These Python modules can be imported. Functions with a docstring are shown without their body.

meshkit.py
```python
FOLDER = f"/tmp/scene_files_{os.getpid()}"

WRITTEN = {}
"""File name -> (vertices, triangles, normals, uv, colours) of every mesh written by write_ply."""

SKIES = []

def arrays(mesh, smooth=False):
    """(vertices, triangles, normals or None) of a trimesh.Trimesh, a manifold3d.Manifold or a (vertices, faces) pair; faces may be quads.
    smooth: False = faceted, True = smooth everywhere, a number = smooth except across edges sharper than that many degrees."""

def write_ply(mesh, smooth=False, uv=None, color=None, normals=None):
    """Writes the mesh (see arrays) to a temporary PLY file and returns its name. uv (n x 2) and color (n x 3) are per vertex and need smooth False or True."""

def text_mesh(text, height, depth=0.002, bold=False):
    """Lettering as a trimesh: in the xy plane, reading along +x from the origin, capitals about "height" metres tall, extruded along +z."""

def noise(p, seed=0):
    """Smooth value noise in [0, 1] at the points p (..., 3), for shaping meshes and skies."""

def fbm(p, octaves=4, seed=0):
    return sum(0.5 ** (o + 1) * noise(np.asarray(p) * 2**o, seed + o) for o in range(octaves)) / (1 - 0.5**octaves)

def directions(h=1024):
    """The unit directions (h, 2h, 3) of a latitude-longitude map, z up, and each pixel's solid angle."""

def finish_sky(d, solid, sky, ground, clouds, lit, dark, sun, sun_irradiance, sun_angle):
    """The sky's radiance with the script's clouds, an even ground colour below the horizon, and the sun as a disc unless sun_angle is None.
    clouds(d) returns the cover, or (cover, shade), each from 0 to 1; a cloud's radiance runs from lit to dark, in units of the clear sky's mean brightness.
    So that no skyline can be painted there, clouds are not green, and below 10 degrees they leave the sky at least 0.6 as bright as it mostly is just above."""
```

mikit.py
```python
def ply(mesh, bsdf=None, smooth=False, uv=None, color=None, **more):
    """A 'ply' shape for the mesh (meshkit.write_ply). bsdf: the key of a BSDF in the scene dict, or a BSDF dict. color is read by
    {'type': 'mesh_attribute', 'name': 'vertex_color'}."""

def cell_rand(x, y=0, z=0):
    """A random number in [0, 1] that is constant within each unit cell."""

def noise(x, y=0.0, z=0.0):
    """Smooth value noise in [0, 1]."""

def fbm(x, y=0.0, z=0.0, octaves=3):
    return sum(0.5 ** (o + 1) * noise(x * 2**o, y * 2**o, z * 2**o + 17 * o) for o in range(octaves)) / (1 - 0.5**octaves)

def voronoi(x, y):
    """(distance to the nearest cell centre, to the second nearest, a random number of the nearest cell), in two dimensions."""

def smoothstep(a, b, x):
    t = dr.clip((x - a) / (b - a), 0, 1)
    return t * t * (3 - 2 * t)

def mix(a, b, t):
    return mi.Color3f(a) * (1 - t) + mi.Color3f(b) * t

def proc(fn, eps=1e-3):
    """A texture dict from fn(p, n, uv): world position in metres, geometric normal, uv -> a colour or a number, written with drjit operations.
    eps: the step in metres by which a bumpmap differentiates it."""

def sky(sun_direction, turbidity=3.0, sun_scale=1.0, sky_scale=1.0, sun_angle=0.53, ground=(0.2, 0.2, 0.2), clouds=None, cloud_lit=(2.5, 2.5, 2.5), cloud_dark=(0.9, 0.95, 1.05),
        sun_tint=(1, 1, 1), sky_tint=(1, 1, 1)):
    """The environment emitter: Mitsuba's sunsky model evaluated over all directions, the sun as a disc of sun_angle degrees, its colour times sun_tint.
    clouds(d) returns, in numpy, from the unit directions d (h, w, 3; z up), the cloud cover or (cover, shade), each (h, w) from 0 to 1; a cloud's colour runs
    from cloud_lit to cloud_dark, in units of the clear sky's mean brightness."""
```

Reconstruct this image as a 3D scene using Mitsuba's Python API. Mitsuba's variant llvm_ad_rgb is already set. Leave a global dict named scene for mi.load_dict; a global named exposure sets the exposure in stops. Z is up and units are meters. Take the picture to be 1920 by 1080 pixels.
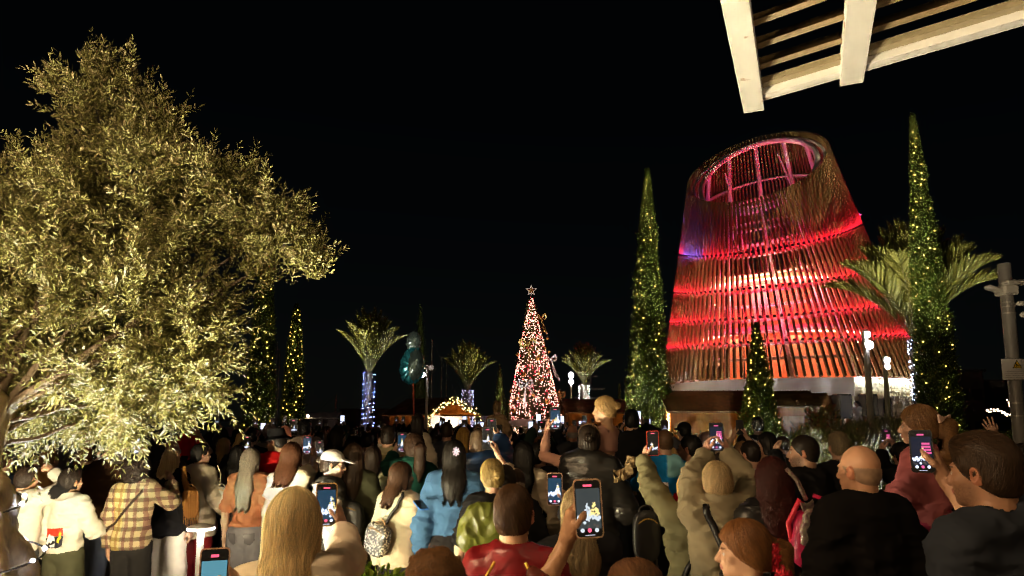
import math, random
import numpy as np, trimesh, manifold3d, drjit as dr, mitsuba as mi
import mikit, meshkit
from shapely.geometry import Polygon

T = mi.ScalarTransform4f
PI = math.pi
A = lambda *v: np.array(v, float)

# ------------------------------------------------------------------ camera, sky, exposure
F, CX, CY, HZ, CAMZ = 1280.0, 960.0, 624.0, 785.0, 1.97     # focal length, principal point and horizon of the photograph in its pixels
PITCH = math.atan((HZ - CY) / F)
CP, SP = math.cos(PITCH), math.sin(PITCH)
scene, labels = {}, {}
scene['camera'] = {'type': 'perspective', 'fov': math.degrees(2 * math.atan(960 / F)), 'fov_axis': 'x', 'principal_point_offset_y': (540 - CY) / 1080,
                   'near_clip': 0.05, 'far_clip': 900.0, 'to_world': T().look_at(origin=[0, 0, CAMZ], target=[0, CP, CAMZ + SP], up=[0, 0, 1])}
scene['sky'] = {**mikit.sky((0.25, -0.6, 0.5), turbidity=3.0, sun_scale=0.0, sky_scale=0.018, sky_tint=(1.0, 0.82, 0.62), ground=(0.05, 0.05, 0.05)), 'sampling_weight': 0.6}
exposure = 0.0


def at(px, py, Y):
    """The point seen at a pixel of the photograph at the distance Y in front of the camera."""
    v = (CY - py) / F
    d = A((px - CX) / F, CP - SP * v, SP + CP * v)
    return A(0, 0, CAMZ) + d * (Y / d[1])


def px_x(px, Y):
    return at(px, HZ, Y)[0]


# ------------------------------------------------------------------ names
taken = {}


def numbered(k):
    n = taken.get(k, -1) + 1
    taken[k] = n
    return k if n == 0 else f'{k}_{n:03d}'


def thing(name, label, cat, group=None, kind=None):
    k = numbered(name)
    labels[k] = {'label': label, 'category': cat}
    if group:
        labels[k]['group'] = group
    if kind:
        labels[k]['kind'] = kind
    return k


def struct(name, mesh, mat, label=None, **kw):
    k = numbered(name)
    labels[k] = {'kind': 'structure'}
    if label:
        labels[k]['label'] = label
    shape(k, mesh, mat, **kw)
    return k


def shape(key, mesh, mat, smooth=False, color=None, uv=None, emit=None, w=1.0):
    V, Fc = mesh
    if color is not None:
        smooth = bool(smooth)
        color = np.asarray(color, float)
        if color.ndim == 1:
            color = np.tile(color, (len(V), 1))
    d = mikit.ply((V, Fc), mat, smooth=smooth, color=color, uv=uv)
    if emit is not None:
        d['emitter'] = {'type': 'area', 'radiance': {'type': 'rgb', 'value': [float(x) for x in emit]}, 'sampling_weight': float(w)}
    scene[key] = d
    return key


def part(owner, name, mesh, mat, label=None, stuff=False, **kw):
    k = numbered(owner + '__' + name)
    shape(k, mesh, mat, **kw)
    if stuff or label:
        labels[k] = {**({'kind': 'stuff'} if stuff else {}), **({'label': label} if label else {})}
    return k


def spot(owner, p, target, I, cut, w=1.0, color=(1.0, 0.86, 0.52)):
    """The beam of a ground spotlight, keyed under its lamp."""
    p, t = [float(x) for x in p], [float(x) for x in target]
    scene[numbered(owner + '_beam')] = {'type': 'spot', 'to_world': T().look_at(origin=p, target=t, up=[0.03, 1, 0.02]), 'intensity': {'type': 'rgb', 'value': [float(I * c) for c in color]}, 'cutoff_angle': float(cut), 'beam_width': float(cut * 0.55), 'sampling_weight': float(w)}


# ------------------------------------------------------------------ meshes as (vertices, triangles)
def cat(ms):
    ms = [m for m in ms if len(m[1])]
    o = np.cumsum([0] + [len(m[0]) for m in ms])
    return np.vstack([m[0] for m in ms]), np.vstack([m[1] + a for m, a in zip(ms, o)])


def tri(m):
    return np.asarray(m.vertices), np.asarray(m.faces)


def box(x0, y0, z0, x1, y1, z1):
    v = np.array([[x, y, z] for x in (x0, x1) for y in (y0, y1) for z in (z0, z1)], float)
    f = np.array([[0, 1, 3], [0, 3, 2], [4, 6, 7], [4, 7, 5], [0, 4, 5], [0, 5, 1], [2, 3, 7], [2, 7, 6], [0, 2, 6], [0, 6, 4], [1, 5, 7], [1, 7, 3]])
    return v, f


def cbox(sx, sy, sz, c=0.005):
    """A box with chamfered edges round the origin."""
    h = A(sx, sy, sz) / 2
    p = [[s[i] * (h[i] - (c if i != k else 0)) for i in range(3)] for s in np.array(np.meshgrid([-1, 1], [-1, 1], [-1, 1])).T.reshape(-1, 3) for k in range(3)]
    return tri(trimesh.convex.convex_hull(np.array(p)))


def rbox(sx, sy, sz, r, n=4):
    """A plate in the xz plane with rounded corners, thick along y."""
    a = np.linspace(0, PI / 2, n)
    p = []
    for q, (cx, cz) in enumerate(((1, 1), (-1, 1), (-1, -1), (1, -1))):
        p += [(cx * (sx / 2 - r) + r * math.cos(t + q * PI / 2), cz * (sz / 2 - r) + r * math.sin(t + q * PI / 2)) for t in a]
    return prism(p, sy)


def prism(p, d):
    """The polygon p in xz, counter-clockwise seen from -y, extruded over d along y, centred."""
    m = trimesh.creation.extrude_polygon(Polygon(p), d, engine='earcut')
    v = np.asarray(m.vertices)
    v = np.stack([v[:, 0], d / 2 - v[:, 2], v[:, 1]], 1)
    return v, np.asarray(m.faces)


def tube(path, rad, n=8, cap=True):
    path = np.asarray(path, float)
    k = len(path)
    rad = np.broadcast_to(np.asarray(rad, float), (k,))
    t = np.gradient(path, axis=0)
    t /= np.linalg.norm(t, axis=1, keepdims=True) + 1e-12
    u = np.cross(t[0], [0, 0, 1.0] if abs(t[0][2]) < 0.9 else [1.0, 0, 0])
    V = []
    a = np.arange(n) * 2 * PI / n
    for i in range(k):
        u = u - t[i] * (u @ t[i])
        u /= np.linalg.norm(u) + 1e-12
        w = np.cross(t[i], u)
        V.append(path[i] + rad[i] * (np.cos(a)[:, None] * u + np.sin(a)[:, None] * w))
    V = np.vstack(V)
    j = np.arange(n)
    f = []
    for i in range(k - 1):
        a0, b0 = i * n + j, i * n + (j + 1) % n
        f += [np.stack([a0, b0, b0 + n], 1), np.stack([a0, b0 + n, a0 + n], 1)]
    if cap:
        V = np.vstack([V, path[:1], path[-1:]])
        f += [np.stack([(j + 1) % n, j, j * 0 + k * n], 1), np.stack([(k - 1) * n + j, (k - 1) * n + (j + 1) % n, j * 0 + k * n + 1], 1)]
    return V, np.vstack(f)


def lathe(prof, n=24):
    m = trimesh.creation.revolve(np.asarray(prof, float), sections=n)
    v, f = tri(m)
    if np.einsum('ij,ij->i', v[f[:, 0]], np.cross(v[f[:, 1]], v[f[:, 2]])).sum() < 0:
        f = f[:, ::-1]
    return v, f


def ball(c, r, sub=1):
    m = trimesh.creation.icosphere(subdivisions=sub, radius=1.0)
    return np.asarray(m.vertices) * r + np.asarray(c), np.asarray(m.faces)


def rotz(a):
    c, s = math.cos(a), math.sin(a)
    return np.array([[c, -s, 0], [s, c, 0], [0, 0, 1.0]])


def rotx(a):
    c, s = math.cos(a), math.sin(a)
    return np.array([[1.0, 0, 0], [0, c, -s], [0, s, c]])


def roty(a):
    c, s = math.cos(a), math.sin(a)
    return np.array([[c, 0, s], [0, 1.0, 0], [-s, 0, c]])


def mv(m, t=(0, 0, 0), R=None, s=1.0):
    v = m[0] * s
    if R is not None:
        v = v @ R.T
    return v + np.asarray(t, float), m[1]


def frame(y, up=(0, 0, 1)):
    """Rotation whose columns are right, y, up."""
    y = np.asarray(y, float) / np.linalg.norm(y)
    x = np.cross(y, up)
    x /= np.linalg.norm(x)
    return np.stack([x, y, np.cross(x, y)], 1)


def beam(a, b, w, h):
    """A straight bar of w (sideways) by h (upright) from a to b."""
    a, b = np.asarray(a, float), np.asarray(b, float)
    L = np.linalg.norm(b - a)
    return mv(box(-w / 2, 0, -h / 2, w / 2, L, h / 2), a, frame(b - a, (0, 0, 1) if abs((b - a)[2]) < 0.95 * L else (0, 1, 0)))


def copies(m, ts, R=None, s=None):
    """Many copies of a small mesh joined: positions ts (k,3), rotations R (k,3,3), scales s (k,)."""
    v, f = m
    k = len(ts)
    q = np.broadcast_to(v, (k,) + v.shape)
    if s is not None:
        q = q * np.asarray(s).reshape(k, 1, -1)
    if R is not None:
        q = np.einsum('kij,knj->kni', R, q)
    q = q + np.asarray(ts)[:, None]
    return q.reshape(-1, 3), (f[None] + (np.arange(k) * len(v))[:, None, None]).reshape(-1, 3)


def frames(d, g, up=(0, 0, 1)):
    """Rotations (k,3,3) with y along the directions d (k,3), turned at random about them."""
    d = d / np.linalg.norm(d, axis=1, keepdims=True)
    r = np.asarray(up) + 0.9 * g.standard_normal(d.shape)
    x = np.cross(d, r)
    x /= np.linalg.norm(x, axis=1, keepdims=True) + 1e-9
    return np.stack([x, d, np.cross(x, d)], 2)


# ------------------------------------------------------------------ materials
def mat(key, color=None, rough=0.6, metal=0.0, spec=0.5, two=False, **kw):
    c = {'type': 'mesh_attribute', 'name': 'vertex_color'} if color is None else ({'type': 'rgb', 'value': list(color)} if not isinstance(color, dict) else color)
    b = {'type': 'principled', 'base_color': c, 'roughness': rough, 'specular': spec, **({'metallic': metal} if metal else {}), **kw}
    scene[key] = {'type': 'twosided', 'bsdf': b} if two else b
    return key


P_ = mikit.proc
mix, ss = mikit.mix, mikit.smoothstep
mat('skin', None, 0.46, spec=0.45)
scene['cloth'] = {'type': 'diffuse', 'reflectance': {'type': 'mesh_attribute', 'name': 'vertex_color'}}
mat('satin', None, 0.34, spec=0.5)
mat('hair_fibre', None, 0.46, spec=0.28)
mat('painted', None, 0.45, two=True)
mat('gloss', None, 0.2, spec=0.6)
scene['leaf'] = {'type': 'principledthin', 'base_color': {'type': 'mesh_attribute', 'name': 'vertex_color'}, 'roughness': 0.30, 'spec_trans': 0.0, 'diff_trans': 0.5, 'eta': 1.4}
scene['needle'] = {'type': 'principledthin', 'base_color': {'type': 'mesh_attribute', 'name': 'vertex_color'}, 'roughness': 0.55, 'spec_trans': 0.0, 'diff_trans': 0.35, 'eta': 1.35}
mat('lamp_body', (0.7, 0.68, 0.62), 0.4)
mat('black_plastic', (0.015, 0.015, 0.016), 0.4)
mat('dark_steel', (0.06, 0.06, 0.06), 0.38, 0.6)
mat('white_steel', P_(lambda p, n, uv: mix(mi.Color3f(0.78, 0.77, 0.74), mi.Color3f(0.33, 0.14, 0.04), ss(0.68, 0.8, mikit.fbm(p.x * 9, p.y * 9, p.z * 9, 4)) * 0.8)), 0.42)
mat('pole_grey', (0.24, 0.23, 0.22), 0.4)
mat('galvanised', (0.42, 0.40, 0.37), 0.35, 0.75)
mat('bark', P_(lambda p, n, uv: mix(mi.Color3f(0.05, 0.035, 0.02), mi.Color3f(0.30, 0.22, 0.12), mikit.fbm(p.x * 30, p.y * 30, p.z * 7, 4))), 0.9)
mat('branch_bark', (0.10, 0.075, 0.05), 0.9)
mat('paving', P_(lambda p, n, uv: mix(mi.Color3f(0.22, 0.19, 0.15), mi.Color3f(0.34, 0.30, 0.24), mikit.cell_rand(p.x / 0.6, p.y / 0.6) * 0.6 + 0.4 * mikit.fbm(p.x * 6, p.y * 6)) * dr.select((dr.abs(p.x / 0.6 - dr.floor(p.x / 0.6) - 0.5) > 0.49) | (dr.abs(p.y / 0.6 - dr.floor(p.y / 0.6) - 0.5) > 0.49), 0.4, 1.0)), 0.7)
mat('soil', (0.05, 0.035, 0.02), 0.95)
mat('hut_wood', P_(lambda p, n, uv: mix(mi.Color3f(0.30, 0.105, 0.022), mi.Color3f(0.48, 0.185, 0.045), mikit.fbm(p.x * 14, p.y * 14, p.z * 1.3, 3)) * (0.85 + 0.3 * mikit.cell_rand((p.x + p.y) / 0.14))), 0.85, spec=0.12)
mat('hut_dark', P_(lambda p, n, uv: mix(mi.Color3f(0.06, 0.022, 0.01), mi.Color3f(0.14, 0.05, 0.02), mikit.fbm(p.x * 10, p.y * 10, p.z * 3, 3))), 0.6)
mat('door_pine', P_(lambda p, n, uv: mix(mi.Color3f(0.42, 0.22, 0.07), mi.Color3f(0.62, 0.36, 0.14), mikit.fbm(p.x * 20, p.y * 20, p.z * 1.5, 3))), 0.8, spec=0.15)
mat('roof_shingle', P_(lambda p, n, uv: mix(mi.Color3f(0.10, 0.045, 0.022), mi.Color3f(0.20, 0.10, 0.05), mikit.cell_rand(p.x / 0.3, p.y / 0.3, p.z / 0.12))), 0.8)
mat('bronze_fin', P_(lambda p, n, uv: mix(mi.Color3f(0.13, 0.085, 0.035), mi.Color3f(0.20, 0.135, 0.055), mikit.fbm(p.x * 5, p.y * 5, p.z * 0.7, 3))), 0.5)
mat('white_render', (0.78, 0.74, 0.66), 0.7)
mat('white_cloth', (0.72, 0.70, 0.68), 0.8, two=True)
mat('peach_wall', (0.74, 0.38, 0.24), 0.7)
mat('water_dark', (0.01, 0.012, 0.015), 0.15)
mat('hull_white', (0.55, 0.56, 0.57), 0.3)
mat('far_wall', (0.10, 0.09, 0.085), 0.9)
mat('gold', (0.75, 0.46, 0.13), 0.28, 0.9)
mat('silver_ribbon', (0.66, 0.62, 0.66), 0.42, 0.25, two=True)
mat('gold_ribbon', (0.30, 0.18, 0.06), 0.42, 0.4, two=True)
mat('foil_blue', (0.05, 0.40, 0.60), 0.2, 0.88)
mat('foil_clear', (0.22, 0.34, 0.38), 0.16, 0.9)
mat('stone_block', P_(lambda p, n, uv: mix(mi.Color3f(0.30, 0.24, 0.16), mi.Color3f(0.60, 0.52, 0.40), mikit.cell_rand(p.x / 0.37, p.y / 0.37, p.z / 0.19) * 0.7 + 0.3 * mikit.fbm(p.x * 12, p.y * 12, p.z * 12))), 0.85)
mat('plaid', P_(lambda p, n, uv: (lambda a, b: mi.Color3f(0.42, 0.33, 0.20) * (1 - 0.62 * a) * (1 - 0.62 * b) + mi.Color3f(0.20, 0.15, 0.0) * dr.select(mikit.cell_rand(p.x / 0.036 + 3, 1, 2) > 0.72, 1.0, 0.0) * 0.6 + mi.Color3f(0.11, 0.02, 0.03) * (a * 0.6))(
    dr.select(dr.abs(p.x / 0.072 - dr.floor(p.x / 0.072) - 0.5) < 0.2, 1.0, 0.0), dr.select(dr.abs(p.z / 0.085 - dr.floor(p.z / 0.085) - 0.5) < 0.2, 1.0, 0.0))), 0.85, spec=0.2)
mat('leopard', P_(lambda p, n, uv: mi.Color3f(0.62, 0.52, 0.38) * dr.select(mikit.fbm(p.x * 85, p.y * 85, p.z * 85, 2) > 0.45, 0.03, 1.0)), 0.6)
mat('snake_print', P_(lambda p, n, uv: mix(mi.Color3f(0.20, 0.19, 0.09), mi.Color3f(0.07, 0.065, 0.03), ss(0.45, 0.6, dr.abs(p.x / 0.05 + p.z / 0.07 - dr.floor(p.x / 0.05 + p.z / 0.07) - 0.5) + dr.abs(p.x / 0.05 - p.z / 0.07 - dr.floor(p.x / 0.05 - p.z / 0.07) - 0.5)))), 0.8)
mat('sequin_red', P_(lambda p, n, uv: mi.Color3f(0.60, 0.02, 0.04) * (0.25 + 1.0 * mikit.cell_rand(p.x / 0.006, p.y / 0.006, p.z / 0.006))), 0.25, 0.3)
scene['fur'] = {'type': 'diffuse', 'reflectance': {'type': 'mesh_attribute', 'name': 'vertex_color'}}
scene['window_glass'] = {'type': 'thindielectric'}
scene['screen_glow'] = {'type': 'diffuse', 'reflectance': {'type': 'rgb', 'value': [0.015, 0.015, 0.018]}}
scene['bulb_glass'] = {'type': 'diffuse', 'reflectance': {'type': 'rgb', 'value': [0.4, 0.4, 0.4]}}
# strengths of the lamps (radiance of their glowing faces)
REAR = np.array((1.0, 0.68, 0.37))
RED = (110, 1.0, 4.5)
INNER = 1.9
WALLW = 130.0
OLIVE = np.array((1.0, 0.82, 0.50)) * 2300
UP = np.array((1.0, 0.86, 0.50))
SCREEN = 1.0
TFLOOD = 700.0
PERG = 165.0
# ------------------------------------------------------------------ ground, water, pergola, lamps
rnd = np.random.default_rng(11)
struct('ground', box(-90, -30, -0.3, 90, 66, 0), 'paving', 'pale paved square under the crowd')
struct('water', box(-400, 66.01, -1.2, 400, 800, -0.9), 'water_dark', 'black night water of the marina')

PZ = 4.4


def ceil_xy(px, py, z=PZ):
    v = (CY - py) / F
    d = A((px - CX) / F, CP - SP * v, SP + CP * v)
    return A(0, 0, CAMZ) + d * ((z - CAMZ) / d[2])


pergola = thing('pergola', 'white painted steel pergola corner with brown louvre slats overhead', 'pergola')
rd = ceil_xy(1400, 200) - ceil_xy(1361, 0)
rd /= np.linalg.norm(rd)
fd = ceil_xy(1920, 45) - ceil_xy(1420, 190)
fd /= np.linalg.norm(fd)
c0 = ceil_xy(1412, 200)
step = np.linalg.norm(ceil_xy(1597, 150) - ceil_xy(1412, 203))
for k in (0, 1, 3):
    e = c0 + fd * step * k
    part(pergola, 'rafter', beam(e - rd * 9 + A(0, 0, 0.07), e + rd * 0.10 + A(0, 0, 0.07), 0.155, 0.14), 'white_steel')
part(pergola, 'front_beam', beam(c0 + fd * 0.06 - rd * 0.05 + A(0, 0, 0.083), c0 + fd * 5 - rd * 0.05 + A(0, 0, 0.083), 0.10, 0.12), 'white_steel')
mat('fascia_tan', (0.34, 0.28, 0.17), 0.5)  # shade on the sides of the white beam, put into a tan colour
mat('louvre', P_(lambda p, n, uv: mix(mi.Color3f(0.16, 0.11, 0.045), mi.Color3f(0.30, 0.21, 0.10), mikit.fbm(p.x * 3 + p.y * 3, p.z * 40, 1.0, 3))), 0.5)
part(pergola, 'fascia', beam(c0 + fd * 0.05 + rd * 0.04 + A(0, 0, 0.12), c0 + fd * 5 + rd * 0.04 + A(0, 0, 0.12), 0.06, 0.10), 'fascia_tan')  # added board standing in for the dim outer face of the beam
part(pergola, 'inner_angle', beam(c0 + fd * 0.05 - rd * 0.15 + A(0, 0, 0.10), c0 + fd * 5 - rd * 0.15 + A(0, 0, 0.10), 0.075, 0.05), 'fascia_tan')  # added strip standing in for the duller inner face
for k in range(16):
    o = c0 - rd * (0.32 + 0.30 * k) + A(0, 0, 0.17)
    sl = mv(box(0, -0.10, -0.018, 5.0, 0.10, 0.018), R=rotx(math.radians(42)))
    part(pergola, 'slat', mv(sl, o, np.stack([fd, np.cross([0, 0, 1], fd), [0, 0, 1]], 1)), 'louvre')
PUP = c0 + fd * 4.6 - rd * 0.3
ul = part(pergola, 'uplighter', mv(lathe([(0.001, -0.2), (0.13, -0.18), (0.14, 0.0), (0.001, 0.0)], 16), (PUP[0], PUP[1], 2.2)), 'lamp_body')
part(ul, 'lens', mv(lathe([(0.12, 0.004), (0.001, 0.006)], 16), (PUP[0], PUP[1], 2.2)), 'bulb_glass', emit=np.array((1.0, 0.95, 0.86)) * PERG, w=1.5)
post = [c0 + fd * 4.9 - rd * 0.05, c0 - rd * 8.6]
for q in post:
    part(pergola, 'post', box(q[0] - 0.08, q[1] - 0.08, 0, q[0] + 0.08, q[1] + 0.08, PZ), 'white_steel')

# the terrace behind the camera: its lit pendant lamps are what lights the backs of the crowd
terrace = thing('restaurant_front', 'cream rendered restaurant front of the terrace behind the crowd', 'building')
part(terrace, 'wall', box(-14, -9.3, 0, 14, -9.0, 4.6), 'white_render')
part(terrace, 'canopy', box(-12, -9.0, 4.6, 12, -5.6, 4.72), 'white_render')
for x, y, z, gl, lab in ((-4.3, 1.5, 3.9, 150, 'round warm pendant lamp over the terrace nearest the olive tree'), (-2.2, 0.8, 3.3, 110, 'round warm pendant lamp above and left of the photographer'), (2.3, 0.1, 4.0, 14, 'round warm pendant lamp over the right of the terrace')):
    k = thing('pendant_lamp', lab, 'lamp', 'pendant lamps over the terrace')
    part(k, 'globe', ball((x, y, z), 0.24, 2), 'bulb_glass', smooth=True, emit=REAR * gl, w=4)
    part(k, 'cord', tube([(x, y, z + 0.24), (x, y, 4.9)], 0.01, 5), 'black_plastic')
    part(k, 'cap', lathe([(0, 0), (0.07, 0), (0.07, 0.05), (0.012, 0.09)], 12) if 0 else mv(lathe([(0.001, 0.0), (0.07, 0.0), (0.07, 0.05), (0.012, 0.09)], 12), (x, y, z + 0.225)), 'black_plastic')
span = thing('cable_span', 'steel cable that carries the terrace pendant lamps', 'cable')
shape(span + '__cable', tube([(-7.3, 2.4, 4.9), (-4.3, 1.5, 4.9), (-2.2, 0.8, 4.9), (2.3, 0.1, 4.9), (9, -0.7, 4.9)], 0.012, 5), 'dark_steel')


def post_lamp(px, ybase, ytop, Y, label, heads, r=0.06, group=None):
    k = thing('lamp_post', label, 'lamp post', group)
    b, t = at(px, ybase, Y), at(px, ytop, Y)
    x = b[0]
    part(k, 'pole', tube([(x, Y, 0), (x, Y, t[2])], [r, r * 0.8], 12), 'lamp_body', smooth=40)
    part(k, 'base_plate', mv(lathe([(0.001, 0), (r * 2.4, 0), (r * 2.4, 0.04), (r * 1.1, 0.07)], 12), (x, Y, 0)), 'galvanised')
    for hx, hz, rad, L, w in heads:
        c = A(x + hx, Y - 0.10, hz)
        h = part(k, 'floodlight', mv(cbox(0.2, 0.1, 0.18, 0.02), c), 'lamp_body')
        part(h, 'lens', mv(lathe([(0.001, 0.0), (rad, 0.0), (rad * 0.75, 0.02), (0.001, 0.03)], 14), c + A(0, -0.052, 0), rotx(PI / 2)), 'bulb_glass', emit=L, w=w)
        part(h, 'bracket', beam(c + A(0, 0.03, 0), A(x, Y, hz), 0.03, 0.03), 'galvanised')
    return k


post_lamp(800, 755, 684, 26, 'white floodlight post beside the blue balloon, its lowest lamp glaring', [(-0.15, at(0, 703, 26)[2], 0.10, (60, 48, 34), 0.6), (-0.13, at(0, 688, 26)[2], 0.04, (9, 7, 6), 0.1), (0.16, at(0, 690, 26)[2], 0.03, (0.5, 0.4, 0.3), 0.02)])
post_lamp(1071, 755, 697, 40, 'lamp post with glaring floodlights between the decorated tree and a palm', [(0.0, at(0, 704, 40)[2], 0.17, (40, 36, 28), 0.4), (0.0, at(0, 716, 40)[2], 0.15, (40, 36, 28), 0.4)])
post_lamp(1634, 800, 618, 17, 'tall steel lamp post with two bright lamps in front of the stone wall', [(-0.03, at(0, 628, 17)[2], 0.075, (60, 54, 44), 0.5), (0.0, at(0, 648, 17)[2], 0.11, (60, 54, 44), 0.6)], 0.085)
post_lamp(1667, 800, 668, 21, 'second steel lamp post by the stone wall, nearer the big cypress', [(0.0, at(0, 676, 21)[2], 0.10, (60, 54, 44), 0.5), (0.0, at(0, 688, 21)[2], 0.09, (22, 20, 17), 0.3)], 0.08)

# bollard lamp among the legs
k = thing('bollard_lamp', 'white mushroom bollard lamp glowing behind the beige coat', 'lamp')
BY = 6.9
bc = at(377, 990, BY)
part(k, 'stem', tube([(bc[0], BY, 0), (bc[0], BY, bc[2] - 0.02)], 0.034, 14), 'white_render', smooth=40)
part(k, 'cap', mv(lathe([(0.001, 0.012), (0.09, 0.012), (0.126, 0.006), (0.129, 0.014), (0.08, 0.034), (0.001, 0.041)], 28), (bc[0], BY, bc[2])), 'white_render', smooth=30)
part(k, 'light_ring', mv(lathe([(0.04, -0.016), (0.125, -0.016), (0.128, -0.001), (0.125, 0.005), (0.04, 0.005), (0.04, -0.016)], 28), (bc[0], BY, bc[2])), 'bulb_glass', emit=(40, 34.0, 28.0), w=2.0)

# camera and sign pole at the right edge
k = thing('utility_pole', 'dark steel pole with white lamp arm and warning plate at the right edge', 'pole')
PX, PY = at(1909, 785, 9)[0], 9.0
pt = at(1890, 495, 9)[2]
part(k, 'pole', tube([(PX, PY, 0), (PX, PY, pt)], 0.078, 18), 'pole_grey', smooth=40)
za = at(0, 540, 9)[2]
arm = part(k, 'lamp_arm', mv(cbox(0.62, 0.14, 0.055, 0.02), (PX + 0.20, PY - 0.12, za + 0.05)), 'lamp_body')
part(arm, 'clamp', mv(cbox(0.20, 0.22, 0.13, 0.02), (PX, PY, za - 0.04)), 'lamp_body')
part(arm, 'side_head', mv(cbox(0.20, 0.12, 0.05, 0.015), (PX - 0.19, PY - 0.03, za - 0.02), roty(0.35)), 'lamp_body')
for i, py in enumerate((569, 577, 589, 757, 781)):
    z = at(0, py, 9)[2]
    part(k, 'band', mv(lathe([(0.079, 0), (0.083, 0.0), (0.083, 0.018), (0.079, 0.018)], 18), (PX, PY, z)), 'galvanised')
zc = at(0, 571, 9)[2]
cm = part(k, 'camera_dome', cat([beam((PX, PY, zc), (PX + 0.25, PY - 0.05, zc), 0.03, 0.03), mv(tri(trimesh.creation.capsule(0.12, 0.035)), (PX + 0.16, PY - 0.08, zc), roty(PI / 2)), mv(tri(trimesh.creation.capsule(0.13, 0.04)), (PX + 0.2, PY - 0.08, zc - 0.15), roty(PI / 2))]), 'lamp_body')
ps = at(1916, 692, 8.85)
sg = part(k, 'warning_plate', mv(box(-0.235, 0, -0.135, 0.235, 0.006, 0.135), ps + A(0, 0.03, 0)), 'white_cloth')
mat('sign_yellow', (0.85, 0.55, 0.03), 0.5)
tr = lambda s, y: mv(prism([(-s, -s * 0.58), (s, -s * 0.58), (0, s * 1.15)], 0.002), ps + A(-0.035, y, 0.05))
part(sg, 'triangle_edge', tr(0.062, 0.0275), 'black_plastic')
part(sg, 'triangle', tr(0.048, 0.0255), 'sign_yellow')
part(sg, 'camera_symbol', cat([mv(box(-0.020, 0, -0.008, 0.014, 0.002, 0.008), ps + A(-0.035, 0.0225, 0.054), roty(0.45)), mv(box(-0.004, 0, -0.02, 0.004, 0.002, 0.0), ps + A(-0.045, 0.0225, 0.046))]), 'black_plastic')
mat('grey_print', (0.35, 0.35, 0.36), 0.6)
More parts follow.
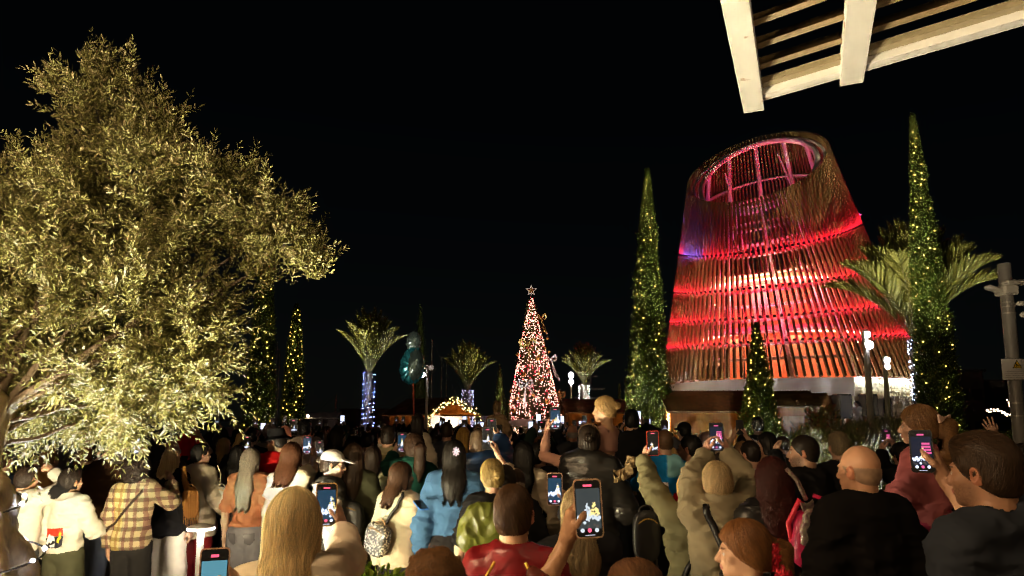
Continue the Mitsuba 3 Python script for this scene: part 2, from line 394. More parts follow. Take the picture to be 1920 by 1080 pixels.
part(sg, 'printed_line', cat([box(ps[0] - 0.2, ps[1] + 0.0275, ps[2] - 0.03 - 0.026 * i, ps[0] + 0.2, ps[1] + 0.0295, ps[2] - 0.023 - 0.026 * i) for i in range(4)]), 'grey_print', stuff=True)

# ------------------------------------------------------------------ tower of leaning fins
tower = thing('fin_tower', 'round tower wrapped in leaning bronze fins with red light rings', 'building')
TB, TT = A(15.27, 38, 3.92), A(14.15, 38, 16.55)
RB, RT = 6.72, 3.8


def fin_point(ph, t, dr_=0.0):
    c, s = math.cos(ph), math.sin(ph)
    b = TB + A(RB * c, RB * s, 0)
    e = TT + A(RT * c, RT * s, 0.45 * RT * c + 0.72 * RT * s)
    return b + (e - b) * t + A(c, s, 0) * dr_


NF = 120
for k in range(NF):
    ph = 2 * PI * k / NF
    a, b = fin_point(ph, 0), fin_point(ph, 1)
    y = (b - a) / np.linalg.norm(b - a)
    x = A(-math.sin(ph), math.cos(ph), 0)
    R = np.stack([x, y, np.cross(x, y)], 1)
    part(tower, 'slat', mv(box(-0.05, 0, -0.10, 0.05, np.linalg.norm(b - a), 0.10), a, R), 'bronze_fin')
rings = [0.18, 0.31, 0.47, 0.675, 0.83]
circ = np.linspace(0, 2 * PI, 73)
for i, t in enumerate(rings):
    part(tower, 'ring_tube', tube([fin_point(p, t - 0.006, -0.34) for p in circ], 0.075, 8, False), 'white_steel', smooth=40)
    part(tower, 'bracket', cat([mv(cbox(0.10, 0.22, 0.12, 0.02), fin_point(2 * PI * j / NF, t - 0.012, -0.22), rotz(2 * PI * j / NF + PI / 2)) for j in range(NF)]), 'galvanised', stuff=True)
for t in (0.10, 0.245, 0.39, 0.57, 0.75):
    part(tower, 'hoop', tube([fin_point(p, t, -0.75) for p in circ], 0.085, 8, False), 'white_steel', smooth=40)
part(tower, 'top_ring', tube([fin_point(p, 0.955, -0.75) for p in circ], 0.17, 10, False), 'white_steel', smooth=40)
part(tower, 'top_ring', tube([fin_point(p, 0.968, -0.3) for p in circ], 0.09, 8, False), 'white_steel', smooth=40)
for j in range(12):
    ph = 2 * PI * (j + 0.35) / 12
    part(tower, 'column', tube([fin_point(ph, 0.0, -0.8), fin_point(ph, 0.95, -0.75)], 0.125, 10), 'white_steel', smooth=40)
for j in range(6):
    p0, p1 = 2 * PI * (j + 0.1) / 6, 2 * PI * (j + 0.8) / 6
    part(tower, 'brace', tube([fin_point(p0, 0.1, -0.95), fin_point((p0 + p1) / 2, 0.5, -0.95), fin_point(p1, 0.9, -0.95)], 0.06, 8), 'white_steel', smooth=40)


def led_strip(t, sel, L, w, name='led_strip', dr_=0.0, ln=0.085, tilt=0.0):
    m = []
    for j in range(NF):
        ph = 2 * PI * (j + 0.5) / NF
        if not sel(math.degrees(ph)):
            continue
        p = fin_point(ph, t, dr_)
        q = A(-math.sin(ph), math.cos(ph), 0)
        r = A(math.cos(ph), math.sin(ph), 0)
        V = np.array([p + q * a * 0.07 + r * b * ln + A(0, 0, b * ln * tilt) for a, b in ((-1, -1), (1, -1), (1, 1), (-1, 1))])
        f = np.array([[0, 1, 2], [0, 2, 3]])
        if np.cross(V[1] - V[0], V[2] - V[0])[2] < 0:
            f = f[:, ::-1]
        m.append((V, f))
    part(tower, name, cat(m), 'bulb_glass', stuff=True, emit=L, w=w)


blue = lambda d: 183 < d < 206
for t, g in zip(rings[:4], (1.0, 1.0, 1.0, 1.0)):
    led_strip(t, (lambda d: d > 165 or d < 15) if t != rings[3] else (lambda d: (d > 165 or d < 15) and not blue(d)), np.array(RED) * g, 1.2)
led_strip(rings[3], blue, (6, 5, 80), 0.3, 'blue_led_strip')
for t in rings[:4]:
    led_strip(t, (lambda d: d > 170 or d < 20) if t != rings[3] else (lambda d: (d > 170 or d < 20) and not blue(d)), np.array(RED) * 2.6, 0.8, 'outer_led_strip', 0.42, 0.05, 0.9)
led_strip(rings[3], blue, (18, 15, 230), 0.3, 'outer_blue_led_strip', 0.42, 0.05, 0.9)
led_strip(rings[3], lambda d: 60 < d < 120, np.array(RED) * 0.25, 0.4)
led_strip(rings[4], lambda d: 130 < d < 175, (4, 2, 30), 0.3, 'blue_led_strip')
led_strip(0.57, lambda d: 200 < d < 340, np.array(RED) * (0.20, 0.9, 1.2), 0.8, 'inner_led_strip', -0.95, 0.12)
led_strip(0.75, lambda d: 200 < d < 300, np.array(RED) * (0.06, 0.3, 1.2), 0.4, 'inner_led_strip', -0.95, 0.12)
led_strip(0.39, lambda d: True, np.array(RED) * (0.30, 0.9, 1.2), 0.8, 'inner_led_strip', -0.95, 0.12)
led_strip(0.245, lambda d: True, np.array(RED) * (0.25, 0.9, 1.2), 0.8, 'inner_led_strip', -0.95, 0.12)

# lit storeys inside the fins
rz = lambda z: RB + (RT - RB) * (z - 3.62) / 13.1
cx = lambda z: TB[0] + (TT[0] - TB[0]) * (z - 3.62) / 13.1
part(tower, 'core', mv(lathe([(3.3, 0), (3.3, 9.6), (0.001, 9.6)], 40), (15.1, 38, 0)), 'peach_wall', smooth=30)
for z in (3.6, 6.3, 9.0):
    fl = part(tower, 'floor_slab', mv(lathe([(0.001, 0), (rz(z) - 1.15, 0), (rz(z) - 1.15, 0.28), (0.001, 0.28)], 60), (cx(z), 38, z)), 'peach_wall', smooth=30)
    if z > 4:
        part(fl, 'ceiling_light', mv(lathe([(4.3, -0.012), (4.7, -0.012), (4.7, -0.02), (4.3, -0.02), (4.3, -0.012)], 60), (cx(z), 38, z)), 'bulb_glass', emit=np.array((7.5, 4.2, 2.4)) * INNER, w=2)
    if z < 9:
        zt = z + 2.7
        for j in range(30):
            p0, p1 = 2 * PI * j / 30, 2 * PI * (j + 1) / 30
            ra, rb = rz(z) - 1.18, rz(zt) - 1.18
            q = lambda p, r, zz: A(cx(zz) + r * math.cos(p), 38 + r * math.sin(p), zz)
            V = np.array([q(p0, ra, z + 0.29), q(p1, ra, z + 0.29), q(p1, rb, zt - 0.01), q(p0, rb, zt - 0.01)])
            pn = part(tower, 'glass_pane', (V, np.array([[0, 1, 2], [0, 2, 3]])), 'window_glass')
            part(tower, 'mullion', tube([V[0], V[3]], 0.035, 4), 'dark_steel')
for j in range(7):
    ph = math.radians(215 + 20 * j)
    part(tower, 'curtain', mv(cbox(0.9, 0.06, 2.2, 0.02), (15.1 + 4.2 * math.cos(ph), 38 + 4.2 * math.sin(ph), (5.0, 7.7)[j % 2]), rotz(ph + PI / 2)), ('peach_wall', 'white_render')[j % 2])

# base of the tower
arc = lambda r, z0, z1, a0, a1, n, th=0.25: (lambda P: prism(P, z1 - z0))([])
part(tower, 'soffit', mv(lathe([(4.9, 3.03), (6.05, 3.05)], 80), (15.27, 38, 0)), 'white_render', smooth=30)


def curved(r, z0, z1, d0, d1, n=24):
    ph = np.radians(np.linspace(d0, d1, n))
    V = np.array([[15.27 + rr * math.cos(p), 38 + rr * math.sin(p), z] for p in ph for rr, z in ((r, z0), (r, z1), (r - 0.3, z1), (r - 0.3, z0))])
    f = []
    for i in range(n - 1):
        for j in range(4):
            a, b = i * 4 + j, i * 4 + (j + 1) % 4
            f += [[a, a + 4, b + 4], [a, b + 4, b]]
    return V, np.array(f)


part(tower, 'fascia', curved(6.3, 3.02, 3.88, 150, 275.6, 40), 'white_render', smooth=30)
part(tower, 'white_wall', curved(5.4, 0, 3.02, 236, 276), 'white_render', smooth=30)
part(tower, 'stone_wall', curved(5.95, 0, 3.9, 276, 420), 'stone_block', smooth=30)
part(tower, 'stone_wall', curved(5.45, 0, 3.02, 178, 214), 'stone_block', smooth=30)
part(tower, 'glazed_wall', curved(5.0, 0, 3.02, 214, 236), 'white_render', smooth=30)
st = []
for row in range(20):
    z = row * 0.19 + 0.01
    a = 276.5
    while a < 372:
        w_ = rnd.uniform(2.6, 6.0)
        ph = math.radians(a + w_ / 2)
        dep = rnd.uniform(0.02, 0.085)
        st.append(mv(box(-math.radians(w_) * 5.95 / 2 + 0.012, -dep, 0, math.radians(w_) * 5.95 / 2 - 0.012, 0.05, 0.17), (15.27 + 5.95 * math.cos(ph), 38 + 5.95 * math.sin(ph), z), rotz(ph + PI / 2)))
        a += w_
part(tower, 'stone', cat(st), 'stone_block', stuff=True)
for j in range(5):
    ph = math.radians(238 + j * 8.2)
    wq = part(tower, 'window', mv(cbox(0.7, 0.05, 0.62, 0.01), (15.27 + 5.41 * math.cos(ph), 38 + 5.41 * math.sin(ph), 2.55), rotz(ph + PI / 2)), 'dark_steel')
    part(wq, 'pane', mv(cbox(0.6, 0.05, 0.5, 0.01), (15.27 + 5.42 * math.cos(ph), 38 + 5.42 * math.sin(ph), 2.55), rotz(ph + PI / 2)), 'lamp_body')
for d0, d1, L in ((250, 275.5, WALLW * 1.3), (276.5, 372, WALLW * 0.6), (180, 212, WALLW * 0.7), (214, 249, WALLW * 0.3)):
    rw, zw = ((6.10, 6.22), 3.88) if 276 < d0 < 300 else ((5.62, 5.78), 3.016)
    ph = np.radians(np.linspace(d0, d1, 30))
    V = np.array([[15.27 + r * math.cos(p), 38 + r * math.sin(p), zw] for p in ph for r in rw])
    f = np.vstack([[[2 * i, 2 * i + 3, 2 * i + 1], [2 * i, 2 * i + 2, 2 * i + 3]] for i in range(29)])
    nz = np.cross(V[f[0][1]] - V[f[0][0]], V[f[0][2]] - V[f[0][0]])[2]
    part(tower, 'wall_washer', (V, f if nz < 0 else f[:, ::-1]), 'bulb_glass', emit=L * A(1, 0.80, 0.55), w=1.2)
V = np.array([[15.27 + r * math.cos(p), 38 + r * math.sin(p), 3.895] for p in np.radians(np.linspace(285, 375, 30)) for r in (6.32, 6.44)])
nz = np.cross(V[f[0][1]] - V[f[0][0]], V[f[0][2]] - V[f[0][0]])[2]
part(tower, 'fin_washer', (V, f if nz > 0 else f[:, ::-1]), 'bulb_glass', emit=WALLW * A(1, 0.80, 0.5) * 0.12, w=0.8)

# stage kit in front of the stone wall
for px, py, Y, s, lab in ((1579, 762, 26, 1.0, 'large black loudspeaker on a stand left of the singer'), (1628, 760, 27, 0.95, 'black loudspeaker right of the singer, half behind the lamp post'), (1657, 764, 28, 0.8, 'smaller black loudspeaker hard by the stone wall')):
    k = thing('loudspeaker', lab, 'loudspeaker')
    c = at(px, py, Y)
    m = part(k, 'cabinet', mv(cbox(0.52 * s, 0.5, 0.92 * s, 0.02), c, rotz(0.15)), 'black_plastic')
    part(m, 'grille', mv(cbox(0.44 * s, 0.02, 0.80 * s, 0.005), c + rotz(0.15) @ A(0, -0.255, 0), rotz(0.15)), 'dark_steel')
    part(k, 'stand_pole', tube([c - A(0, 0, 0.46 * s), A(c[0], c[1], 0.3)], 0.02, 8), 'black_plastic')
    for j in range(3):
        a = j * 2.094 + 0.3
        part(k, 'stand_leg', tube([A(c[0], c[1], 0.45), A(c[0] + 0.4 * math.cos(a), c[1] + 0.4 * math.sin(a), 0.0)], 0.012, 6), 'black_plastic')

# ------------------------------------------------------------------ market huts
def hut(px, Y, rot, L, W, he, hr, label, wall='hut_wood', roof='roof_shingle', boards=None, open_=False, ov=0.22):
    k = thing('market_hut', label, 'market hut')
    o = A(px_x(px, Y), Y, 0)
    R = rotz(rot)
    put = lambda m: mv(m, o, R)
    hx, hy = L / 2, W / 2
    if open_:
        part(k, 'wall', put(cat([box(-hx, -hy, 0, hx, -hy + 0.06, he), box(-hx, hy - 0.06, 0, hx, hy, he), box(-hx, -hy + 0.06, 0, -hx + 0.06, hy - 0.06, he), box(hx - 0.06, -hy + 0.06, 0, hx, hy - 0.06, 1.05)])), wall)
    else:
        part(k, 'wall', put(cat([box(-hx, -hy, 0, hx, hy, he)])), wall)
    g = prism([(-hy, he), (hy, he), (0, hr - 0.04)], 0.08)
    for s in (-1, 1):
        gm = (np.stack([s * (hx - 0.04) + g[0][:, 1], g[0][:, 0], g[0][:, 2]], 1), g[1][:, ::-1])
        part(k, 'gable', put(gm), wall)
    sl = math.hypot(hy + ov, (hr - he) * (hy + ov) / hy)
    an = math.atan2(hr - he, hy)
    for s in (-1, 1):
        p = mv(box(-hx - ov, -0.0, 0, hx + ov, sl, 0.06), R=rotx(-an))
        p = mv(p, (0, 0, hr))
        if s < 0:
            p = (p[0] * A(1, -1, 1), p[1][:, ::-1])
        rf = part(k, 'roof', put(p), roof)
        nb = 5
        for j in range(nb):
            q = mv(box(-hx - ov - 0.01, sl * j / nb, 0.062, hx + ov + 0.01, sl * (j + 1) / nb + 0.02, 0.085), R=rotx(-an - 0.012))
            q = mv(q, (0, 0, hr + 0.006))
            if s < 0:
                q = (q[0] * A(1, -1, 1), q[1][:, ::-1])
            part(rf, 'shingle_course', put(q), roof)
    if boards:
        n = int(L / boards)
        for j in range(n):
            d = 0.012 + 0.01 * rnd.random()
            part(k, 'plank', put(box(-hx + j * L / n + 0.006, -hy - d, 0.02, -hx + (j + 1) * L / n - 0.006, -hy, he - 0.03)), wall)
    return k, put, hx, hy


h1, put1, hx1, hy1 = hut(806, 36, -0.72, 3.0, 2.9, 2.25, 2.95, 'wooden market hut with a lit garland round its gable, left of the decorated tree', open_=True, ov=0.3)
part(h1, 'shutter', put1(mv(box(0, -hy1 + 0.1, 0, 0.9, hy1 - 0.1, 0.05), (hx1 + 0.02, 0, 2.2), roty(0.12))), 'hut_wood')
part(h1, 'counter', put1(box(hx1 - 0.05, -hy1 + 0.1, 1.06, hx1 + 0.3, hy1 - 0.1, 1.11)), 'hut_wood')
part(h1, 'strip_light', put1((np.array([[-0.9, -1.0, 2.2], [0.9, -1.0, 2.2], [0.9, 1.0, 2.2], [-0.9, 1.0, 2.2]]), np.array([[0, 2, 1], [0, 3, 2]]))), 'bulb_glass', emit=(9, 7.6, 5.4), w=0.6)
part(h1, 'lining', put1(cat([box(-hx1 + 0.07, hy1 - 0.10, 1.06, hx1 - 0.07, hy1 - 0.065, 2.22), box(-hx1 + 0.07, -hy1 + 0.065, 1.06, hx1 - 0.07, -hy1 + 0.10, 2.22)])), 'white_cloth')
part(h1, 'back_panel', put1(box(-hx1 + 0.07, -hy1 + 0.07, 0.2, -hx1 + 0.1, hy1 - 0.07, 2.2)), 'white_cloth')
gl = []
for i in range(150):
    u = i / 149
    if u < 0.18:
        q = A(hx1 + 0.36, -hy1 - 0.3, 0.9 + (2.12 - 0.9) * u / 0.18)
    elif u > 0.82:
        q = A(hx1 + 0.36, hy1 + 0.3, 2.12 - (2.12 - 0.9) * (u - 0.82) / 0.18)
    else:
        v = (u - 0.18) / 0.64 * 2 - 1
        q = A(hx1 + 0.36, v * (hy1 + 0.3), 2.12 + (1 - abs(v)) * 0.82)
    gl.append(q + rnd.normal(0, 0.05, 3))
gl = np.array(gl)
g1 = thing('garland', 'green garland with warm bulbs framing the gable of the market hut', 'garland')
sp = copies((np.array([[0, 0, 0], [0.02, 0.07, 0], [0, 0.16, 0.01], [-0.02, 0.07, 0]], float), np.array([[0, 1, 2], [0, 2, 3]])), np.repeat(gl, 10, 0), frames(rnd.standard_normal((1500, 3)), rnd))
part(g1, 'greenery', put1(sp), 'needle', stuff=True, smooth=False, color=A(0.05, 0.09, 0.03))
part(g1, 'bulb', put1(copies(ball((0, 0, 0), 0.038, 0), gl[::1] + rnd.normal(0, 0.07, gl.shape))), 'bulb_glass', stuff=True, emit=np.array((7, 4.4, 1.5)), w=0.4)

h2, put2, hx2, hy2 = hut(1128, 34, 0.05, 3.6, 2.4, 2.3, 2.85, 'long plain wooden hut behind the girl with the bun', boards=0.4)
h3, put3, hx3, hy3 = hut(1322, 22, 0.0, 2.7, 2.2, 2.2, 2.78, 'orange wooden hut with a dark brown roof beside the tallest cypress', roof='hut_dark', boards=0.34, ov=0.12)
for j in range(2):
    x0 = -0.75 + j * 0.9
    fr = part(h3, 'panel_frame', put3(cat([box(x0, -hy3 - 0.05, 0.9, x0 + 0.7, -hy3 - 0.022, 0.97), box(x0, -hy3 - 0.05, 1.83, x0 + 0.7, -hy3 - 0.022, 1.9), box(x0, -hy3 - 0.05, 0.97, x0 + 0.07, -hy3 - 0.022, 1.83), box(x0 + 0.63, -hy3 - 0.05, 0.97, x0 + 0.7, -hy3 - 0.022, 1.83)])), 'hut_wood')
for j, (px, Y, lab, w0) in enumerate(((1478, 22.5, 'small red brown shed with a pine door, first right of the short cypress', 0.9), (1512, 24.5, 'small red brown shed with a paper notice, second right of the short cypress', 0.9), (1545, 27, 'pale plank shed at the end of the row next to the loudspeaker', 0.9))):
    hk, hp, ax, ay = hut(px, Y, -0.30, 1.1, 1.1, 2.42, 2.80, lab, wall=('hut_wood', 'hut_wood', 'white_render')[j], roof='roof_shingle', ov=0.16)
    if j < 2:
        dr_ = part(hk, 'door', hp(mv(cat([box(0, -0.025, 0.1, 0.62, 0.0, 2.05)]), (-0.2, -ay - 0.02, 0))), 'door_pine' if j == 0 else 'hut_dark')
        part(dr_, 'brace', hp(mv(cat([box(0, -0.05, 0.1, 0.62, -0.026, 0.2), box(0, -0.05, 1.95, 0.62, -0.026, 2.05), mv(box(-0.9, -0.049, -0.04, 0.9, -0.027, 0.04), (0.31, 0, 1.07), roty(-1.24))]), (-0.2, -ay - 0.02, 0))), 'door_pine' if j == 0 else 'hut_dark')
        part(hk, 'paper_notice', hp(box(-0.48, -ay - 0.012, 1.15, -0.28, -ay - 0.004, 1.55)), 'white_cloth')
        part(hk, 'notice_print', hp(cat([box(-0.45, -ay - 0.015, 1.22 + 0.06 * q, -0.31, -ay - 0.0125, 1.25 + 0.06 * q) for q in range(5)])), 'grey_print', stuff=True)
    else:
        for q in range(5):
            part(hk, 'plank', hp(box(-ax + q * 0.22 + 0.005, -ay - 0.02, 0.1, -ax + q * 0.22 + 0.215, -ay, 2.15)), 'door_pine' if q > 3 else 'white_render')
def added_hut_flood(put, x, y, lab, L):  # added light for a hut wall, out of sight behind the crowd
    k = thing('ground_floodlight', lab, 'floodlight')
    part(k, 'housing', put(mv(cbox(0.34, 0.26, 0.2, 0.03), (x, y, 0.12))), 'black_plastic')
    part(k, 'lens', put((np.array([[x - 0.14, y - 0.10, 0.232], [x + 0.14, y - 0.10, 0.232], [x + 0.14, y + 0.10, 0.226], [x - 0.14, y + 0.10, 0.226]]), np.array([[0, 1, 2], [0, 2, 3]]))), 'bulb_glass', emit=np.array((1.0, 0.60, 0.26)) * L, w=0.6)


added_hut_flood(put1, 0.0, -hy1 - 1.3, 'added ground floodlight before the side of the garlanded hut', 190)
added_hut_flood(put2, -0.8, -hy2 - 1.2, 'added ground floodlight before the long plain hut', 170)
added_hut_flood(put3, -0.6, -hy3 - 1.2, 'added ground floodlight before the orange hut', 110)
for i, x in enumerate((9.6, 11.6, 13.6, 15.6, 17.6, 19.6)):  # added floods that brighten the fascia and fin feet
    k = thing('ground_floodlight', ('first', 'second', 'third', 'fourth', 'fifth', 'sixth')[i] + ' added ground floodlight before the tower, counted from its left', 'floodlight')
    yf = 38 - math.sqrt(6.3 ** 2 - min(6.1, abs(x - TB[0])) ** 2)
    part(k, 'housing', mv(cbox(0.4, 0.3, 0.2, 0.03), (x, yf - 1.6, 0.15)), 'black_plastic')
    part(k, 'lens', mv(cbox(0.32, 0.22, 0.01, 0.002), (x, yf - 1.6, 0.257)), 'lamp_body')
    spot(k, (x, yf - 1.6, 0.30), (x, yf - 0.1, 3.0), TFLOOD * (0.6 if i > 3 else 1.0), 20, 0.6, (1.0, 0.88, 0.68))
k = thing('ground_floodlight', 'added ground floodlight before the row of small sheds', 'floodlight')  # added flood to lift the dark shed fronts
x = px_x(1478, 19.4)
part(k, 'housing', mv(cbox(0.4, 0.3, 0.2, 0.03), (x, 19.4, 0.15)), 'black_plastic')
spot(k, (x, 19.4, 0.42), (px_x(1508, 24), 24.5, 1.6), 420, 34, 0.5, (1.0, 0.74, 0.44))
# string of warm bulbs hanging at the left end of the orange hut
k = thing('wall_lamp', 'string of small warm bulbs on the left end of the orange hut', 'lamp')
wl = put3((np.array([[-hx3 - 0.1, -hy3 - 0.2, 1.9]]), np.array([[0, 0, 0]])))[0][0]
pts = [at(1253 + 1.6 * math.sin(i * 2.1), 768 + i * 2.2, 21.0) for i in range(20)]
part(k, 'bulb', copies(ball((0, 0, 0), 0.03, 0), np.array(pts)), 'bulb_glass', stuff=True, emit=(8, 5.2, 1.8), w=0.4)
part(k, 'wire', tube(pts, 0.006, 4), 'black_plastic')

# pale tents and far marina
for px, Y, w_, zt, lab in ((912, 40, 1.5, 2.15, 'white tent roof right of the garlanded hut'), (1035, 43, 4.2, 1.95, 'pale grey cloth skirt round the foot of the decorated tree')):
    k = thing('tent' if px < 1000 else 'tree_skirt', lab, 'tent' if px < 1000 else 'cloth')
    x = px_x(px, Y)
    part(k, 'canopy', cat([(np.array([[x - w_, Y - 1, zt - 0.45], [x + w_, Y - 1, zt - 0.45], [x + w_, Y + 1, zt - 0.45], [x - w_, Y + 1, zt - 0.45], [x - 0.5 * w_, Y, zt], [x + 0.5 * w_, Y, zt]], float), np.array([[0, 1, 5], [0, 5, 4], [1, 2, 5], [2, 3, 4], [2, 4, 5], [3, 0, 4]]))]), 'white_cloth')
    for sx in (-1, 1):
        part(k, 'pole', tube([(x + sx * (w_ - 0.05), Y - 0.95, 0), (x + sx * (w_ - 0.05), Y - 0.95, zt - 0.46)], 0.03, 6), 'galvanised')

for px, ytop, Y, ls, lab in ((506, 660, 75, 1, 'leftmost bare yacht mast beside the lit cypress'), (514, 640, 80, 0, 'second yacht mast behind the lit cypress'), (519, 655, 85, 0, 'third yacht mast behind the lit cypress'), (808, 637, 80, 1, 'yacht mast just right of the balloon floodlight'), (827, 668, 85, 0, 'yacht mast left of the middle palm'), (836, 680, 90, 1, 'yacht mast under the fronds of the middle palm'), (629, 740, 90, 0, 'short mast over the white pavilion roof')):
    k = thing('yacht_mast', lab, 'yacht')
    x, zt = px_x(px, Y), at(px, ytop, Y)[2]
    part(k, 'mast', tube([(x, Y, 0.5), (x, Y, zt)], [0.11, 0.07], 8), 'galvanised')
    part(k, 'boom', tube([(x, Y, 1.9), (x + 3.5, Y, 2.1)], 0.08, 6), 'galvanised')
    part(k, 'hull', mv((lambda m: (m[0] * A(1, 1, 1), m[1]))(tri(trimesh.convex.convex_hull(np.array([[-5, -1.5, 1], [-5, 1.5, 1], [-4.6, 0, -0.9], [4, -1.2, 1], [4, 1.2, 1], [6, 0, 1.3], [3.5, 0, -0.9]])))), (x, Y, 0)), 'hull_white')
    part(k, 'stay', tube([(x, Y, zt), (x + (4.5 if ls else -4), Y, 1.3)], 0.018, 4), 'galvanised')

k = thing('motor_yacht', 'white motor yacht with radar mast behind the right small palm', 'yacht')
o = A(px_x(1128, 80), 80, 0)
for nm, m in (('hull', tri(trimesh.convex.convex_hull(np.array([[-5, -2, 1.6], [-5, 2, 1.6], [-4.6, 0, -0.9], [5, -1.6, 1.8], [5, 1.6, 1.8], [8, 0, 2.4], [4, 0, -0.9]])))), ('deckhouse', mv(cbox(6.5, 3, 1.5, 0.3), (-1, 0, 2.6))), ('flybridge', mv(cbox(4.2, 2.6, 0.9, 0.25), (-1.4, 0, 4.0))), ('hardtop', mv(cbox(3.0, 2.4, 0.15, 0.05), (-1.2, 0, 5.4)))):
    part(k, nm, mv(m, o), 'hull_white')
part(k, 'radar_mast', cat([tube([o + A(-1.2, 0, 5.4), o + A(-1.2, 0, 7.0)], 0.12, 6), mv(ball((0, 0, 0), 0.45, 2), o + A(-1.6, 0, 5.9)), mv(cbox(1.6, 0.2, 0.15, 0.04), o + A(-1.2, 0, 6.9))]), 'hull_white')
part(k, 'deck_light', copies(ball((0, 0, 0), 0.10, 0), np.array([o + A(*q) for q in ((-3, -2.1, 3.2), (-1, -2.1, 3.2), (1, -2.1, 3.2), (-2, -1.4, 4.9))])), 'bulb_glass', stuff=True, emit=(4, 3.6, 2.8), w=0.2)
k = thing('pavilion', 'low white pavilion with a flat overhanging roof by the marina', 'building')
x0, x1 = px_x(562, 50), px_x(632, 50)
part(k, 'roof', tri(trimesh.convex.convex_hull(np.array([[x0, 47, 1.95], [x1 + 1, 47, 1.95], [x0 + 0.3, 51, 2.45], [x1, 51, 2.45], [x0, 47, 2.05], [x1 + 1, 47, 2.05]]))), 'hull_white')
part(k, 'wall', box(x0 + 0.3, 49, 0, x1 - 0.4, 52, 1.94), 'far_wall')
part(k, 'post', tube([(px_x(603, 47.3), 47.3, 0), (px_x(603, 47.3), 47.3, 1.95)], 0.08, 8), 'hull_white')
part(k, 'lamp', ball(at(577, 780, 46.8), 0.11, 1), 'bulb_glass', emit=(14, 11, 6), w=0.3)
for px0, px1, ytop, Y, lab in ((1795, 1850, 697, 62, 'dark far apartment block behind the big cypress'), (1846, 1895, 716, 66, 'lower dark far block left of the utility pole'), (20, 200, 740, 70, 'dark building hidden far behind the olive tree'), (640, 730, 770, 70, 'low dark quay building behind the tall palm')):
    k = thing('far_building', lab, 'building')
    x0, x1, zt = px_x(px0, Y), px_x(px1, Y), at(960, ytop, Y)[2]
    part(k, 'wall', box(x0, Y, 0, x1, Y + 8, zt), 'far_wall')
    part(k, 'roof', box(x0 - 0.2, Y - 0.2, zt, x1 + 0.2, Y + 8, zt + 0.2), 'far_wall')
    n, m = max(2, int((x1 - x0) / 1.6)), max(1, int(zt / 2.6))
    for i in range(n):
        for j in range(m):
            wx, wz = x0 + (i + 0.5) * (x1 - x0) / n, 1.2 + j * zt / m * 0.95
            if wz + 0.6 < zt:
                wd = part(k, 'window', box(wx - 0.45, Y - 0.04, wz - 0.5, wx + 0.45, Y - 0.002, wz + 0.5), 'dark_steel')
k = thing('parked_car', 'dark parked car behind the hedge at the far right', 'car')
o = A(px_x(1848, 19), 19, 0)
part(k, 'body', mv(tri(trimesh.convex.convex_hull(np.array([[sx * 2.1, sy * 0.85, z] for sx in (-1, 1) for sy in (-1, 1) for z in (0.35, 0.85)] + [[sx * 2.0, sy * 0.8, 0.95] for sx in (-1, 1) for sy in (-1, 1)]))), o), 'gloss', color=A(0.03, 0.03, 0.035))
cb = part(k, 'cabin', mv(tri(trimesh.convex.convex_hull(np.array([[-1.5, -0.78, 0.95], [-1.5, 0.78, 0.95], [1.0, -0.78, 0.95], [1.0, 0.78, 0.95], [-1.0, -0.62, 1.5], [-1.0, 0.62, 1.5], [0.35, -0.62, 1.5], [0.35, 0.62, 1.5]]))), o), 'gloss', color=A(0.05, 0.05, 0.055))
part(cb, 'windscreen', mv((np.array([[-1.2, -0.77, 1.0], [0.8, -0.77, 1.0], [0.3, -0.66, 1.45], [-0.9, -0.66, 1.45]]), np.array([[0, 1, 2], [0, 2, 3]])), o + A(0, -0.02, 0)), 'gloss', color=A(0.10, 0.10, 0.11))
for sx in (-1.3, 1.3):
    wh = part(k, 'wheel', mv(lathe([(0.001, -0.1), (0.32, -0.1), (0.33, 0.1), (0.001, 0.1)], 20), o + A(sx, -0.8, 0.33), rotx(PI / 2)), 'black_plastic')
g = thing('light_garland', 'looping garland of tiny lights beside the utility pole', 'string lights')
pts = [at(px, py, 10) for px, py in ((1850, 768), (1862, 769), (1874, 770), (1884, 775), (1894, 780), (1906, 783), (1903, 768), (1893, 758), (1893, 750), (1902, 743))]
sp = np.array(pts)
tt = np.linspace(0, len(sp) - 1, 90)
pth = np.stack([np.interp(tt, np.arange(len(sp)), sp[:, i]) for i in range(3)], 1) + rnd.normal(0, 0.008, (90, 3))
part(g, 'wire', tube(pth[::3], 0.006, 5), 'black_plastic')
part(g, 'bulb', copies(ball((0, 0, 0), 0.011, 0), pth + rnd.normal(0, 0.01, pth.shape)), 'bulb_glass', stuff=True, emit=(6, 4.4, 2.6), w=0.2)
# ------------------------------------------------------------------ trees, palms, shrubs
vr = np.random.default_rng(5)
LEAF6 = (np.array([[0, 0, 0], [0.11, 0.3, 0.03], [0.105, 0.68, 0.03], [0, 1, 0.0], [-0.105, 0.68, 0.03], [-0.11, 0.3, 0.03], [0, 0.5, -0.02]], float),
         np.array([[0, 1, 6], [1, 2, 6], [2, 3, 6], [3, 4, 6], [4, 5, 6], [5, 0, 6]]))
SPRAY = (np.array([[0, 0, 0], [0.16, 0.4, 0.04], [0, 1, 0], [-0.16, 0.4, 0.04]], float), np.array([[0, 1, 2], [0, 2, 3]]))


def tint(base, n, per, g, var=0.3, alt=None, share=0.0):
    c = np.tile(np.asarray(base, float), (n, 1)) * (1 + var * g.uniform(-1, 1, (n, 1)))
    if alt is not None:
        pick = g.random(n) < share
        c[pick] = np.asarray(alt) * (1 + var * g.uniform(-1, 1, (pick.sum(), 1)))
    return np.repeat(np.clip(c, 0, 1), per, 0)


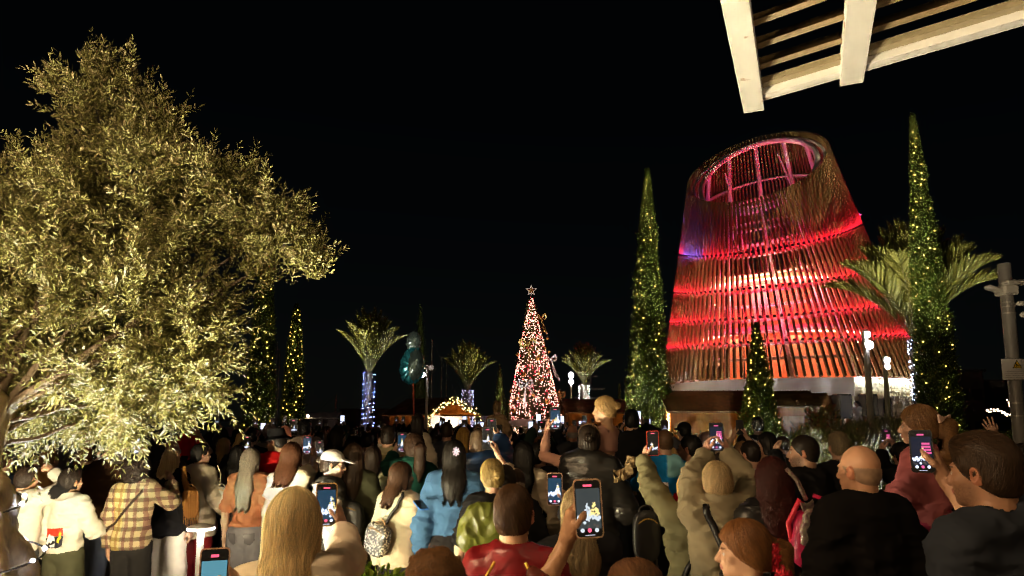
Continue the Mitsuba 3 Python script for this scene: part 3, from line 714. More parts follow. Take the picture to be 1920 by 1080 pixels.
# olive tree over the left of the crowd
olive = thing('olive_tree', 'big floodlit olive tree spreading over the left of the crowd', 'tree')
OY = 4.7
blobs = [(195, 250, 42, 105, 0.30), (300, 300, 58, 85, 0.3), (140, 330, 75, 62, 0.35), (105, 415, 170, 92, 0.6), (285, 400, 145, 100, 0.6), (430, 405, 85, 78, 0.4), (505, 410, 52, 36, 0.3), (540, 445, 38, 28, 0.3), (20, 410, 80, 75, 0.5),
         (90, 570, 215, 130, 0.75), (285, 575, 140, 120, 0.7), (375, 640, 72, 100, 0.5), (60, 700, 195, 98, 0.7), (225, 712, 150, 74, 0.65), (350, 735, 65, 58, 0.4), (100, 768, 190, 42, 0.55), (255, 768, 110, 34, 0.45), (-130, 560, 140, 220, 0.8)]
px2m = OY / F
BL = [(at(px, py, OY), rx * px2m, ry * px2m, d) for px, py, rx, ry, d in blobs]
root = A(at(2, 785, 3.55)[0], 3.55, 0)
crotch = at(-85, 880, 3.8)
tr_path = np.array([root, root + A(0.05, 0.02, 0.35), root + A(-0.01, 0.06, 0.75), root + A(-0.08, 0.10, 1.08), crotch, crotch + A(-0.05, 0.25, 0.4)])


def gnarl(m, amp, fr, seed):
    v = m[0]
    n = trimesh.Trimesh(v, m[1], process=False).vertex_normals
    return v + n * ((meshkit.fbm(v * A(fr, fr, fr * 0.28), 4, seed) - 0.5) * amp)[:, None], m[1]


tp = np.array([np.interp(np.linspace(0, 5, 60), range(6), tr_path[:, i]) for i in range(3)]).T
part(olive, 'trunk', gnarl(tube(tp, np.interp(np.linspace(0, 5, 60), range(6), [0.34, 0.24, 0.21, 0.22, 0.2, 0.14]), 48), 0.16, 9, 3), 'bark', smooth=True)
tops = []
limbs = []
for i, (c, rx, ry, d) in enumerate(BL):
    s = tp[-12 + (i % 8)]
    m1 = s * 0.5 + c * 0.5 + A(vr.normal(0, 0.1), 0.55 + vr.normal(0, 0.1), 0.12)
    t = np.linspace(0, 1, 14)[:, None]
    path = (1 - t) ** 2 * s + 2 * t * (1 - t) * m1 + t * t * (c + A(0, 0.25, ry * 0.5))
    path[1:-1] += vr.normal(0, 0.012, (12, 3))
    part(olive, 'limb', gnarl(tube(path, np.linspace(0.026 if i < 9 else 0.018, 0.005, 14), 8), 0.02, 22, i), 'branch_bark', smooth=True)
    limbs.append(path)
LP = np.vstack(limbs)
st_, di_, ln_ = [], [], []
area = np.array([rx * ry for _, rx, ry, _ in BL])
cnt = (area / area.sum() * 760).astype(int)
for (c, rx, ry, d), n in zip(BL, cnt):
    u = vr.standard_normal((n, 3))
    u /= np.linalg.norm(u, axis=1, keepdims=True)
    r = vr.random(n) ** 0.36
    p = c + u * A(rx, d, ry) * r[:, None] * 0.95
    low = np.clip((2.7 - p[:, 2]) / 1.0, 0, 1)
    dc_ = u * A(1, 1, 0.9) + A(0, 0, 1) * (0.70 - 1.15 * low)[:, None] + vr.normal(0, 0.3, (n, 3))
    dc_ /= np.linalg.norm(dc_, axis=1, keepdims=True)
    m = 8                                                               # a spray: twigs fanning from one point
    dd = np.repeat(dc_, m, 0) + vr.normal(0, 0.38, (n * m, 3))
    dd /= np.linalg.norm(dd, axis=1, keepdims=True)
    pp = np.repeat(p, m, 0) + np.repeat(dc_, m, 0) * vr.uniform(-0.14, 0.12, (n * m, 1)) + vr.normal(0, 0.03, (n * m, 3))
    st_.append(pp), di_.append(dd), ln_.append(vr.uniform(0.16, 0.32, n * m))
tips = [(190, 150, -0.15), (208, 135, 0.05), (270, 175, 0.25), (150, 190, -0.5), (245, 200, 0.2), (330, 260, 0.4), (310, 230, 0.15), (120, 250, -0.6), (420, 310, 0.4), (395, 320, 0.1), (480, 320, 0.4), (570, 370, 1.2), (545, 400, 0.9), (590, 445, 1.3), (595, 470, 0.9), (500, 480, 0.9), (170, 130, -0.3), (100, 140, -0.9), (235, 130, 0.35), (185, 110, 0.0)]
for px, py, lean in tips:
    n = 20
    p = at(px, py, OY)[None] - A(0.1 * lean, 0, 0.14) + vr.normal(0, 0.055, (n, 3))
    dd = A(lean, 0, 1) + vr.normal(0, 0.35, (n, 3))
    st_.append(p), di_.append(dd / np.linalg.norm(dd, axis=1, keepdims=True)), ln_.append(vr.uniform(0.14, 0.24, n))
st_, di_, ln_ = np.vstack(st_), np.vstack(di_), np.concatenate(ln_)
NT = len(st_)
bend = vr.normal(0, 0.22, (NT, 3)) + A(0, 0, -0.12)
twigs = []
K = 9
ts = np.linspace(0.1, 1, K)
pos, lead, sz = [], [], []
for s in ts:
    p = st_ + di_ * (ln_ * s)[:, None] + bend * (ln_ * s * s * 0.5)[:, None]
    t = di_ + bend * s
    t /= np.linalg.norm(t, axis=1, keepdims=True)
    x = np.cross(t, A(0.3, 0.2, 1.0))
    x /= np.linalg.norm(x, axis=1, keepdims=True)
    a = (0 if int(round(s * 100)) % 2 else 1.3) + vr.normal(0, 0.3, NT)
    side = x * np.cos(a)[:, None] + np.cross(t, x) * np.sin(a)[:, None]
    for sg in (-1, 1):
        keep = vr.random(NT) < 0.93
        o = t * 0.75 + sg * side * (0.75 if s < 0.95 else 0.3) + vr.normal(0, 0.14, (NT, 3))
        pos.append(p[keep]), lead.append(o[keep]), sz.append((vr.uniform(0.044, 0.078, NT) * (1.08 - 0.40 * s))[keep])
pos, lead, sz = np.vstack(pos), np.vstack(lead), np.concatenate(sz)
fol = copies((LEAF6[0] * A(1.2, 1, 1), LEAF6[1]), pos, frames(lead, vr), sz)
part(olive, 'foliage', fol, 'leaf', stuff=True, color=tint((0.21, 0.215, 0.085), len(pos), 7, vr, 0.3, (0.36, 0.33, 0.18), 0.35))
tw = []
for i in range(0, NT, 1):
    e = st_[i] + di_[i] * ln_[i] + bend[i] * ln_[i] * 0.5
    tw.append((st_[i] - di_[i] * 0.05, st_[i] + di_[i] * ln_[i] * 0.5 + bend[i] * ln_[i] * 0.12, e))
tw = np.array(tw)
PR = np.array([[0, 1, 0], [0.87, -0.5, 0], [-0.87, -0.5, 0]])
tv = (tw[:, :, None, :] + np.stack([PR[:, [0, 2, 1]] * 0 + q for q in PR])[None, None] * np.array([0.0026, 0.002, 0.0008])[None, :, None, None]).reshape(-1, 3)
tf = []
for s in range(2):
    for j in range(3):
        a, b = s * 3 + j, s * 3 + (j + 1) % 3
        tf += [[a, b, b + 3], [a, b + 3, a + 3]]
part(olive, 'twig', (tv, (np.array(tf)[None] + (np.arange(NT) * 9)[:, None, None]).reshape(-1, 3)), 'bark', stuff=True)
oi = vr.choice(NT, 60)
part(olive, 'olive', copies(mv(ball((0, 0, 0), 1, 1), s=1.0), st_[oi] + di_[oi] * 0.06, None, np.full(60, 0.010)), 'gloss', stuff=True, smooth=True, color=A(0.02, 0.015, 0.02))
# its floodlight in the planter and the cold fairy lights round the trunk
FL = [(A(-2.75, 3.95, 0.62), A(0.05, 0.12, 1.0), 1.5, 'floodlight in the planter right under the olive crown'), (A(-2.6, 2.35, 0.42), A(0.10, 0.62, 1.0), 1.1, 'second floodlight in front of the olive tree')]
for fp, nrm, gl_, lab in FL:
  nrm = nrm / np.linalg.norm(nrm)
  fl = thing('ground_floodlight', lab, 'floodlight')
  FR = frame(np.cross(nrm, A(1, 0, 0)) * -1, nrm)
  part(fl, 'housing', mv(cbox(0.3, 0.22, 0.12, 0.02), fp, FR), 'black_plastic')
  part(fl, 'lens', mv(box(-0.13, -0.09, 0.061, 0.13, 0.09, 0.066), fp, FR), 'bulb_glass', emit=OLIVE * gl_, w=4)
  part(fl, 'stake', tube([A(fp[0], fp[1], 0), fp], 0.02, 6), 'black_plastic')
fs = thing('trunk_lights', 'cold white fairy lights with dark wire round the olive trunk', 'string lights')
th = np.linspace(0, 9 * PI, 130)
zz = np.linspace(0.45, 1.62, 130)
tcx = np.interp(zz, tp[:48, 2], tp[:48, 0]), np.interp(zz, tp[:48, 2], tp[:48, 1])
wp = np.stack([tcx[0] + (0.285 + 0.02 * np.sin(th * 1.7)) * np.cos(th), tcx[1] + (0.285 + 0.02 * np.sin(th * 1.7)) * np.sin(th), zz], 1)
part(fs, 'wire', tube(wp, 0.0055, 6), 'black_plastic', smooth=True)
bi = np.arange(2, 130, 3)
part(fs, 'bulb', copies(ball((0, 0, 0), 0.012, 1), wp[bi] + A(0, -0.004, 0.005)), 'bulb_glass', stuff=True, emit=(55, 68, 105), w=1.2)


def cypress(px, py_tip, Y, wpx, label, lights=True, lean=0.0, seed=0, dark=1.0, n=24000, bulb_n=110, r_b=0.027, belly=0.62, up=0.0, base=(0.075, 0.115, 0.028)):
    g = np.random.default_rng(100 + seed)
    k = thing('cypress_tree', label, 'tree')
    x = px_x(px, Y)
    H = at(960, py_tip, Y)[2]
    W = wpx / F * Y / 2
    part(k, 'trunk', tube([(x, Y, 0), (x + lean * H * 0.5, Y, H * 0.5), (x + lean * H * 0.9, Y, H * 0.9)], [0.13, 0.08, 0.02], 8), 'bark')
    h = g.random(n) ** 1.25
    prof = lambda h: np.where(h < 0.3, 0.72 + 0.28 * np.sin(np.clip(h / 0.3, 0, 1) * PI / 2), np.clip((1 - h) / 0.7, 0, 1) ** belly)
    a = g.random(n) * 2 * PI
    lump = 0.62 + 0.85 * (meshkit.fbm(np.stack([np.cos(a) * 1.7, np.sin(a) * 1.7, h * H * 1.25], 1), 3, seed) - 0.10)
    lump = np.where(g.random(n) < 0.05, lump * 1.18, lump)
    r = W * prof(h) * lump * (0.55 + 0.45 * g.random(n) ** 0.45)
    p = np.stack([x + lean * h * H + r * np.cos(a), Y + r * np.sin(a), 0.15 + h * (H - 0.25)], 1)
    d = np.stack([np.cos(a) * 0.75, np.sin(a) * 0.75, 1.0 + 0 * a], 1) + g.normal(0, 0.35, (n, 3))
    s = g.uniform(0.07, 0.19, n) * (0.6 + 0.45 * (1 - h)) * (H / 10) ** 0.35
    part(k, 'foliage', copies(SPRAY, p, frames(d, g), s), 'needle', stuff=True, color=tint(np.array(base) * dark, n, 4, g, 0.35, np.array((0.11, 0.14, 0.04)) * dark, 0.3))
    core = mv(lathe([(0.001, 0.1)] + [(max(W * float(prof(np.array(q))) * 0.62, 0.012), 0.1 + q * (H - 0.4)) for q in np.linspace(0, 1, 14)], 14), (x, Y, 0))
    core[0][:, 0] += lean * core[0][:, 2]
    part(k, 'inner_branches', core, 'painted', smooth=True, color=np.array(base))
    if lights:
        q = thing('tree_lights', 'warm fairy lights on the ' + label.split(' beside')[0].split(' in front')[0], 'string lights')
        m = int(bulb_n * 1.5)
        hh = np.linspace(0.03, 0.965, m) + g.normal(0, 0.006, m)
        aa = np.linspace(0, m * 2.399963, m) + g.normal(0, 0.5, m)
        rr = W * prof(hh) * 0.93
        bp = np.stack([x + lean * hh * H + rr * np.cos(aa), Y + rr * np.sin(aa), 0.15 + hh * (H - 0.25)], 1)
        part(q, 'bulb', copies(ball((0, 0, 0), r_b, 0), bp), 'bulb_glass', stuff=True, emit=(5.0, 3.1, 0.6), w=0.7)
        wh_ = np.linspace(0.02, 0.96, 300)
        wr = W * prof(wh_) * 0.85
        part(q, 'wire', tube(np.stack([x + lean * wh_ * H + wr * np.cos(wh_ * 90), Y + wr * np.sin(wh_ * 90), 0.15 + wh_ * (H - 0.25)], 1), 0.005, 3), 'dark_steel')
    return x, H


cypress(1215, 312, 22, 72, 'tall cypress in the middle of the picture beside the orange hut', seed=1, lean=0.018, belly=0.72, bulb_n=75)
cypress(1766, 210, 20, 68, 'tallest cypress beside the tower, in front of the big palm', seed=2, lean=-0.016, bulb_n=95, belly=0.72)
cypress(1425, 600, 20, 78, 'short broad cypress in front of the tower', seed=3, n=17000, bulb_n=50, belly=0.85)
cypress(548, 566, 28, 40, 'slim lit cypress left of the tall palm', seed=4, bulb_n=95, r_b=0.032, belly=0.5)
cypress(482, 425, 20, 50, 'lit cypress half hidden behind the olive tree', seed=5, lean=0.011, bulb_n=85, belly=0.6)
for i, (px, py, Y, w_, dk, lab) in enumerate(((785, 570, 80, 40, 1.0, 'unlit dark cypress behind the blue balloon'), (937, 682, 48, 24, 1.0, 'small unlit cypress left of the decorated tree'), (953, 745, 44, 14, 1.0, 'low conifer at the left foot of the decorated tree'), (1163, 717, 48, 12, 1.0, 'tiny far cypress left of the tall middle cypress'), (1175, 705, 52, 12, 1.0, 'far dark cypress just behind the tall middle cypress'))):
    cypress(px, py, Y, w_, lab, lights=False, seed=20 + i, dark=dk, n=4000)


def palm(px, py_crown, Y, spread, rise, label, seed, trunk_r=0.17, nf=34, lights=(7, 7.6, 9.5), bulbs=260, lean=0.0, droop=0.25, fl_w=1.0, lab_l='', fr=None):
    g = np.random.default_rng(300 + seed)
    k = thing('palm_tree', label, 'palm')
    x = px_x(px, Y)
    z = at(960, py_crown, Y)[2]
    hs = np.linspace(0, 1, 26)
    tp_ = np.stack([x - lean * (1 - hs) * z, Y + 0 * hs, hs * z], 1)
    part(k, 'trunk', gnarl(tube(tp_, trunk_r * (1.0 + 0.12 * (np.arange(26) % 2) + 0.25 * np.exp(-hs * 6)), 14), 0.10, 8, seed), 'bark', smooth=30)
    bt = []
    for i in range(150):
        h_ = g.random()
        a = g.random() * 2 * PI
        c = A(x - lean * (1 - h_) * z + trunk_r * math.cos(a), Y + trunk_r * math.sin(a), h_ * z)
        bt.append(mv((np.array([[-0.06, 0, 0], [0.06, 0, 0], [0.03, 0.07, 0.16], [-0.03, 0.07, 0.16], [0, -0.03, 0.08]]), np.array([[0, 1, 4], [1, 2, 4], [2, 3, 4], [3, 0, 4]])), c, rotz(a - PI / 2)))
    part(k, 'trunk_boots', cat(bt), 'bark', stuff=True)
    L = spread
    for i in range(nf):
        a = i * 2.39996 + g.normal(0, 0.15)
        el = (0.22 + 0.78 * ((i + 0.5) / nf) ** 0.8)          # 1 = upright in the middle
        t = np.linspace(0, 1, 24)
        out = L * (0.86 - 0.74 * el)
        upw = rise * (0.66 + 0.42 * el)
        dr_ = droop * L * (1.12 - el) * 0.9
        rr = out * t ** 1.25
        zz_ = upw * (t ** 0.95) - dr_ * t ** 3
        pth = np.stack([x + 0.08 * math.cos(a) + rr * math.cos(a), Y + 0.08 * math.sin(a) + rr * math.sin(a), z + zz_], 1)
        fk = part(k, 'frond', tube(pth, np.linspace(0.028, 0.006, 24), 5), 'painted', smooth=True, color=A(0.16, 0.15, 0.05))
        m = 62
        s = np.linspace(0.22, 0.995, m)
        p = np.stack([np.interp(s, t, pth[:, j]) for j in range(3)], 1)
        tg = np.gradient(p, axis=0)
        tg /= np.linalg.norm(tg, axis=1, keepdims=True)
        sd = np.cross(tg, A(0, 0, 1))
        sd /= np.linalg.norm(sd, axis=1, keepdims=True) + 1e-9
        nm = np.cross(sd, tg)
        ps, ds, ss_ = [], [], []
        for sg in (-1, 1):
            d = tg * (0.85 + 0.5 * s[:, None] ** 2) + sg * sd * 0.62 + nm * 0.38 + g.normal(0, 0.07, (m, 3))
            ps.append(p), ds.append(d), ss_.append(L * 0.24 * np.sin(np.clip(s * 1.02, 0, 1) * PI * 0.86 + 0.25) * g.uniform(0.85, 1.1, m) + 0.04)
        q = copies((SPRAY[0] * A(0.42, 1, 0.5), SPRAY[1]), np.vstack(ps), frames(np.vstack(ds), g), np.concatenate(ss_))
        part(fk, 'leaflet', q, 'leaf', stuff=True, color=tint((0.155, 0.155, 0.048), 2 * m, 4, g, 0.25))
    if bulbs:
        q = thing('palm_lights', 'cold white fairy lights wrapped round the trunk of the ' + lab_l, 'string lights')
        h_ = np.sort(g.random(bulbs))
        a = np.linspace(0, 2 * PI * bulbs / 9, bulbs) + g.normal(0, 0.3, bulbs)
        bp = np.stack([x - lean * (1 - h_) * z + (trunk_r + 0.09) * np.cos(a), Y + (trunk_r + 0.09) * np.sin(a), 0.3 + h_ * (z - 0.25)], 1)
        part(q, 'bulb', copies(ball((0, 0, 0), 0.021, 0), bp), 'bulb_glass', stuff=True, emit=lights, w=0.6)
        part(q, 'wire', tube(bp, 0.005, 3), 'dark_steel')
    u = thing('palm_uplight', 'small ground spotlight at the foot of the ' + lab_l, 'floodlight')
    part(u, 'housing', mv(lathe([(0.001, 0), (0.12, 0), (0.13, 0.16), (0.11, 0.165), (0.001, 0.16)], 14), (x + 0.15, Y - 1.1, 0)), 'black_plastic')
    part(u, 'lens', mv(lathe([(0.10, 0.0), (0.001, 0.004)], 14), (x + 0.15, Y - 1.1, 0.175)), 'lamp_body')
    for dx in (-2.9, 2.9):  # two added beams beside the palm, away from the housing
        spot(u, (x + dx, Y - 1.2, 0.25), (x, Y - 0.05, z + rise * 0.62), 700 * fl_w * (z + 1.5) ** 2 / 25, 30, 0.5, (1.0, 0.9, 0.55))
    return k


palm(690, 700, 30, 2.3, 2.75, 'tall palm with its trunk wrapped in cold blue lights', 1, lab_l='tall palm left of the balloon', lights=(2.0, 2.8, 8.0), bulbs=150)
palm(876, 733, 38, 2.2, 2.65, 'middle palm with a white lit trunk behind the garlanded hut', 2, lab_l='middle palm behind the hut', lights=(3.2, 3.0, 4.8), bulbs=220, trunk_r=0.24)
palm(1096, 722, 42, 2.3, 2.5, 'right small palm with a white lit trunk beside the decorated tree', 3, lab_l='palm right of the decorated tree', lights=(8, 8, 7), bulbs=300, trunk_r=0.24)
palm(1728, 640, 24, 4.4, 4.2, 'large palm arching behind the tallest cypress', 4, lab_l='large palm by the tower', lights=(4.5, 6, 9.5), bulbs=260, nf=36, droop=0.30, fl_w=0.6)

# uplights at the feet of the cypresses; those for grasses and shrubs are added
for px, Y, g_, hh_, lab in ((1218, 20.2, 1.0, 3.2, 'tall middle cypress'), (1776, 18.6, 0.30, 6.0, 'tallest cypress'), (1430, 18.9, 0.5, 4.4, 'short broad cypress'), (548, 26.4, 0.35, 2.6, 'slim lit cypress'), (490, 18.4, 0.3, 3.0, 'cypress behind the olive tree'), (945, 42.8, 0.8, 1.6, 'low conifer by the decorated tree'), (937, 46.4, 0.5, 2.5, 'small unlit cypress'), (1590, 8.8, 4.0, 1.7, 'grasses below the stage, added'), (1500, 8.6, 2.2, 1.7, 'shrubs before the sheds, added'), (1670, 9.2, 3.2, 1.8, 'grasses by the lamp post, added')):
    u = thing('tree_uplight', 'small ground spotlight at the foot of the ' + lab, 'floodlight')
    x = px_x(px, Y)
    part(u, 'housing', mv(lathe([(0.001, 0), (0.10, 0), (0.11, 0.14), (0.001, 0.14)], 14), (x, Y, 0)), 'black_plastic')
    part(u, 'lens', mv(lathe([(0.09, 0.0), (0.001, 0.004)], 14), (x, Y, 0.15)), 'lamp_body')
    spot(u, (x, Y, 0.2), (x, Y + 1.75 if Y > 10 else Y + 4.5, hh_), 520 * g_, 42 if abs(px - 1500) > 300 or Y < 10 else 25, 0.5)

# decorated tree
xt = thing('decorated_tree', 'tall cone tree covered in pink white lights with a star on top', 'tree')
XY, XX = 45.0, px_x(1003, 45)
ZB, ZT = 0.85, at(996, 556, 45)[2]
XL = (at(996, 556, 45)[0] - XX)
n = 15000
h = 1 - np.sqrt(vr.random(n))
a = vr.random(n) * 2 * PI
RX = 1.95
r = RX * (1 - h) * (0.75 + 0.25 * vr.random(n)) + 0.05
p = np.stack([XX + XL * h + r * np.cos(a), XY + r * np.sin(a), ZB + h * (ZT - ZB)], 1)
d = np.stack([np.cos(a), np.sin(a), 0.1 + 0 * a], 1) + vr.normal(0, 0.4, (n, 3))
part(xt, 'branches', copies(SPRAY, p, frames(d, vr), vr.uniform(0.12, 0.26, n)), 'needle', stuff=True, color=tint((0.045, 0.05, 0.02), n, 4, vr, 0.35, (0.10, 0.03, 0.02), 0.2))
co = mv(lathe([(0.001, ZB), (RX * 0.78, ZB), (0.03, ZT)], 24), (XX, XY, 0))
co[0][:, 0] += XL * (co[0][:, 2] - ZB) / (ZT - ZB)
part(xt, 'inner_cone', co, 'painted', smooth=30, color=A(0.05, 0.055, 0.022))
part(xt, 'plinth', mv(lathe([(0.001, 0), (2.1, 0), (2.1, ZB), (0.001, ZB)], 24), (XX, XY, 0)), 'white_cloth')
for dx, lab in ((-3.2, 'added ground spotlight left of the decorated tree'), (3.4, 'added ground spotlight right of the decorated tree')):  # added spots to brighten the bows and the tree front
    u = thing('tree_uplight', lab, 'floodlight')
    part(u, 'housing', mv(lathe([(0.001, 0), (0.12, 0), (0.13, 0.2), (0.001, 0.2)], 14), (XX + dx, 40.5, 0)), 'black_plastic')
    spot(u, (XX + dx, 40.5, 0.3), (XX, 44.0, 3.6), 330, 38, 0.5, (1.0, 0.86, 0.72))
xl = thing('decorated_tree_lights', 'thousands of pink white and red bulbs on the decorated tree', 'string lights')
for nm, n, L, w_ in (('bulb', 2500, (5.5, 2.5, 1.8), 1.5), ('red_bulb', 520, (5, 0.06, 0.18), 0.6)):
    h = 1 - vr.random(n) ** 0.62
    a = np.round(vr.random(n) * 46) / 46 * 2 * PI + vr.normal(0, 0.03, n)
    r = RX * (1 - h) * 1.02 + 0.07
    bp = np.stack([XX + XL * h + r * np.cos(a), XY + r * np.sin(a), ZB + h * (ZT - ZB)], 1)
    part(xl, nm, copies(ball((0, 0, 0), 0.030, 0), bp), 'bulb_glass', stuff=True, emit=L, w=w_)


def star_mesh(R, r, th):
    pts = [((R if i % 2 == 0 else r) * math.sin(i * PI / 5), (R if i % 2 == 0 else r) * math.cos(i * PI / 5)) for i in range(10)]
    V = np.array([[x, 0, z] for x, z in pts] + [[0, -th, 0], [0, th, 0]])
    f = [[i, (i + 1) % 10, 10] for i in range(10)] + [[(i + 1) % 10, i, 11] for i in range(10)]
    return V, np.array(f)


k = thing('tree_star', 'five pointed glittering wire star on top of the decorated tree', 'star')
sc_ = at(996, 545, 45)
rim = [sc_ + A((0.36 if i % 2 == 0 else 0.15) * math.sin(i * PI / 5), -0.05, (0.36 if i % 2 == 0 else 0.15) * math.cos(i * PI / 5)) for i in range(11)]
part(k, 'rim', tube(rim, 0.028, 6), 'silver_ribbon')
part(k, 'filling', mv(star_mesh(0.28, 0.12, 0.05), sc_), 'gold_ribbon')
part(k, 'bulb', copies(ball((0, 0, 0), 0.018, 0), np.array([rim[i] + (rim[(i + 1) % 10] - rim[i]) * t + A(0, -0.03, 0) for i in range(10) for t in (0, 0.35, 0.7)])), 'bulb_glass', stuff=True, emit=(1.2, 1.0, 0.8), w=0.1)
part(k, 'stem', tube([sc_ - A(0, 0, 0.55), sc_], 0.03, 6), 'silver_ribbon')
for i, (px, py, s) in enumerate(((982, 702, 1.2), (963, 770, 1.15), (1026, 753, 1.2), (952, 757, 0.95), (969, 747, 0.8), (957, 733, 0.75), (970, 665, 0.9), (1021, 652, 1.0), (1008, 672, 0.9), (984, 604, 0.7), (983, 620, 0.6), (1027, 635, 0.7), (1030, 660, 0.7), (986, 628, 0.6), (1010, 700, 0.7), (1017, 712, 0.7), (1050, 735, 0.8), (1046, 752, 0.8), (1056, 770, 0.8), (1000, 741, 0.7))):
    k = thing('gold_bauble', 'gold bauble on the decorated tree' if 0 else ('gold bauble %s of the decorated tree, %s' % ('at the left edge' if px < 965 else 'near the right edge' if px > 1040 else 'on the face', 'near its foot' if py > 730 else 'halfway up' if py > 640 else 'in its upper part')), 'bauble', 'gold baubles on the decorated tree')
    c = at(px, py, 45)
    hh = (c[2] - ZB) / (ZT - ZB)
    dx = c[0] - XX - XL * hh
    rr = RX * (1 - hh) + 0.05
    c = at(px, py, 45 - math.sqrt(max(rr * rr - dx * dx, 0.0)) - 0.08)
    part(k, 'ball', ball(c, 0.135 * s, 2), 'gold', smooth=True)
    part(k, 'cap', mv(lathe([(0.001, 0), (0.03, 0), (0.03, 0.04), (0.001, 0.045)], 8), c + A(0, 0, 0.13 * s)), 'silver_ribbon')


def ribbon(pts, w, th=0.012, side=(1, 0, 0)):
    pts = np.asarray(pts, float)
    t = np.gradient(pts, axis=0)
    s = np.cross(t, (0, 1, 0.001))
    s /= np.linalg.norm(s, axis=1, keepdims=True) + 1e-9
    w = np.broadcast_to(np.asarray(w, float), (len(pts),))[:, None]
    V = np.stack([pts - s * w / 2, pts + A(0, -th * 2, 0), pts + s * w / 2, pts + A(0, th * 1.2, 0)], 1).reshape(-1, 3)
    f = []
    for i in range(len(pts) - 1):
        for j in range(4):
            a, b = i * 4 + j, i * 4 + (j + 1) % 4
            f += [[a, b, b + 4], [a, b + 4, a + 4]]
    return V, np.array(f)


for px, py, s, m, lab, tails in ((985, 722, 1.0, 'silver_ribbon', 'large white ribbon bow low on the decorated tree', ((-0.05, 1.5), (0.95, 1.05))), (989, 646, 1.1, 'gold_ribbon', 'bronze ribbon bow in the middle of the decorated tree', ((0.25, 1.6), (0.8, 0.8))), (1032, 674, 0.85, 'silver_ribbon', 'lilac white bow on the right flank of the decorated tree', ((0.45, 1.4), (0.7, 1.7))), (1014, 596, 0.75, 'gold_ribbon', 'bronze bow high on the right of the decorated tree', ((0.35, 1.3), (0.55, 1.5))), (1049, 742, 0.8, 'gold_ribbon', 'bronze bow near the right foot of the decorated tree', ((0.2, 1.3), (0.4, 1.2)))):
    k = thing('ribbon_bow', lab, 'bow', 'ribbon bows on the decorated tree')
    c = at(px, py, 45)
    hh = (c[2] - ZB) / (ZT - ZB)
    dx = c[0] - XX - XL * hh
    rr = RX * (1 - hh)
    c = at(px, py, 45 - math.sqrt(max(rr * rr - dx * dx, 0.0)) - 0.2)
    for sx in (-1, 1):
        t = np.linspace(0, 1, 14)
        lp = np.stack([sx * 0.44 * s * np.sin(t * PI) ** 0.8, -0.05 - 0.09 * np.sin(t * 2 * PI), 0.20 * s * np.sin(t * 2 * PI) * (1 if 1 else -1) + 0.13 * s * np.sin(t * PI)], 1)
        part(k, 'loop', mv(ribbon(lp, 0.17 * s), c), m, smooth=50)
    part(k, 'knot', mv(tri(trimesh.creation.icosphere(2, 0.085 * s)), c + A(0, -0.08, 0)), m, smooth=True)
    for ex, ez in tails:
        t = np.linspace(0, 1, 16)
        part(k, 'tail', mv(ribbon(np.stack([ex * s * t, -0.05 - 0.04 * np.sin(t * 9), -ez * s * t + 0.04 * np.sin(t * 7)], 1), 0.10 * s + 0.08 * s * t), c), m, smooth=50)

# foil balloon held up over the crowd
k = thing('foil_balloon', 'shiny blue foil balloon with a small round top on a red stick', 'balloon')
bcn = at(773, 685, 9.0)
for nm, c, rx, rz_, m in (('body', bcn, 0.163, 0.252, 'foil_blue'), ('head', at(776, 640, 9.0), 0.098, 0.142, 'foil_clear')):
    s_ = trimesh.creation.icosphere(5, 1.0)
    v = np.asarray(s_.vertices).copy()
    edge = np.sqrt(v[:, 0] ** 2 + v[:, 2] ** 2)
    an = np.arctan2(v[:, 2], v[:, 0])
    pk = 0.014 * np.clip(edge, 0, 1) ** 6 * np.sin(an * 26) + 0.02 * edge ** 3 * np.sin(an * 11 + 1)
    v = v * A(rx * 1.0, rx * 0.62, rz_) * (1 + 0 * edge)[:, None]
    v[:, 1] *= 1 + pk * 6
    v[:, 0] *= 1 + 0.10 * (v[:, 2] / rz_) * -1
    v += np.asarray(s_.vertices) * pk[:, None] * 0.25
    b = part(k, nm, (v @ rotz(0.25).T @ roty(0.12).T + c, np.asarray(s_.faces)), m, smooth=True)
part(k, 'front_panel', (lambda v, f: (v, f))(*(lambda s_: ((np.asarray(s_.vertices) * A(0.135, 0.105, 0.222) * (1 + 0.015 * np.sin(np.arctan2(np.asarray(s_.vertices)[:, 2], np.asarray(s_.vertices)[:, 0]) * 18))[:, None]) @ roty(0.10).T + bcn + A(0.022, -0.012, 0.004), np.asarray(s_.faces)))(trimesh.creation.icosphere(4, 1.0))), 'foil_clear', smooth=True)
mat('red_plastic', (0.38, 0.06, 0.03), 0.4)
part(k, 'neck', tube([at(777, 664, 9), at(775, 660, 9), at(776, 654, 9)], [0.035, 0.03, 0.04], 10), 'foil_blue')
part(k, 'tail', tube([at(782, 709, 8.98), at(774, 718, 8.97), at(770, 722, 8.96)], [0.008, 0.006, 0.018], 6), 'foil_clear')
part(k, 'stick', tube([at(775, 716, 9.0), at(776, 800, 9.0)], 0.011, 6), 'red_plastic')


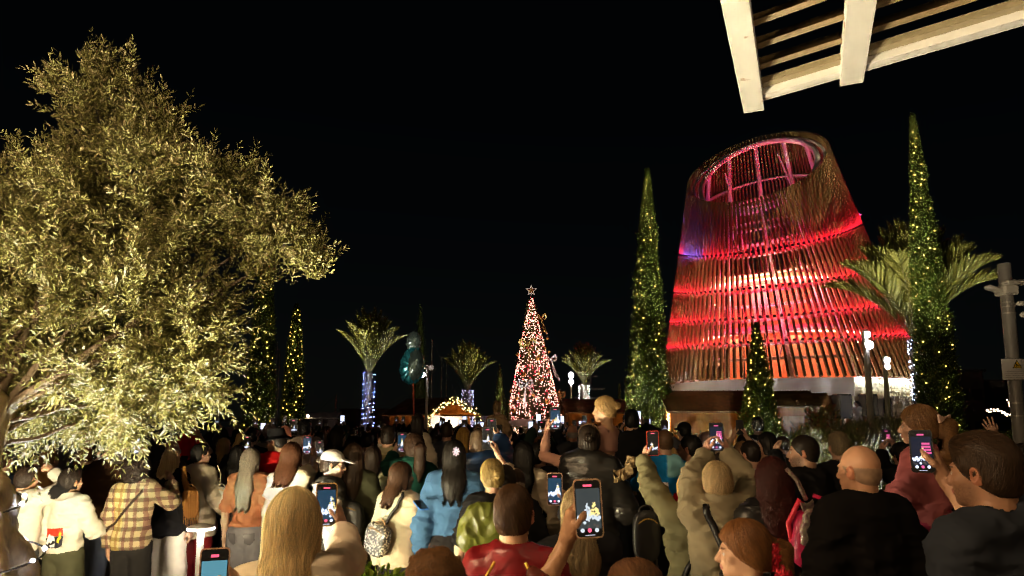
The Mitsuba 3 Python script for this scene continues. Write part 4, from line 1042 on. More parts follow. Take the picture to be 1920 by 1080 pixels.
# planting bed and hedges
def shrub(name, label, cat_, px, Y, w, dpt, z0, z1, n, leaf, base, alt, mesh, sz, upb=0.6, seed=0, kind=None):
    g = np.random.default_rng(700 + seed)
    k = thing(name, label, cat_)
    x = px_x(px, Y)
    u = g.random((n, 3))
    p = np.stack([x + (u[:, 0] - 0.5) * w, Y + (u[:, 1] - 0.5) * dpt, z0 + (z1 - z0) * u[:, 2] ** 0.7], 1)
    top = z1 - 0.22 * (z1 - z0) * meshkit.fbm(np.stack([p[:, 0] * 3, p[:, 1] * 3, 0 * p[:, 0]], 1), 3, seed)
    p[:, 2] = np.minimum(p[:, 2], top)
    d = g.normal(0, 1, (n, 3)) + A(0, -0.2, upb * 2)
    part(k, 'foliage', copies(mesh, p, frames(d, g), g.uniform(sz[0], sz[1], n)), leaf, stuff=True, color=tint(base, n, len(mesh[0]), g, 0.3, alt, 0.3))
    m = max(4, int(w * 6))
    part(k, 'stem', cat([tube([(x + g.uniform(-w, w) * 0.45, Y + g.uniform(-dpt, dpt) * 0.4, 0), (x + g.uniform(-w, w) * 0.45, Y + g.uniform(-dpt, dpt) * 0.4, z1 * 0.9)], 0.008, 4) for _ in range(m)]), 'bark', stuff=True)
    return k


BR = (LEAF6[0] * A(1.9, 1, 1), LEAF6[1])
shrub('low_hedge', 'bright green low hedge in front of the woman with the leopard backpack', 'hedge', 765, 3.3, 0.85, 0.45, 0.3, at(0, 1048, 3.3)[2], 7000, 'leaf', (0.12, 0.19, 0.02), (0.20, 0.26, 0.04), BR, (0.03, 0.05), 0.7, 1)
shrub('low_hedge', 'bright green hedge tips right of the curly bun', 'hedge', 890, 3.0, 0.35, 0.4, 0.3, at(0, 1062, 3.0)[2], 2600, 'leaf', (0.12, 0.19, 0.02), (0.20, 0.26, 0.04), BR, (0.03, 0.05), 0.7, 2)
shrub('hedge', 'dark clipped hedge along the right edge behind the crowd', 'hedge', 1850, 11, 1.9, 0.9, 0.2, at(0, 797, 11)[2], 9000, 'leaf', (0.09, 0.12, 0.03), (0.05, 0.08, 0.02), BR, (0.04, 0.07), 0.5, 3)
shrub('leafy_shrub', 'leafy shrub with pale glinting leaves in front of the sheds', 'shrub', 1548, 10, 0.75, 0.6, 0.2, at(0, 795, 10)[2], 2600, 'leaf', (0.15, 0.16, 0.06), (0.26, 0.22, 0.14), BR, (0.06, 0.10), 0.5, 4)
shrub('leafy_shrub', 'tall thin reddish shrub beside the paper notice', 'shrub', 1540, 13, 0.5, 0.4, 0.2, at(0, 752, 13)[2], 700, 'leaf', (0.16, 0.14, 0.05), (0.28, 0.14, 0.08), BR, (0.07, 0.11), 0.6, 5)
shrub('leafy_shrub', 'glossy low shrub beside the short broad cypress', 'shrub', 1465, 13, 0.6, 0.5, 0.2, at(0, 808, 13)[2], 1800, 'leaf', (0.13, 0.16, 0.05), (0.26, 0.25, 0.13), BR, (0.06, 0.09), 0.5, 6)
shrub('leafy_shrub', 'sparse bush in front of the orange hut wall', 'shrub', 1300, 12, 0.9, 0.5, 0.3, at(0, 800, 12)[2], 500, 'leaf', (0.13, 0.12, 0.04), (0.22, 0.18, 0.08), BR, (0.05, 0.08), 0.6, 7)
BLADE = (SPRAY[0] * A(0.22, 1, 1), SPRAY[1])
g7 = np.random.default_rng(77)
k = thing('ornamental_grass', 'pale ornamental grass in the bed below the stage', 'grass', kind='stuff')
ps, ds, sz_ = [], [], []
for px, py, Y in ((1560, 800, 15), (1590, 795, 16), (1618, 792, 17), (1640, 798, 15), (1665, 792, 16), (1690, 790, 17), (1600, 812, 13), (1575, 820, 12), (1640, 815, 13), (1680, 808, 14), (1530, 806, 15), (1700, 805, 13), (1655, 785, 18), (1620, 806, 14)):
    m = 260
    c = at(px, py, Y)
    ps.append(c - A(0, 0, 0.45) + g7.normal(0, 0.16, (m, 3)) * A(1.6, 1, 0.4))
    ds.append(g7.normal(0, 0.42, (m, 3)) + A(0, 0, 1))
    sz_.append(g7.uniform(0.35, 0.62, m))
shape(k, copies(BLADE, np.vstack(ps), frames(np.vstack(ds), g7), np.concatenate(sz_)), 'leaf', color=tint((0.17, 0.17, 0.07), 14 * 260, 4, g7, 0.3, (0.32, 0.28, 0.16), 0.3))
struct('planting_bed', box(px_x(1500, 15), 11.5, 0.0, px_x(1735, 15), 18.5, 0.32), 'soil', 'raised soil bed under the grasses')
k = thing('leafy_shrub', 'dark bushy shrub filling the bed below the loudspeakers', 'shrub')
n = 6000
p = np.stack([g7.uniform(px_x(1500, 15), px_x(1730, 15), n), g7.uniform(12, 18, n), 0.3 + 1.05 * g7.random(n) ** 0.8], 1)
p[:, 2] -= 0.25
p[:, 2] += 0.25 * (meshkit.fbm(p * 1.4, 3, 9) - 0.5)
part(k, 'foliage', copies(BR, p, frames(g7.normal(0, 1, (n, 3)) + A(0, -0.2, 1), g7), g7.uniform(0.06, 0.12, n)), 'leaf', stuff=True, color=tint((0.07, 0.10, 0.025), n, 7, g7, 0.35, (0.15, 0.16, 0.06), 0.3))
part(k, 'stem', cat([tube([(q[0], q[1], 0.25), (q[0] + 0.1, q[1], 0.9)], 0.01, 4) for q in p[::150]]), 'bark', stuff=True)
# ------------------------------------------------------------------ people: distance fields, meshed by surface nets
def cone(P, a, b, ra, rb):
    a, b = np.asarray(a, float), np.asarray(b, float)
    ba = b - a
    pa = P - a
    t = np.clip(pa @ ba / max(ba @ ba, 1e-9), 0, 1)
    return np.linalg.norm(pa - t[:, None] * ba, axis=1) - (ra + (rb - ra) * t)


def ell(P, c, r, R=None):
    q = P - np.asarray(c, float)
    if R is not None:
        q = q @ R
    r = np.asarray(r, float)
    k0 = np.linalg.norm(q / r, axis=1)
    return k0 * (k0 - 1) / (np.linalg.norm(q / (r * r), axis=1) + 1e-9)


def smin(k, *ds):
    o = ds[0]
    for d in ds[1:]:
        h = np.clip(0.5 + 0.5 * (d - o) / k, 0, 1)
        o = d + (o - d) * h - k * h * (1 - h)
    return o


def smax(k, a, b):
    return -smin(k, -a, -b)


def nets(fn, lo, hi, h):
    """Surface nets of fn < 0 on a grid of spacing h; only blocks near the surface are evaluated."""
    B = 4
    lo = np.asarray(lo, float) - 2 * h
    nb = np.maximum(np.ceil((np.asarray(hi, float) + 2 * h - lo) / (h * B)).astype(int), 1)
    bi = np.stack(np.meshgrid(*[np.arange(k) for k in nb], indexing='ij'), -1).reshape(-1, 3)
    dc = fn(lo + (bi * B + (B - 1) / 2) * h)
    n = nb * B
    D = np.repeat(np.repeat(np.repeat(np.where(dc > 0, 9.0, -9.0).reshape(nb), B, 0), B, 1), B, 2)
    ac = bi[np.abs(dc) < B * h * 1.25 + 0.004]
    if not len(ac):
        return np.zeros((0, 3)), np.zeros((0, 3), int)
    off = np.stack(np.meshgrid(*[np.arange(B)] * 3, indexing='ij'), -1).reshape(-1, 3)
    ix = (ac[:, None] * B + off).reshape(-1, 3)
    D[ix[:, 0], ix[:, 1], ix[:, 2]] = fn(lo + ix * h)
    D[[0, -1]], D[:, [0, -1]], D[:, :, [0, -1]] = 9.0, 9.0, 9.0
    S = D < 0
    cnt = sum(S[a:n[0] - 1 + a, b:n[1] - 1 + b, c:n[2] - 1 + c].astype(np.int8) for a in (0, 1) for b in (0, 1) for c in (0, 1))
    cell = np.argwhere((cnt > 0) & (cnt < 8))
    ids = -np.ones(n - 1, int)
    ids[cell[:, 0], cell[:, 1], cell[:, 2]] = np.arange(len(cell))
    cor = np.array([[a, b, c] for a in (0, 1) for b in (0, 1) for c in (0, 1)])
    cv = np.stack([D[cell[:, 0] + o[0], cell[:, 1] + o[1], cell[:, 2] + o[2]] for o in cor], 1)
    acc, k = np.zeros((len(cell), 3)), np.zeros(len(cell))
    for i in range(8):
        for j in range(i + 1, 8):
            if np.abs(cor[i] - cor[j]).sum() == 1:
                m = (cv[:, i] < 0) != (cv[:, j] < 0)
                t = np.clip(cv[:, i] / np.where(m, cv[:, i] - cv[:, j], 1), 0, 1)
                acc += m[:, None] * (cor[i] + t[:, None] * (cor[j] - cor[i]))
                k += m
    V = lo + (cell + acc / k[:, None]) * h
    Q = []
    for a in range(3):
        b, c = (a + 1) % 3, (a + 2) % 3
        s0, s1 = [slice(None)] * 3, [slice(None)] * 3
        s0[a], s1[a] = slice(0, n[a] - 1), slice(1, n[a])
        e = np.argwhere(S[tuple(s0)] != S[tuple(s1)])
        e = e[(e[:, b] > 0) & (e[:, c] > 0) & (e[:, b] < n[b] - 1) & (e[:, c] < n[c] - 1)]
        ins = S[e[:, 0], e[:, 1], e[:, 2]]
        eb, ec = np.eye(3, dtype=int)[b], np.eye(3, dtype=int)[c]
        q = np.stack([ids[tuple((e - x).T)] for x in (eb + ec, ec, 0 * eb, eb)], 1)
        Q.append(np.where(ins[:, None], q, q[:, ::-1]))
    Q = np.vstack(Q)
    return V, np.vstack([Q[:, [0, 1, 2]], Q[:, [0, 2, 3]]])


def vnormals(m):
    V, Fc = m
    n = np.zeros_like(V)
    fn_ = np.cross(V[Fc[:, 1]] - V[Fc[:, 0]], V[Fc[:, 2]] - V[Fc[:, 0]])
    for k in range(3):
        np.add.at(n, Fc[:, k], fn_)
    return n / (np.linalg.norm(n, axis=1, keepdims=True) + 1e-12)


def weld(*ms):
    """One continuous surface out of overlapping closed ones."""
    try:
        out = None
        for V, Fc in ms:
            x = manifold3d.Manifold(manifold3d.Mesh(np.asarray(V, np.float32), np.asarray(Fc, np.uint32)))
            if x.status() != manifold3d.Error.NoError:
                return cat(ms)
            out = x if out is None else out + x
        q = out.to_mesh()
        return np.asarray(q.vert_properties[:, :3], float), np.asarray(q.tri_verts, int)
    except Exception:
        return cat(ms)


class Fig:
    """A figure: joints in its own space (facing +y, right is +x), scaled to the height H."""

    def __init__(s, x, y, H, yaw=0.0, head=(0, 0, 0), child=False, female=False, girth=1.0, z0=0.0, arms=(None, None), legs=None, lod=1, lean=0.0):
        s.pos, s.yaw, s.H, s.lod, s.female = A(x, y, z0), yaw, H, lod, female
        s.R = rotz(yaw)
        k = H / 1.75
        s.k = k
        hs = k ** (0.45 if not child else 0.30) * (0.91 if female else 0.935)     # heads vary less than bodies
        s.hs = hs
        s.g = girth * k ** (0.85 if not child else 1.0) * (0.93 if child else 0.97)
        g = s.g
        top = H
        s.hc = A(0, 0.015, top - 0.122 * hs)
        neck = top - 0.30 * hs
        s.neck = A(0, -0.012, neck)
        sw = (0.138 if female else 0.154) * g
        s.sh = [A(-sw, -0.005, neck - 0.045 * k), A(sw, -0.005, neck - 0.045 * k)]
        s.hip = 0.52 * neck / 1.45 * 1.75
        s.hip = 0.90 * k * (neck / k / 1.45)
        s.chest = A(0, 0, neck - 0.19 * k)
        s.waist = A(0, 0.0, s.hip + 0.17 * k)
        hw = (0.098 if female else 0.09) * g
        s.hipj = [A(-hw, 0, s.hip), A(hw, 0, s.hip)]
        if legs is None:
            legs = [(A(sx * 0.10 * g, 0.01, 0.49 * k), A(sx * 0.105 * g, -0.01, 0.085 * k)) for sx in (-1, 1)]
        elif callable(legs):
            legs = legs(s)
        s.legs = legs
        s.HR = rotz(head[0]) @ rotx(head[1]) @ roty(head[2])
        s.l1, s.l2 = 0.295 * k, 0.262 * k
        s.arms = []
        for i, spec in enumerate(arms):
            sx = -1 if i == 0 else 1
            spec = dict(spec or {})
            S_ = s.sh[i].copy()
            if 'at' in spec:
                W = (np.asarray(spec['at'], float) - s.pos) @ s.R
            else:
                W = np.asarray(spec.get('w', (sx * (0.235 * g + 0.02), 0.03, s.hip - 0.04 * k)), float) * (A(1, 1, 1) if 'w' not in spec else A(k, k, k) if spec.get('rel') else A(1, 1, 1))
            if W[2] > S_[2] + 0.05:                                             # a raised arm lifts the shoulder
                S_ = S_ + A(-sx * 0.015, 0.0, 0.035) * k
                s.sh[i] = S_
            d = W - S_
            L = np.linalg.norm(d)
            mx = (s.l1 + s.l2) * 0.985
            if L > mx:
                if L > mx * 1.04 and 'at' in spec:
                    print('reach', round(L - mx, 2), 'for figure at', s.pos.round(2))
                W = S_ + d * (mx / L)
                d, L = W - S_, mx
            u = d / L
            pole = np.asarray(spec.get('pole', (sx * 0.6, -0.3, -1.0)), float)
            pole = pole - u * (pole @ u)
            pole /= np.linalg.norm(pole) + 1e-9
            a = (s.l1 ** 2 - s.l2 ** 2 + L * L) / (2 * L)
            E = S_ + u * a + pole * math.sqrt(max(s.l1 ** 2 - a * a, 0))
            fu = (W - E) / np.linalg.norm(W - E)
            hd = spec.get('dir')
            hd = fu if hd is None else (np.asarray(hd, float) / np.linalg.norm(hd))
            pn = np.asarray(spec.get('palm', (-sx * 1.0, 0.15, 0)), float)
            pn = pn - hd * (pn @ hd)
            pn /= np.linalg.norm(pn) + 1e-9
            s.arms.append(dict(S=S_, E=E, W=W, u=hd, fu=fu, n=pn, pose=spec.get('pose', 'relaxed'), side=sx, thumb=spec.get('thumb'), sleeve=spec.get('sleeve')))

    def world(s, V):
        return V @ s.R.T + s.pos

    def h(s, a, b, c):
        return (a, b, c)[s.lod]

    # ---- skin
    def torso(s, P, t=0.0):
        k, g = s.k, s.g
        f = s.female
        d = smin(0.06 * k,
                 ell(P, s.chest + A(0, 0, 0.02 * k), A(0.155 * g + t, 0.108 * g + t, 0.20 * k + t)),
                 ell(P, s.waist, A((0.122 if f else 0.138) * g + t, 0.098 * g + t, 0.17 * k + t)),
                 ell(P, A(0, -0.012, s.hip + 0.03 * k), A((0.172 if f else 0.158) * g + t, (0.122 if f else 0.112) * g + t, 0.13 * k + t)))
        for sh in s.sh:
            d = smin(0.05 * k, d, cone(P, A(sh[0] * 0.25, -0.012, sh[2] + 0.035 * k), sh, 0.062 * g + t, 0.054 * g + t))
        if f:
            for sx in (-1, 1):
                d = smin(0.03, d, ell(P, s.chest + A(sx * 0.065 * g, 0.075 * g, -0.01), A(0.06, 0.055, 0.06) * g + t))
        return d

    def arm(s, P, i, t=0.0):
        a, g = s.arms[i], s.g
        return smin(0.02, cone(P, a['S'], a['E'], 0.050 * g + t, 0.040 * g + t), cone(P, a['E'], a['E'] * 0.6 + a['W'] * 0.4, 0.040 * g + t, 0.039 * g + t), cone(P, a['E'] * 0.6 + a['W'] * 0.4, a['W'], 0.039 * g + t, 0.027 * g + t))

    def leg(s, P, i, t=0.0):
        kn, an = s.legs[i]
        g = s.g
        return smin(0.03, cone(P, s.hipj[i] + A(0, -0.005, 0.0), kn, 0.088 * g + t, 0.056 * g + t), cone(P, kn, kn * 0.65 + an * 0.35, 0.056 * g + t, 0.058 * g + t), cone(P, kn * 0.65 + an * 0.35, an, 0.058 * g + t, 0.037 * g + t))

    def head_field(s, P):
        """P in head space: metres for an adult, x right, y forward, z up."""
        d = smin(0.035, ell(P, A(0, -0.014, 0.026), A(0.0745, 0.096, 0.094)), ell(P, A(0, 0.032, -0.05), A(0.054, 0.062, 0.066)))
        d = smin(0.02, d, ell(P, A(0, 0.070, -0.098), A(0.022, 0.022, 0.018)))
        for sx in (-1, 1):
            d = smin(0.02, d, ell(P, A(sx * 0.043, 0.062, -0.028), A(0.022, 0.02, 0.02)))
        d = smin(0.02, d, ell(P, A(0, 0.079, 0.018), A(0.05, 0.014, 0.010)))
        if s.lod < 2:
            for sx in (-1, 1):
                d = smax(0.012, d, -ell(P, A(sx * 0.031, 0.100, -0.006), A(0.017, 0.016, 0.010)))
            for sx in (-1, 1):
                d = smin(0.004, d, ell(P, A(sx * 0.031, 0.076, -0.006), A(0.0125, 0.0125, 0.0115)))
            d = smin(0.008, d, ell(P, A(0, 0.093, -0.062), A(0.021, 0.011, 0.0055)), ell(P, A(0, 0.091, -0.073), A(0.018, 0.011, 0.0065)))
        d = smin(0.012, d, cone(P, A(0, 0.090, 0.004), A(0, 0.112, -0.034), 0.008, 0.012), ell(P, A(0, 0.100, -0.040), A(0.017, 0.012, 0.008)))
        for sx in (-1, 1):
            er = ell(P, A(sx * 0.081, -0.014, -0.014), A(0.009, 0.021, 0.034), rotz(-sx * 0.45) @ rotx(-0.2))
            er = smax(0.004, er, -ell(P, A(sx * 0.090, -0.008, -0.010), A(0.008, 0.011, 0.018), rotz(-sx * 0.45)))
            d = smin(0.006, d, er)
        return d

    def to_head(s, P):
        return (P - s.hc) @ s.HR / s.hs

    def neck_field(s, P, t=0.0):
        nb = s.hc + s.HR @ (A(0, -0.03, -0.055) * s.hs)
        r = (0.050 if s.female else 0.060) * s.hs
        return smin(0.03, cone(P, s.neck + A(0, 0, -0.05 * s.k), nb, r * 1.12 + t, r + t), cone(P, s.neck + A(-0.05 * s.g, -0.01, -0.03), s.neck + A(0.05 * s.g, -0.01, -0.03), 0.045 * s.g + t, 0.045 * s.g + t))

    def hand_mesh(s, i):
        a = s.arms[i]
        q = s.k ** 0.5 * (0.92 if s.female else 1.0)
        u, n = a['u'], a['n']
        x = np.cross(u, n)                                                     # across the palm
        th = a['thumb']
        if th is None:
            th = x if (x @ A(0, -1, 0.3)) > 0 else -x
        else:
            th = np.asarray(th, float)
            th = x if x @ th > 0 else -x
        W = a['W']
        pts = lambda c, f, o: W + (th * c + u * f + n * o) * q
        curl = dict(relaxed=(0.35, 0.45, 0.3), hold=(0.55, 0.75, 0.5), fist=(1.4, 1.5, 0.9), open=(0.06, 0.08, 0.05), grip=(0.9, 1.0, 0.6))[a['pose']]
        fs = []
        pal = []
        for j, (c, L0, r) in enumerate(((0.031, 0.088, 0.0088), (0.011, 0.096, 0.0092), (-0.010, 0.089, 0.0087), (-0.029, 0.070, 0.0078))):
            k0 = pts(c * 0.55, 0.015, 0)
            k1 = pts(c, 0.088 - 0.006 * abs(j - 1), 0.0)
            pal.append((k0, k1, 0.017 * q, 0.0125 * q))
            ang = 0.0
            p = k1
            sp = (c * (0.9 if a['pose'] == 'open' else 0.15)) / 0.09
            for m, fr in enumerate((0.45, 0.31, 0.24)):
                ang += curl[m] * (1.0 + 0.06 * (j - 1.5))
                dv = u * math.cos(ang) + n * math.sin(ang) + th * sp
                e = p + dv * (L0 * fr * q)
                fs.append((p, e, r * q * (1 - 0.10 * m), r * q * (0.92 - 0.12 * m)))
                p = e
        t0, t1 = pts(0.020, 0.018, 0.006), pts(0.046, 0.052, 0.014)
        tb = dict(relaxed=0.25, hold=0.35, fist=0.9, open=-0.1, grip=0.6)[a['pose']]
        d1 = u * 0.75 + th * (0.6 - tb) + n * (0.25 + 0.5 * tb)
        d1 /= np.linalg.norm(d1)
        t2 = t1 + d1 * 0.034 * q
        d2 = u * 0.85 + th * (0.25 - tb) + n * (0.2 + 0.4 * tb)
        t3 = t2 + d2 / np.linalg.norm(d2) * 0.027 * q
        th_ = [(t0, t1, 0.0165 * q, 0.0125 * q), (t1, t2, 0.0122 * q, 0.0105 * q), (t2, t3, 0.0104 * q, 0.0082 * q)]
        wr = (W - a['fu'] * 0.05 * q, W + u * 0.012 * q, 0.0265 * q, 0.0225 * q)

        def fn(P):
            d = cone(P, *wr)
            d = smin(0.02 * q, d, *[cone(P, *c_) for c_ in pal])
            d = smin(0.010 * q, d, *[cone(P, *c_) for c_ in th_])
            f_ = np.min([smin(0.004, *[cone(P, *c_) for c_ in fs[3 * j:3 * j + 3]]) for j in range(4)], axis=0)
            return smin(0.006 * q, d, f_)
        c = W + u * 0.08 * q
        return nets(fn, c - 0.15 * q, c + 0.15 * q, s.h(0.0038, 0.006, 0.013))

    def body(s, key, skin, hair_c, lips=(0.42, 0.16, 0.12), beard=None, bald=False, legs_bare=False):
        P0 = lambda P: smin(0.035, s.torso(P, -0.006), s.neck_field(P), s.arm(P, 0), s.arm(P, 1), s.leg(P, 0, -0.004), s.leg(P, 1, -0.004))
        js = np.array([s.hc, *s.sh] + [a[q] for a in s.arms for q in 'SEW'] + [p for lg in s.legs for p in lg])
        lo, hi = js.min(0) - 0.2, js.max(0) + 0.2
        hi[2] = max(s.neck[2] + 0.1, hi[2] - 0.1)
        bm = nets(P0, lo, hi, s.h(0.022, 0.027, 0.045))
        hq = s.hs * 0.17
        hm = nets(lambda P: smin(0.025, s.head_field(s.to_head(P)) * s.hs, s.neck_field(P)), s.hc - A(hq, hq, hq + 0.05), s.hc + A(hq, hq, hq), s.h(0.0054, 0.009, 0.017))
        hands = [s.hand_mesh(i) for i in (0, 1)]
        m = weld(bm, hm, *hands)
        V = m[0]
        q = s.to_head(V)
        col = np.tile(np.asarray(skin, float), (len(V), 1))
        col *= (1 + 0.10 * (meshkit.fbm(V * 22, 2, 1) - 0.5))[:, None]
        face = (np.abs(q).max(1) < 0.16)
        lp = face & (ell(q, A(0, 0.095, -0.067), A(0.024, 0.02, 0.012)) < 0) & (q[:, 1] > 0.08)
        col[lp] = lips
        for sx in (-1, 1):
            ey = face & (ell(q, A(sx * 0.031, 0.082, -0.006), A(0.0115, 0.012, 0.0065)) < 0.001)
            col[ey] = (0.5, 0.48, 0.44)
            col[face & (ell(q, A(sx * 0.031, 0.089, -0.006), A(0.006, 0.006, 0.006)) < 0)] = (0.03, 0.02, 0.015)
            br = face & (ell(q, A(sx * 0.033, 0.083, 0.017), A(0.021, 0.02, 0.0045)) < 0)
            col[br] = np.asarray(hair_c) * 0.8
            ear = face & (np.abs(q[:, 0]) > 0.076) & (q[:, 0] * sx > 0)
            col[ear] = col[ear] * A(1.10, 0.86, 0.80)
        if beard is not None:
            sm = lambda a, b, x: np.clip((x - a) / (b - a), 0, 1)
            w = sm(-0.015, 0.02, q[:, 1]) * sm(-0.015, -0.05, q[:, 2] + 0.45 * np.maximum(0, q[:, 1] - 0.05)) * sm(-0.15, -0.115, q[:, 2]) * (np.abs(q).max(1) < 0.17) * ~lp
            w = w * (0.75 + 0.5 * (meshkit.noise(q * 260, 2) - 0.5)) * beard[1]
            col = col * (1 - w[:, None]) + np.asarray(beard[0]) * w[:, None]
        part(key, 'body', (s.world(V), m[1]), 'skin', smooth=True, color=np.clip(col, 0, 1))

    # ---- hair
    def hair_field(s, style, L=0.3, vol=1.0):
        """Distance field in head space (metres of an adult)."""
        t = {'fade': 0.004, 'short': 0.007, 'crop': 0.006, 'bald': 0.002}.get(style, 0.013) * vol
        er = A(0.0755 + t, 0.097 + t, 0.095 + t * 1.25)

        def cap(P, nape=-0.078, brow=0.070):
            d = smin(0.03, ell(P, A(0, -0.015, 0.027), er), ell(P, A(0, -0.045, -0.03), A(0.066 + t, 0.058 + t, 0.06 + t)))
            e1 = 0.766 * (P[:, 1] - 0.018) - 0.642 * (P[:, 2] + 0.02) - 0.642 * (0.070 - brow) * 0.5
            e2 = 0.562 * (P[:, 1] - 0.018) - 0.827 * (P[:, 2] + 0.02) + 0.827 * (-0.085 - nape) * -1 * 0
            e2 = np.maximum(e2, nape - P[:, 2])
            d = smax(0.008, d, e1)
            return smax(0.008, d, e2)

        if style in ('short', 'fade', 'crop'):
            def fn(P):
                d = cap(P)
                if style == 'short':
                    d = smin(0.03, d, ell(P, A(0, 0.01, 0.09), A(0.066, 0.085, 0.040) * (0.8 + 0.2 * vol)))
                return d
            return fn, A(-0.13, -0.15, -0.12), A(0.13, 0.13, 0.17)
        if style == 'bald':
            def fn(P):
                d = cap(P)
                return smax(0.006, d, P[:, 2] - 0.012 - 0.25 * np.maximum(0, P[:, 1]))
            return fn, A(-0.13, -0.15, -0.12), A(0.13, 0.13, 0.17)
        if style == 'wispy':
            def fn(P):
                return cap(P, -0.095)
            return fn, A(-0.13, -0.15, -0.14), A(0.13, 0.13, 0.17)

        def crown(P):
            d = smin(0.03, ell(P, A(0, -0.015, 0.027), er), ell(P, A(0, -0.045, -0.03), A(0.07 + t, 0.06 + t, 0.06 + t)))
            e1 = 0.80 * (P[:, 1] - 0.03) - 0.60 * (P[:, 2] + 0.01)
            return smax(0.010, d, e1)
        if style in ('long', 'bob'):
            def fn(P):
                Q = P * A(1, 1.45, 1)
                y = 1.45
                c1 = cone(Q, A(0, -0.045 * y, 0.0), A(0, -0.075 * y, -L * 0.55), 0.088 * vol, 0.098 * vol)
                c2 = cone(Q, A(0, -0.075 * y, -L * 0.55), A(0, -0.088 * y, -L), 0.098 * vol, 0.074 * vol)
                d = smin(0.03, crown(P), smin(0.03, c1, c2) / 1.25)
                for sx in (-1, 1):
                    d = smin(0.02, d, cone(P, A(sx * 0.070, -0.005, 0.02), A(sx * 0.078 * vol, -0.012, -min(L, 0.2)), 0.022, 0.026))
                return smax(0.012, d, -L - P[:, 2] + 0.02 * np.sin(P[:, 0] * 90))
            return fn, A(-0.17, -0.24, -L - 0.08), A(0.17, 0.13, 0.16)
        if style == 'pony':
            def fn(P):
                d = cap(P, -0.075)
                p0, p1, p2 = A(0, -0.115, 0.045), A(0, -0.165, 0.0), A(0, -0.150, -L)
                d = smin(0.015, d, cone(P, A(0, -0.10, 0.05), p0, 0.026, 0.018))
                return smin(0.015, d, cone(P, p0, p1, 0.017, 0.034 * vol), cone(P, p1, p1 * 0.4 + p2 * 0.6, 0.034 * vol, 0.036 * vol), cone(P, p1 * 0.4 + p2 * 0.6, p2, 0.036 * vol, 0.010))
            return fn, A(-0.14, -0.27, -L - 0.05), A(0.14, 0.13, 0.16)
        if style == 'bun':
            def fn(P):
                d = cap(P, -0.07)
                b = ell(P, A(0.0, -0.128, 0.035), A(0.040, 0.036, 0.036) * vol)
                return smin(0.012, d, b)
            return fn, A(-0.14, -0.22, -0.12), A(0.14, 0.13, 0.17)
        if style in ('curly', 'afro'):
            r = 0.125 * vol if style == 'afro' else 0.105 * vol

            def fn(P):
                d = smin(0.03, ell(P, A(0, -0.03, 0.035), A(r, r * 1.05, r)), crown(P))
                if style == 'afro':
                    d = smin(0.04, d, ell(P, A(0, -0.05, -0.06), A(r * 0.95, r * 0.8, 0.09)))
                e1 = 0.80 * (P[:, 1] - 0.045) - 0.60 * (P[:, 2] + 0.02)
                d = smax(0.012, d, e1)
                return d + 0.030 * (meshkit.fbm(P * 34, 2, 5) - 0.5)
            return fn, A(-0.2, -0.24, -0.2), A(0.2, 0.16, 0.2)
        if style == 'wavy':
            def fn(P):
                Q = P * A(1, 1.3, 1)
                c1 = cone(Q, A(0, -0.055, 0.0), A(0, -0.10, -L * 0.6), 0.10 * vol, 0.125 * vol)
                c2 = cone(Q, A(0, -0.10, -L * 0.6), A(0, -0.11, -L), 0.125 * vol, 0.08 * vol)
                d = smin(0.03, crown(P), smin(0.03, c1, c2) / 1.15)
                return d + 0.026 * (meshkit.fbm(P * A(26, 26, 15), 2, 3) - 0.5)
            return fn, A(-0.2, -0.26, -L - 0.08), A(0.2, 0.13, 0.17)

    def hair(s, key, style, color, L=0.3, vol=1.0, strands=0, seed=0, tipc=None, width=0.0016, name='hair'):
        color = np.asarray(color, float)
        fn, lo, hi = s.hair_field(style, L, vol)
        V, Fc = nets(fn, lo, hi, s.h(0.0058, 0.009, 0.017))
        if not len(V):
            return
        n = vnormals((V, Fc))
        g = np.random.default_rng(seed + 9)
        if style in ('long', 'bob', 'pony', 'short', 'bun', 'wispy'):
            ang = np.arctan2(V[:, 0], -(V[:, 1] + 0.01))
            rad = np.linalg.norm(V[:, :2] + A(0, 0.02), axis=1)
            st = np.where(V[:, 2] > 0.06, rad * 8, V[:, 2] * 5)
            rid = meshkit.noise(np.stack([ang * 9, st, 0 * ang], 1), seed) + 0.6 * meshkit.noise(np.stack([ang * 21, st, 0 * ang + 3], 1), seed)
            amp = 0.008 if style != 'short' else 0.003
            V = V + n * ((rid - 0.8) * amp)[:, None]
            cv = 0.72 + 0.55 * meshkit.noise(np.stack([ang * 26, st * 1.2, 0 * ang + 7], 1), seed)
        else:
            cv = 0.8 + 0.4 * meshkit.noise(V * 60, seed)
        col = color * cv[:, None]
        if tipc is not None:
            w = np.clip((-V[:, 2]) / max(L, 0.1), 0, 1)[:, None]
            col = col * (1 - w) + np.asarray(tipc) * cv[:, None] * w
        drape = None
        if style in ('long', 'bob', 'wavy', 'pony') and L > 0.12:
            Vb = V * s.hs @ s.HR.T + s.hc
            zg = np.linspace(Vb[:, 2].min() - 0.01, s.neck[2] + 0.15, 30)
            sh_ = []
            for z in zg:
                near_ = np.abs(Vb[:, 2] - z) < 0.02
                if not near_.any():
                    sh_.append(0.0)
                    continue
                xs = np.linspace(-0.10, 0.10, 5)
                yy = np.linspace(0.0, -0.34, 69)
                Pq = np.stack([np.repeat(xs, 69), np.tile(yy, 5), np.full(345, z)], 1)
                ins = (smin(0.04, s.torso(Pq, 0.020), s.neck_field(Pq, 0.015)) < 0).reshape(5, 69)
                yb = np.where(ins.any(1), yy[68 - np.argmax(ins[:, ::-1], 1)], 0).min()
                sh_.append(min(0.0, yb + 0.004 - np.percentile(Vb[near_, 1], 38)))
            sh_ = np.array(sh_)
            sh_[-6:] = 0
            sh_ = np.minimum.accumulate(sh_[::-1])[::-1]
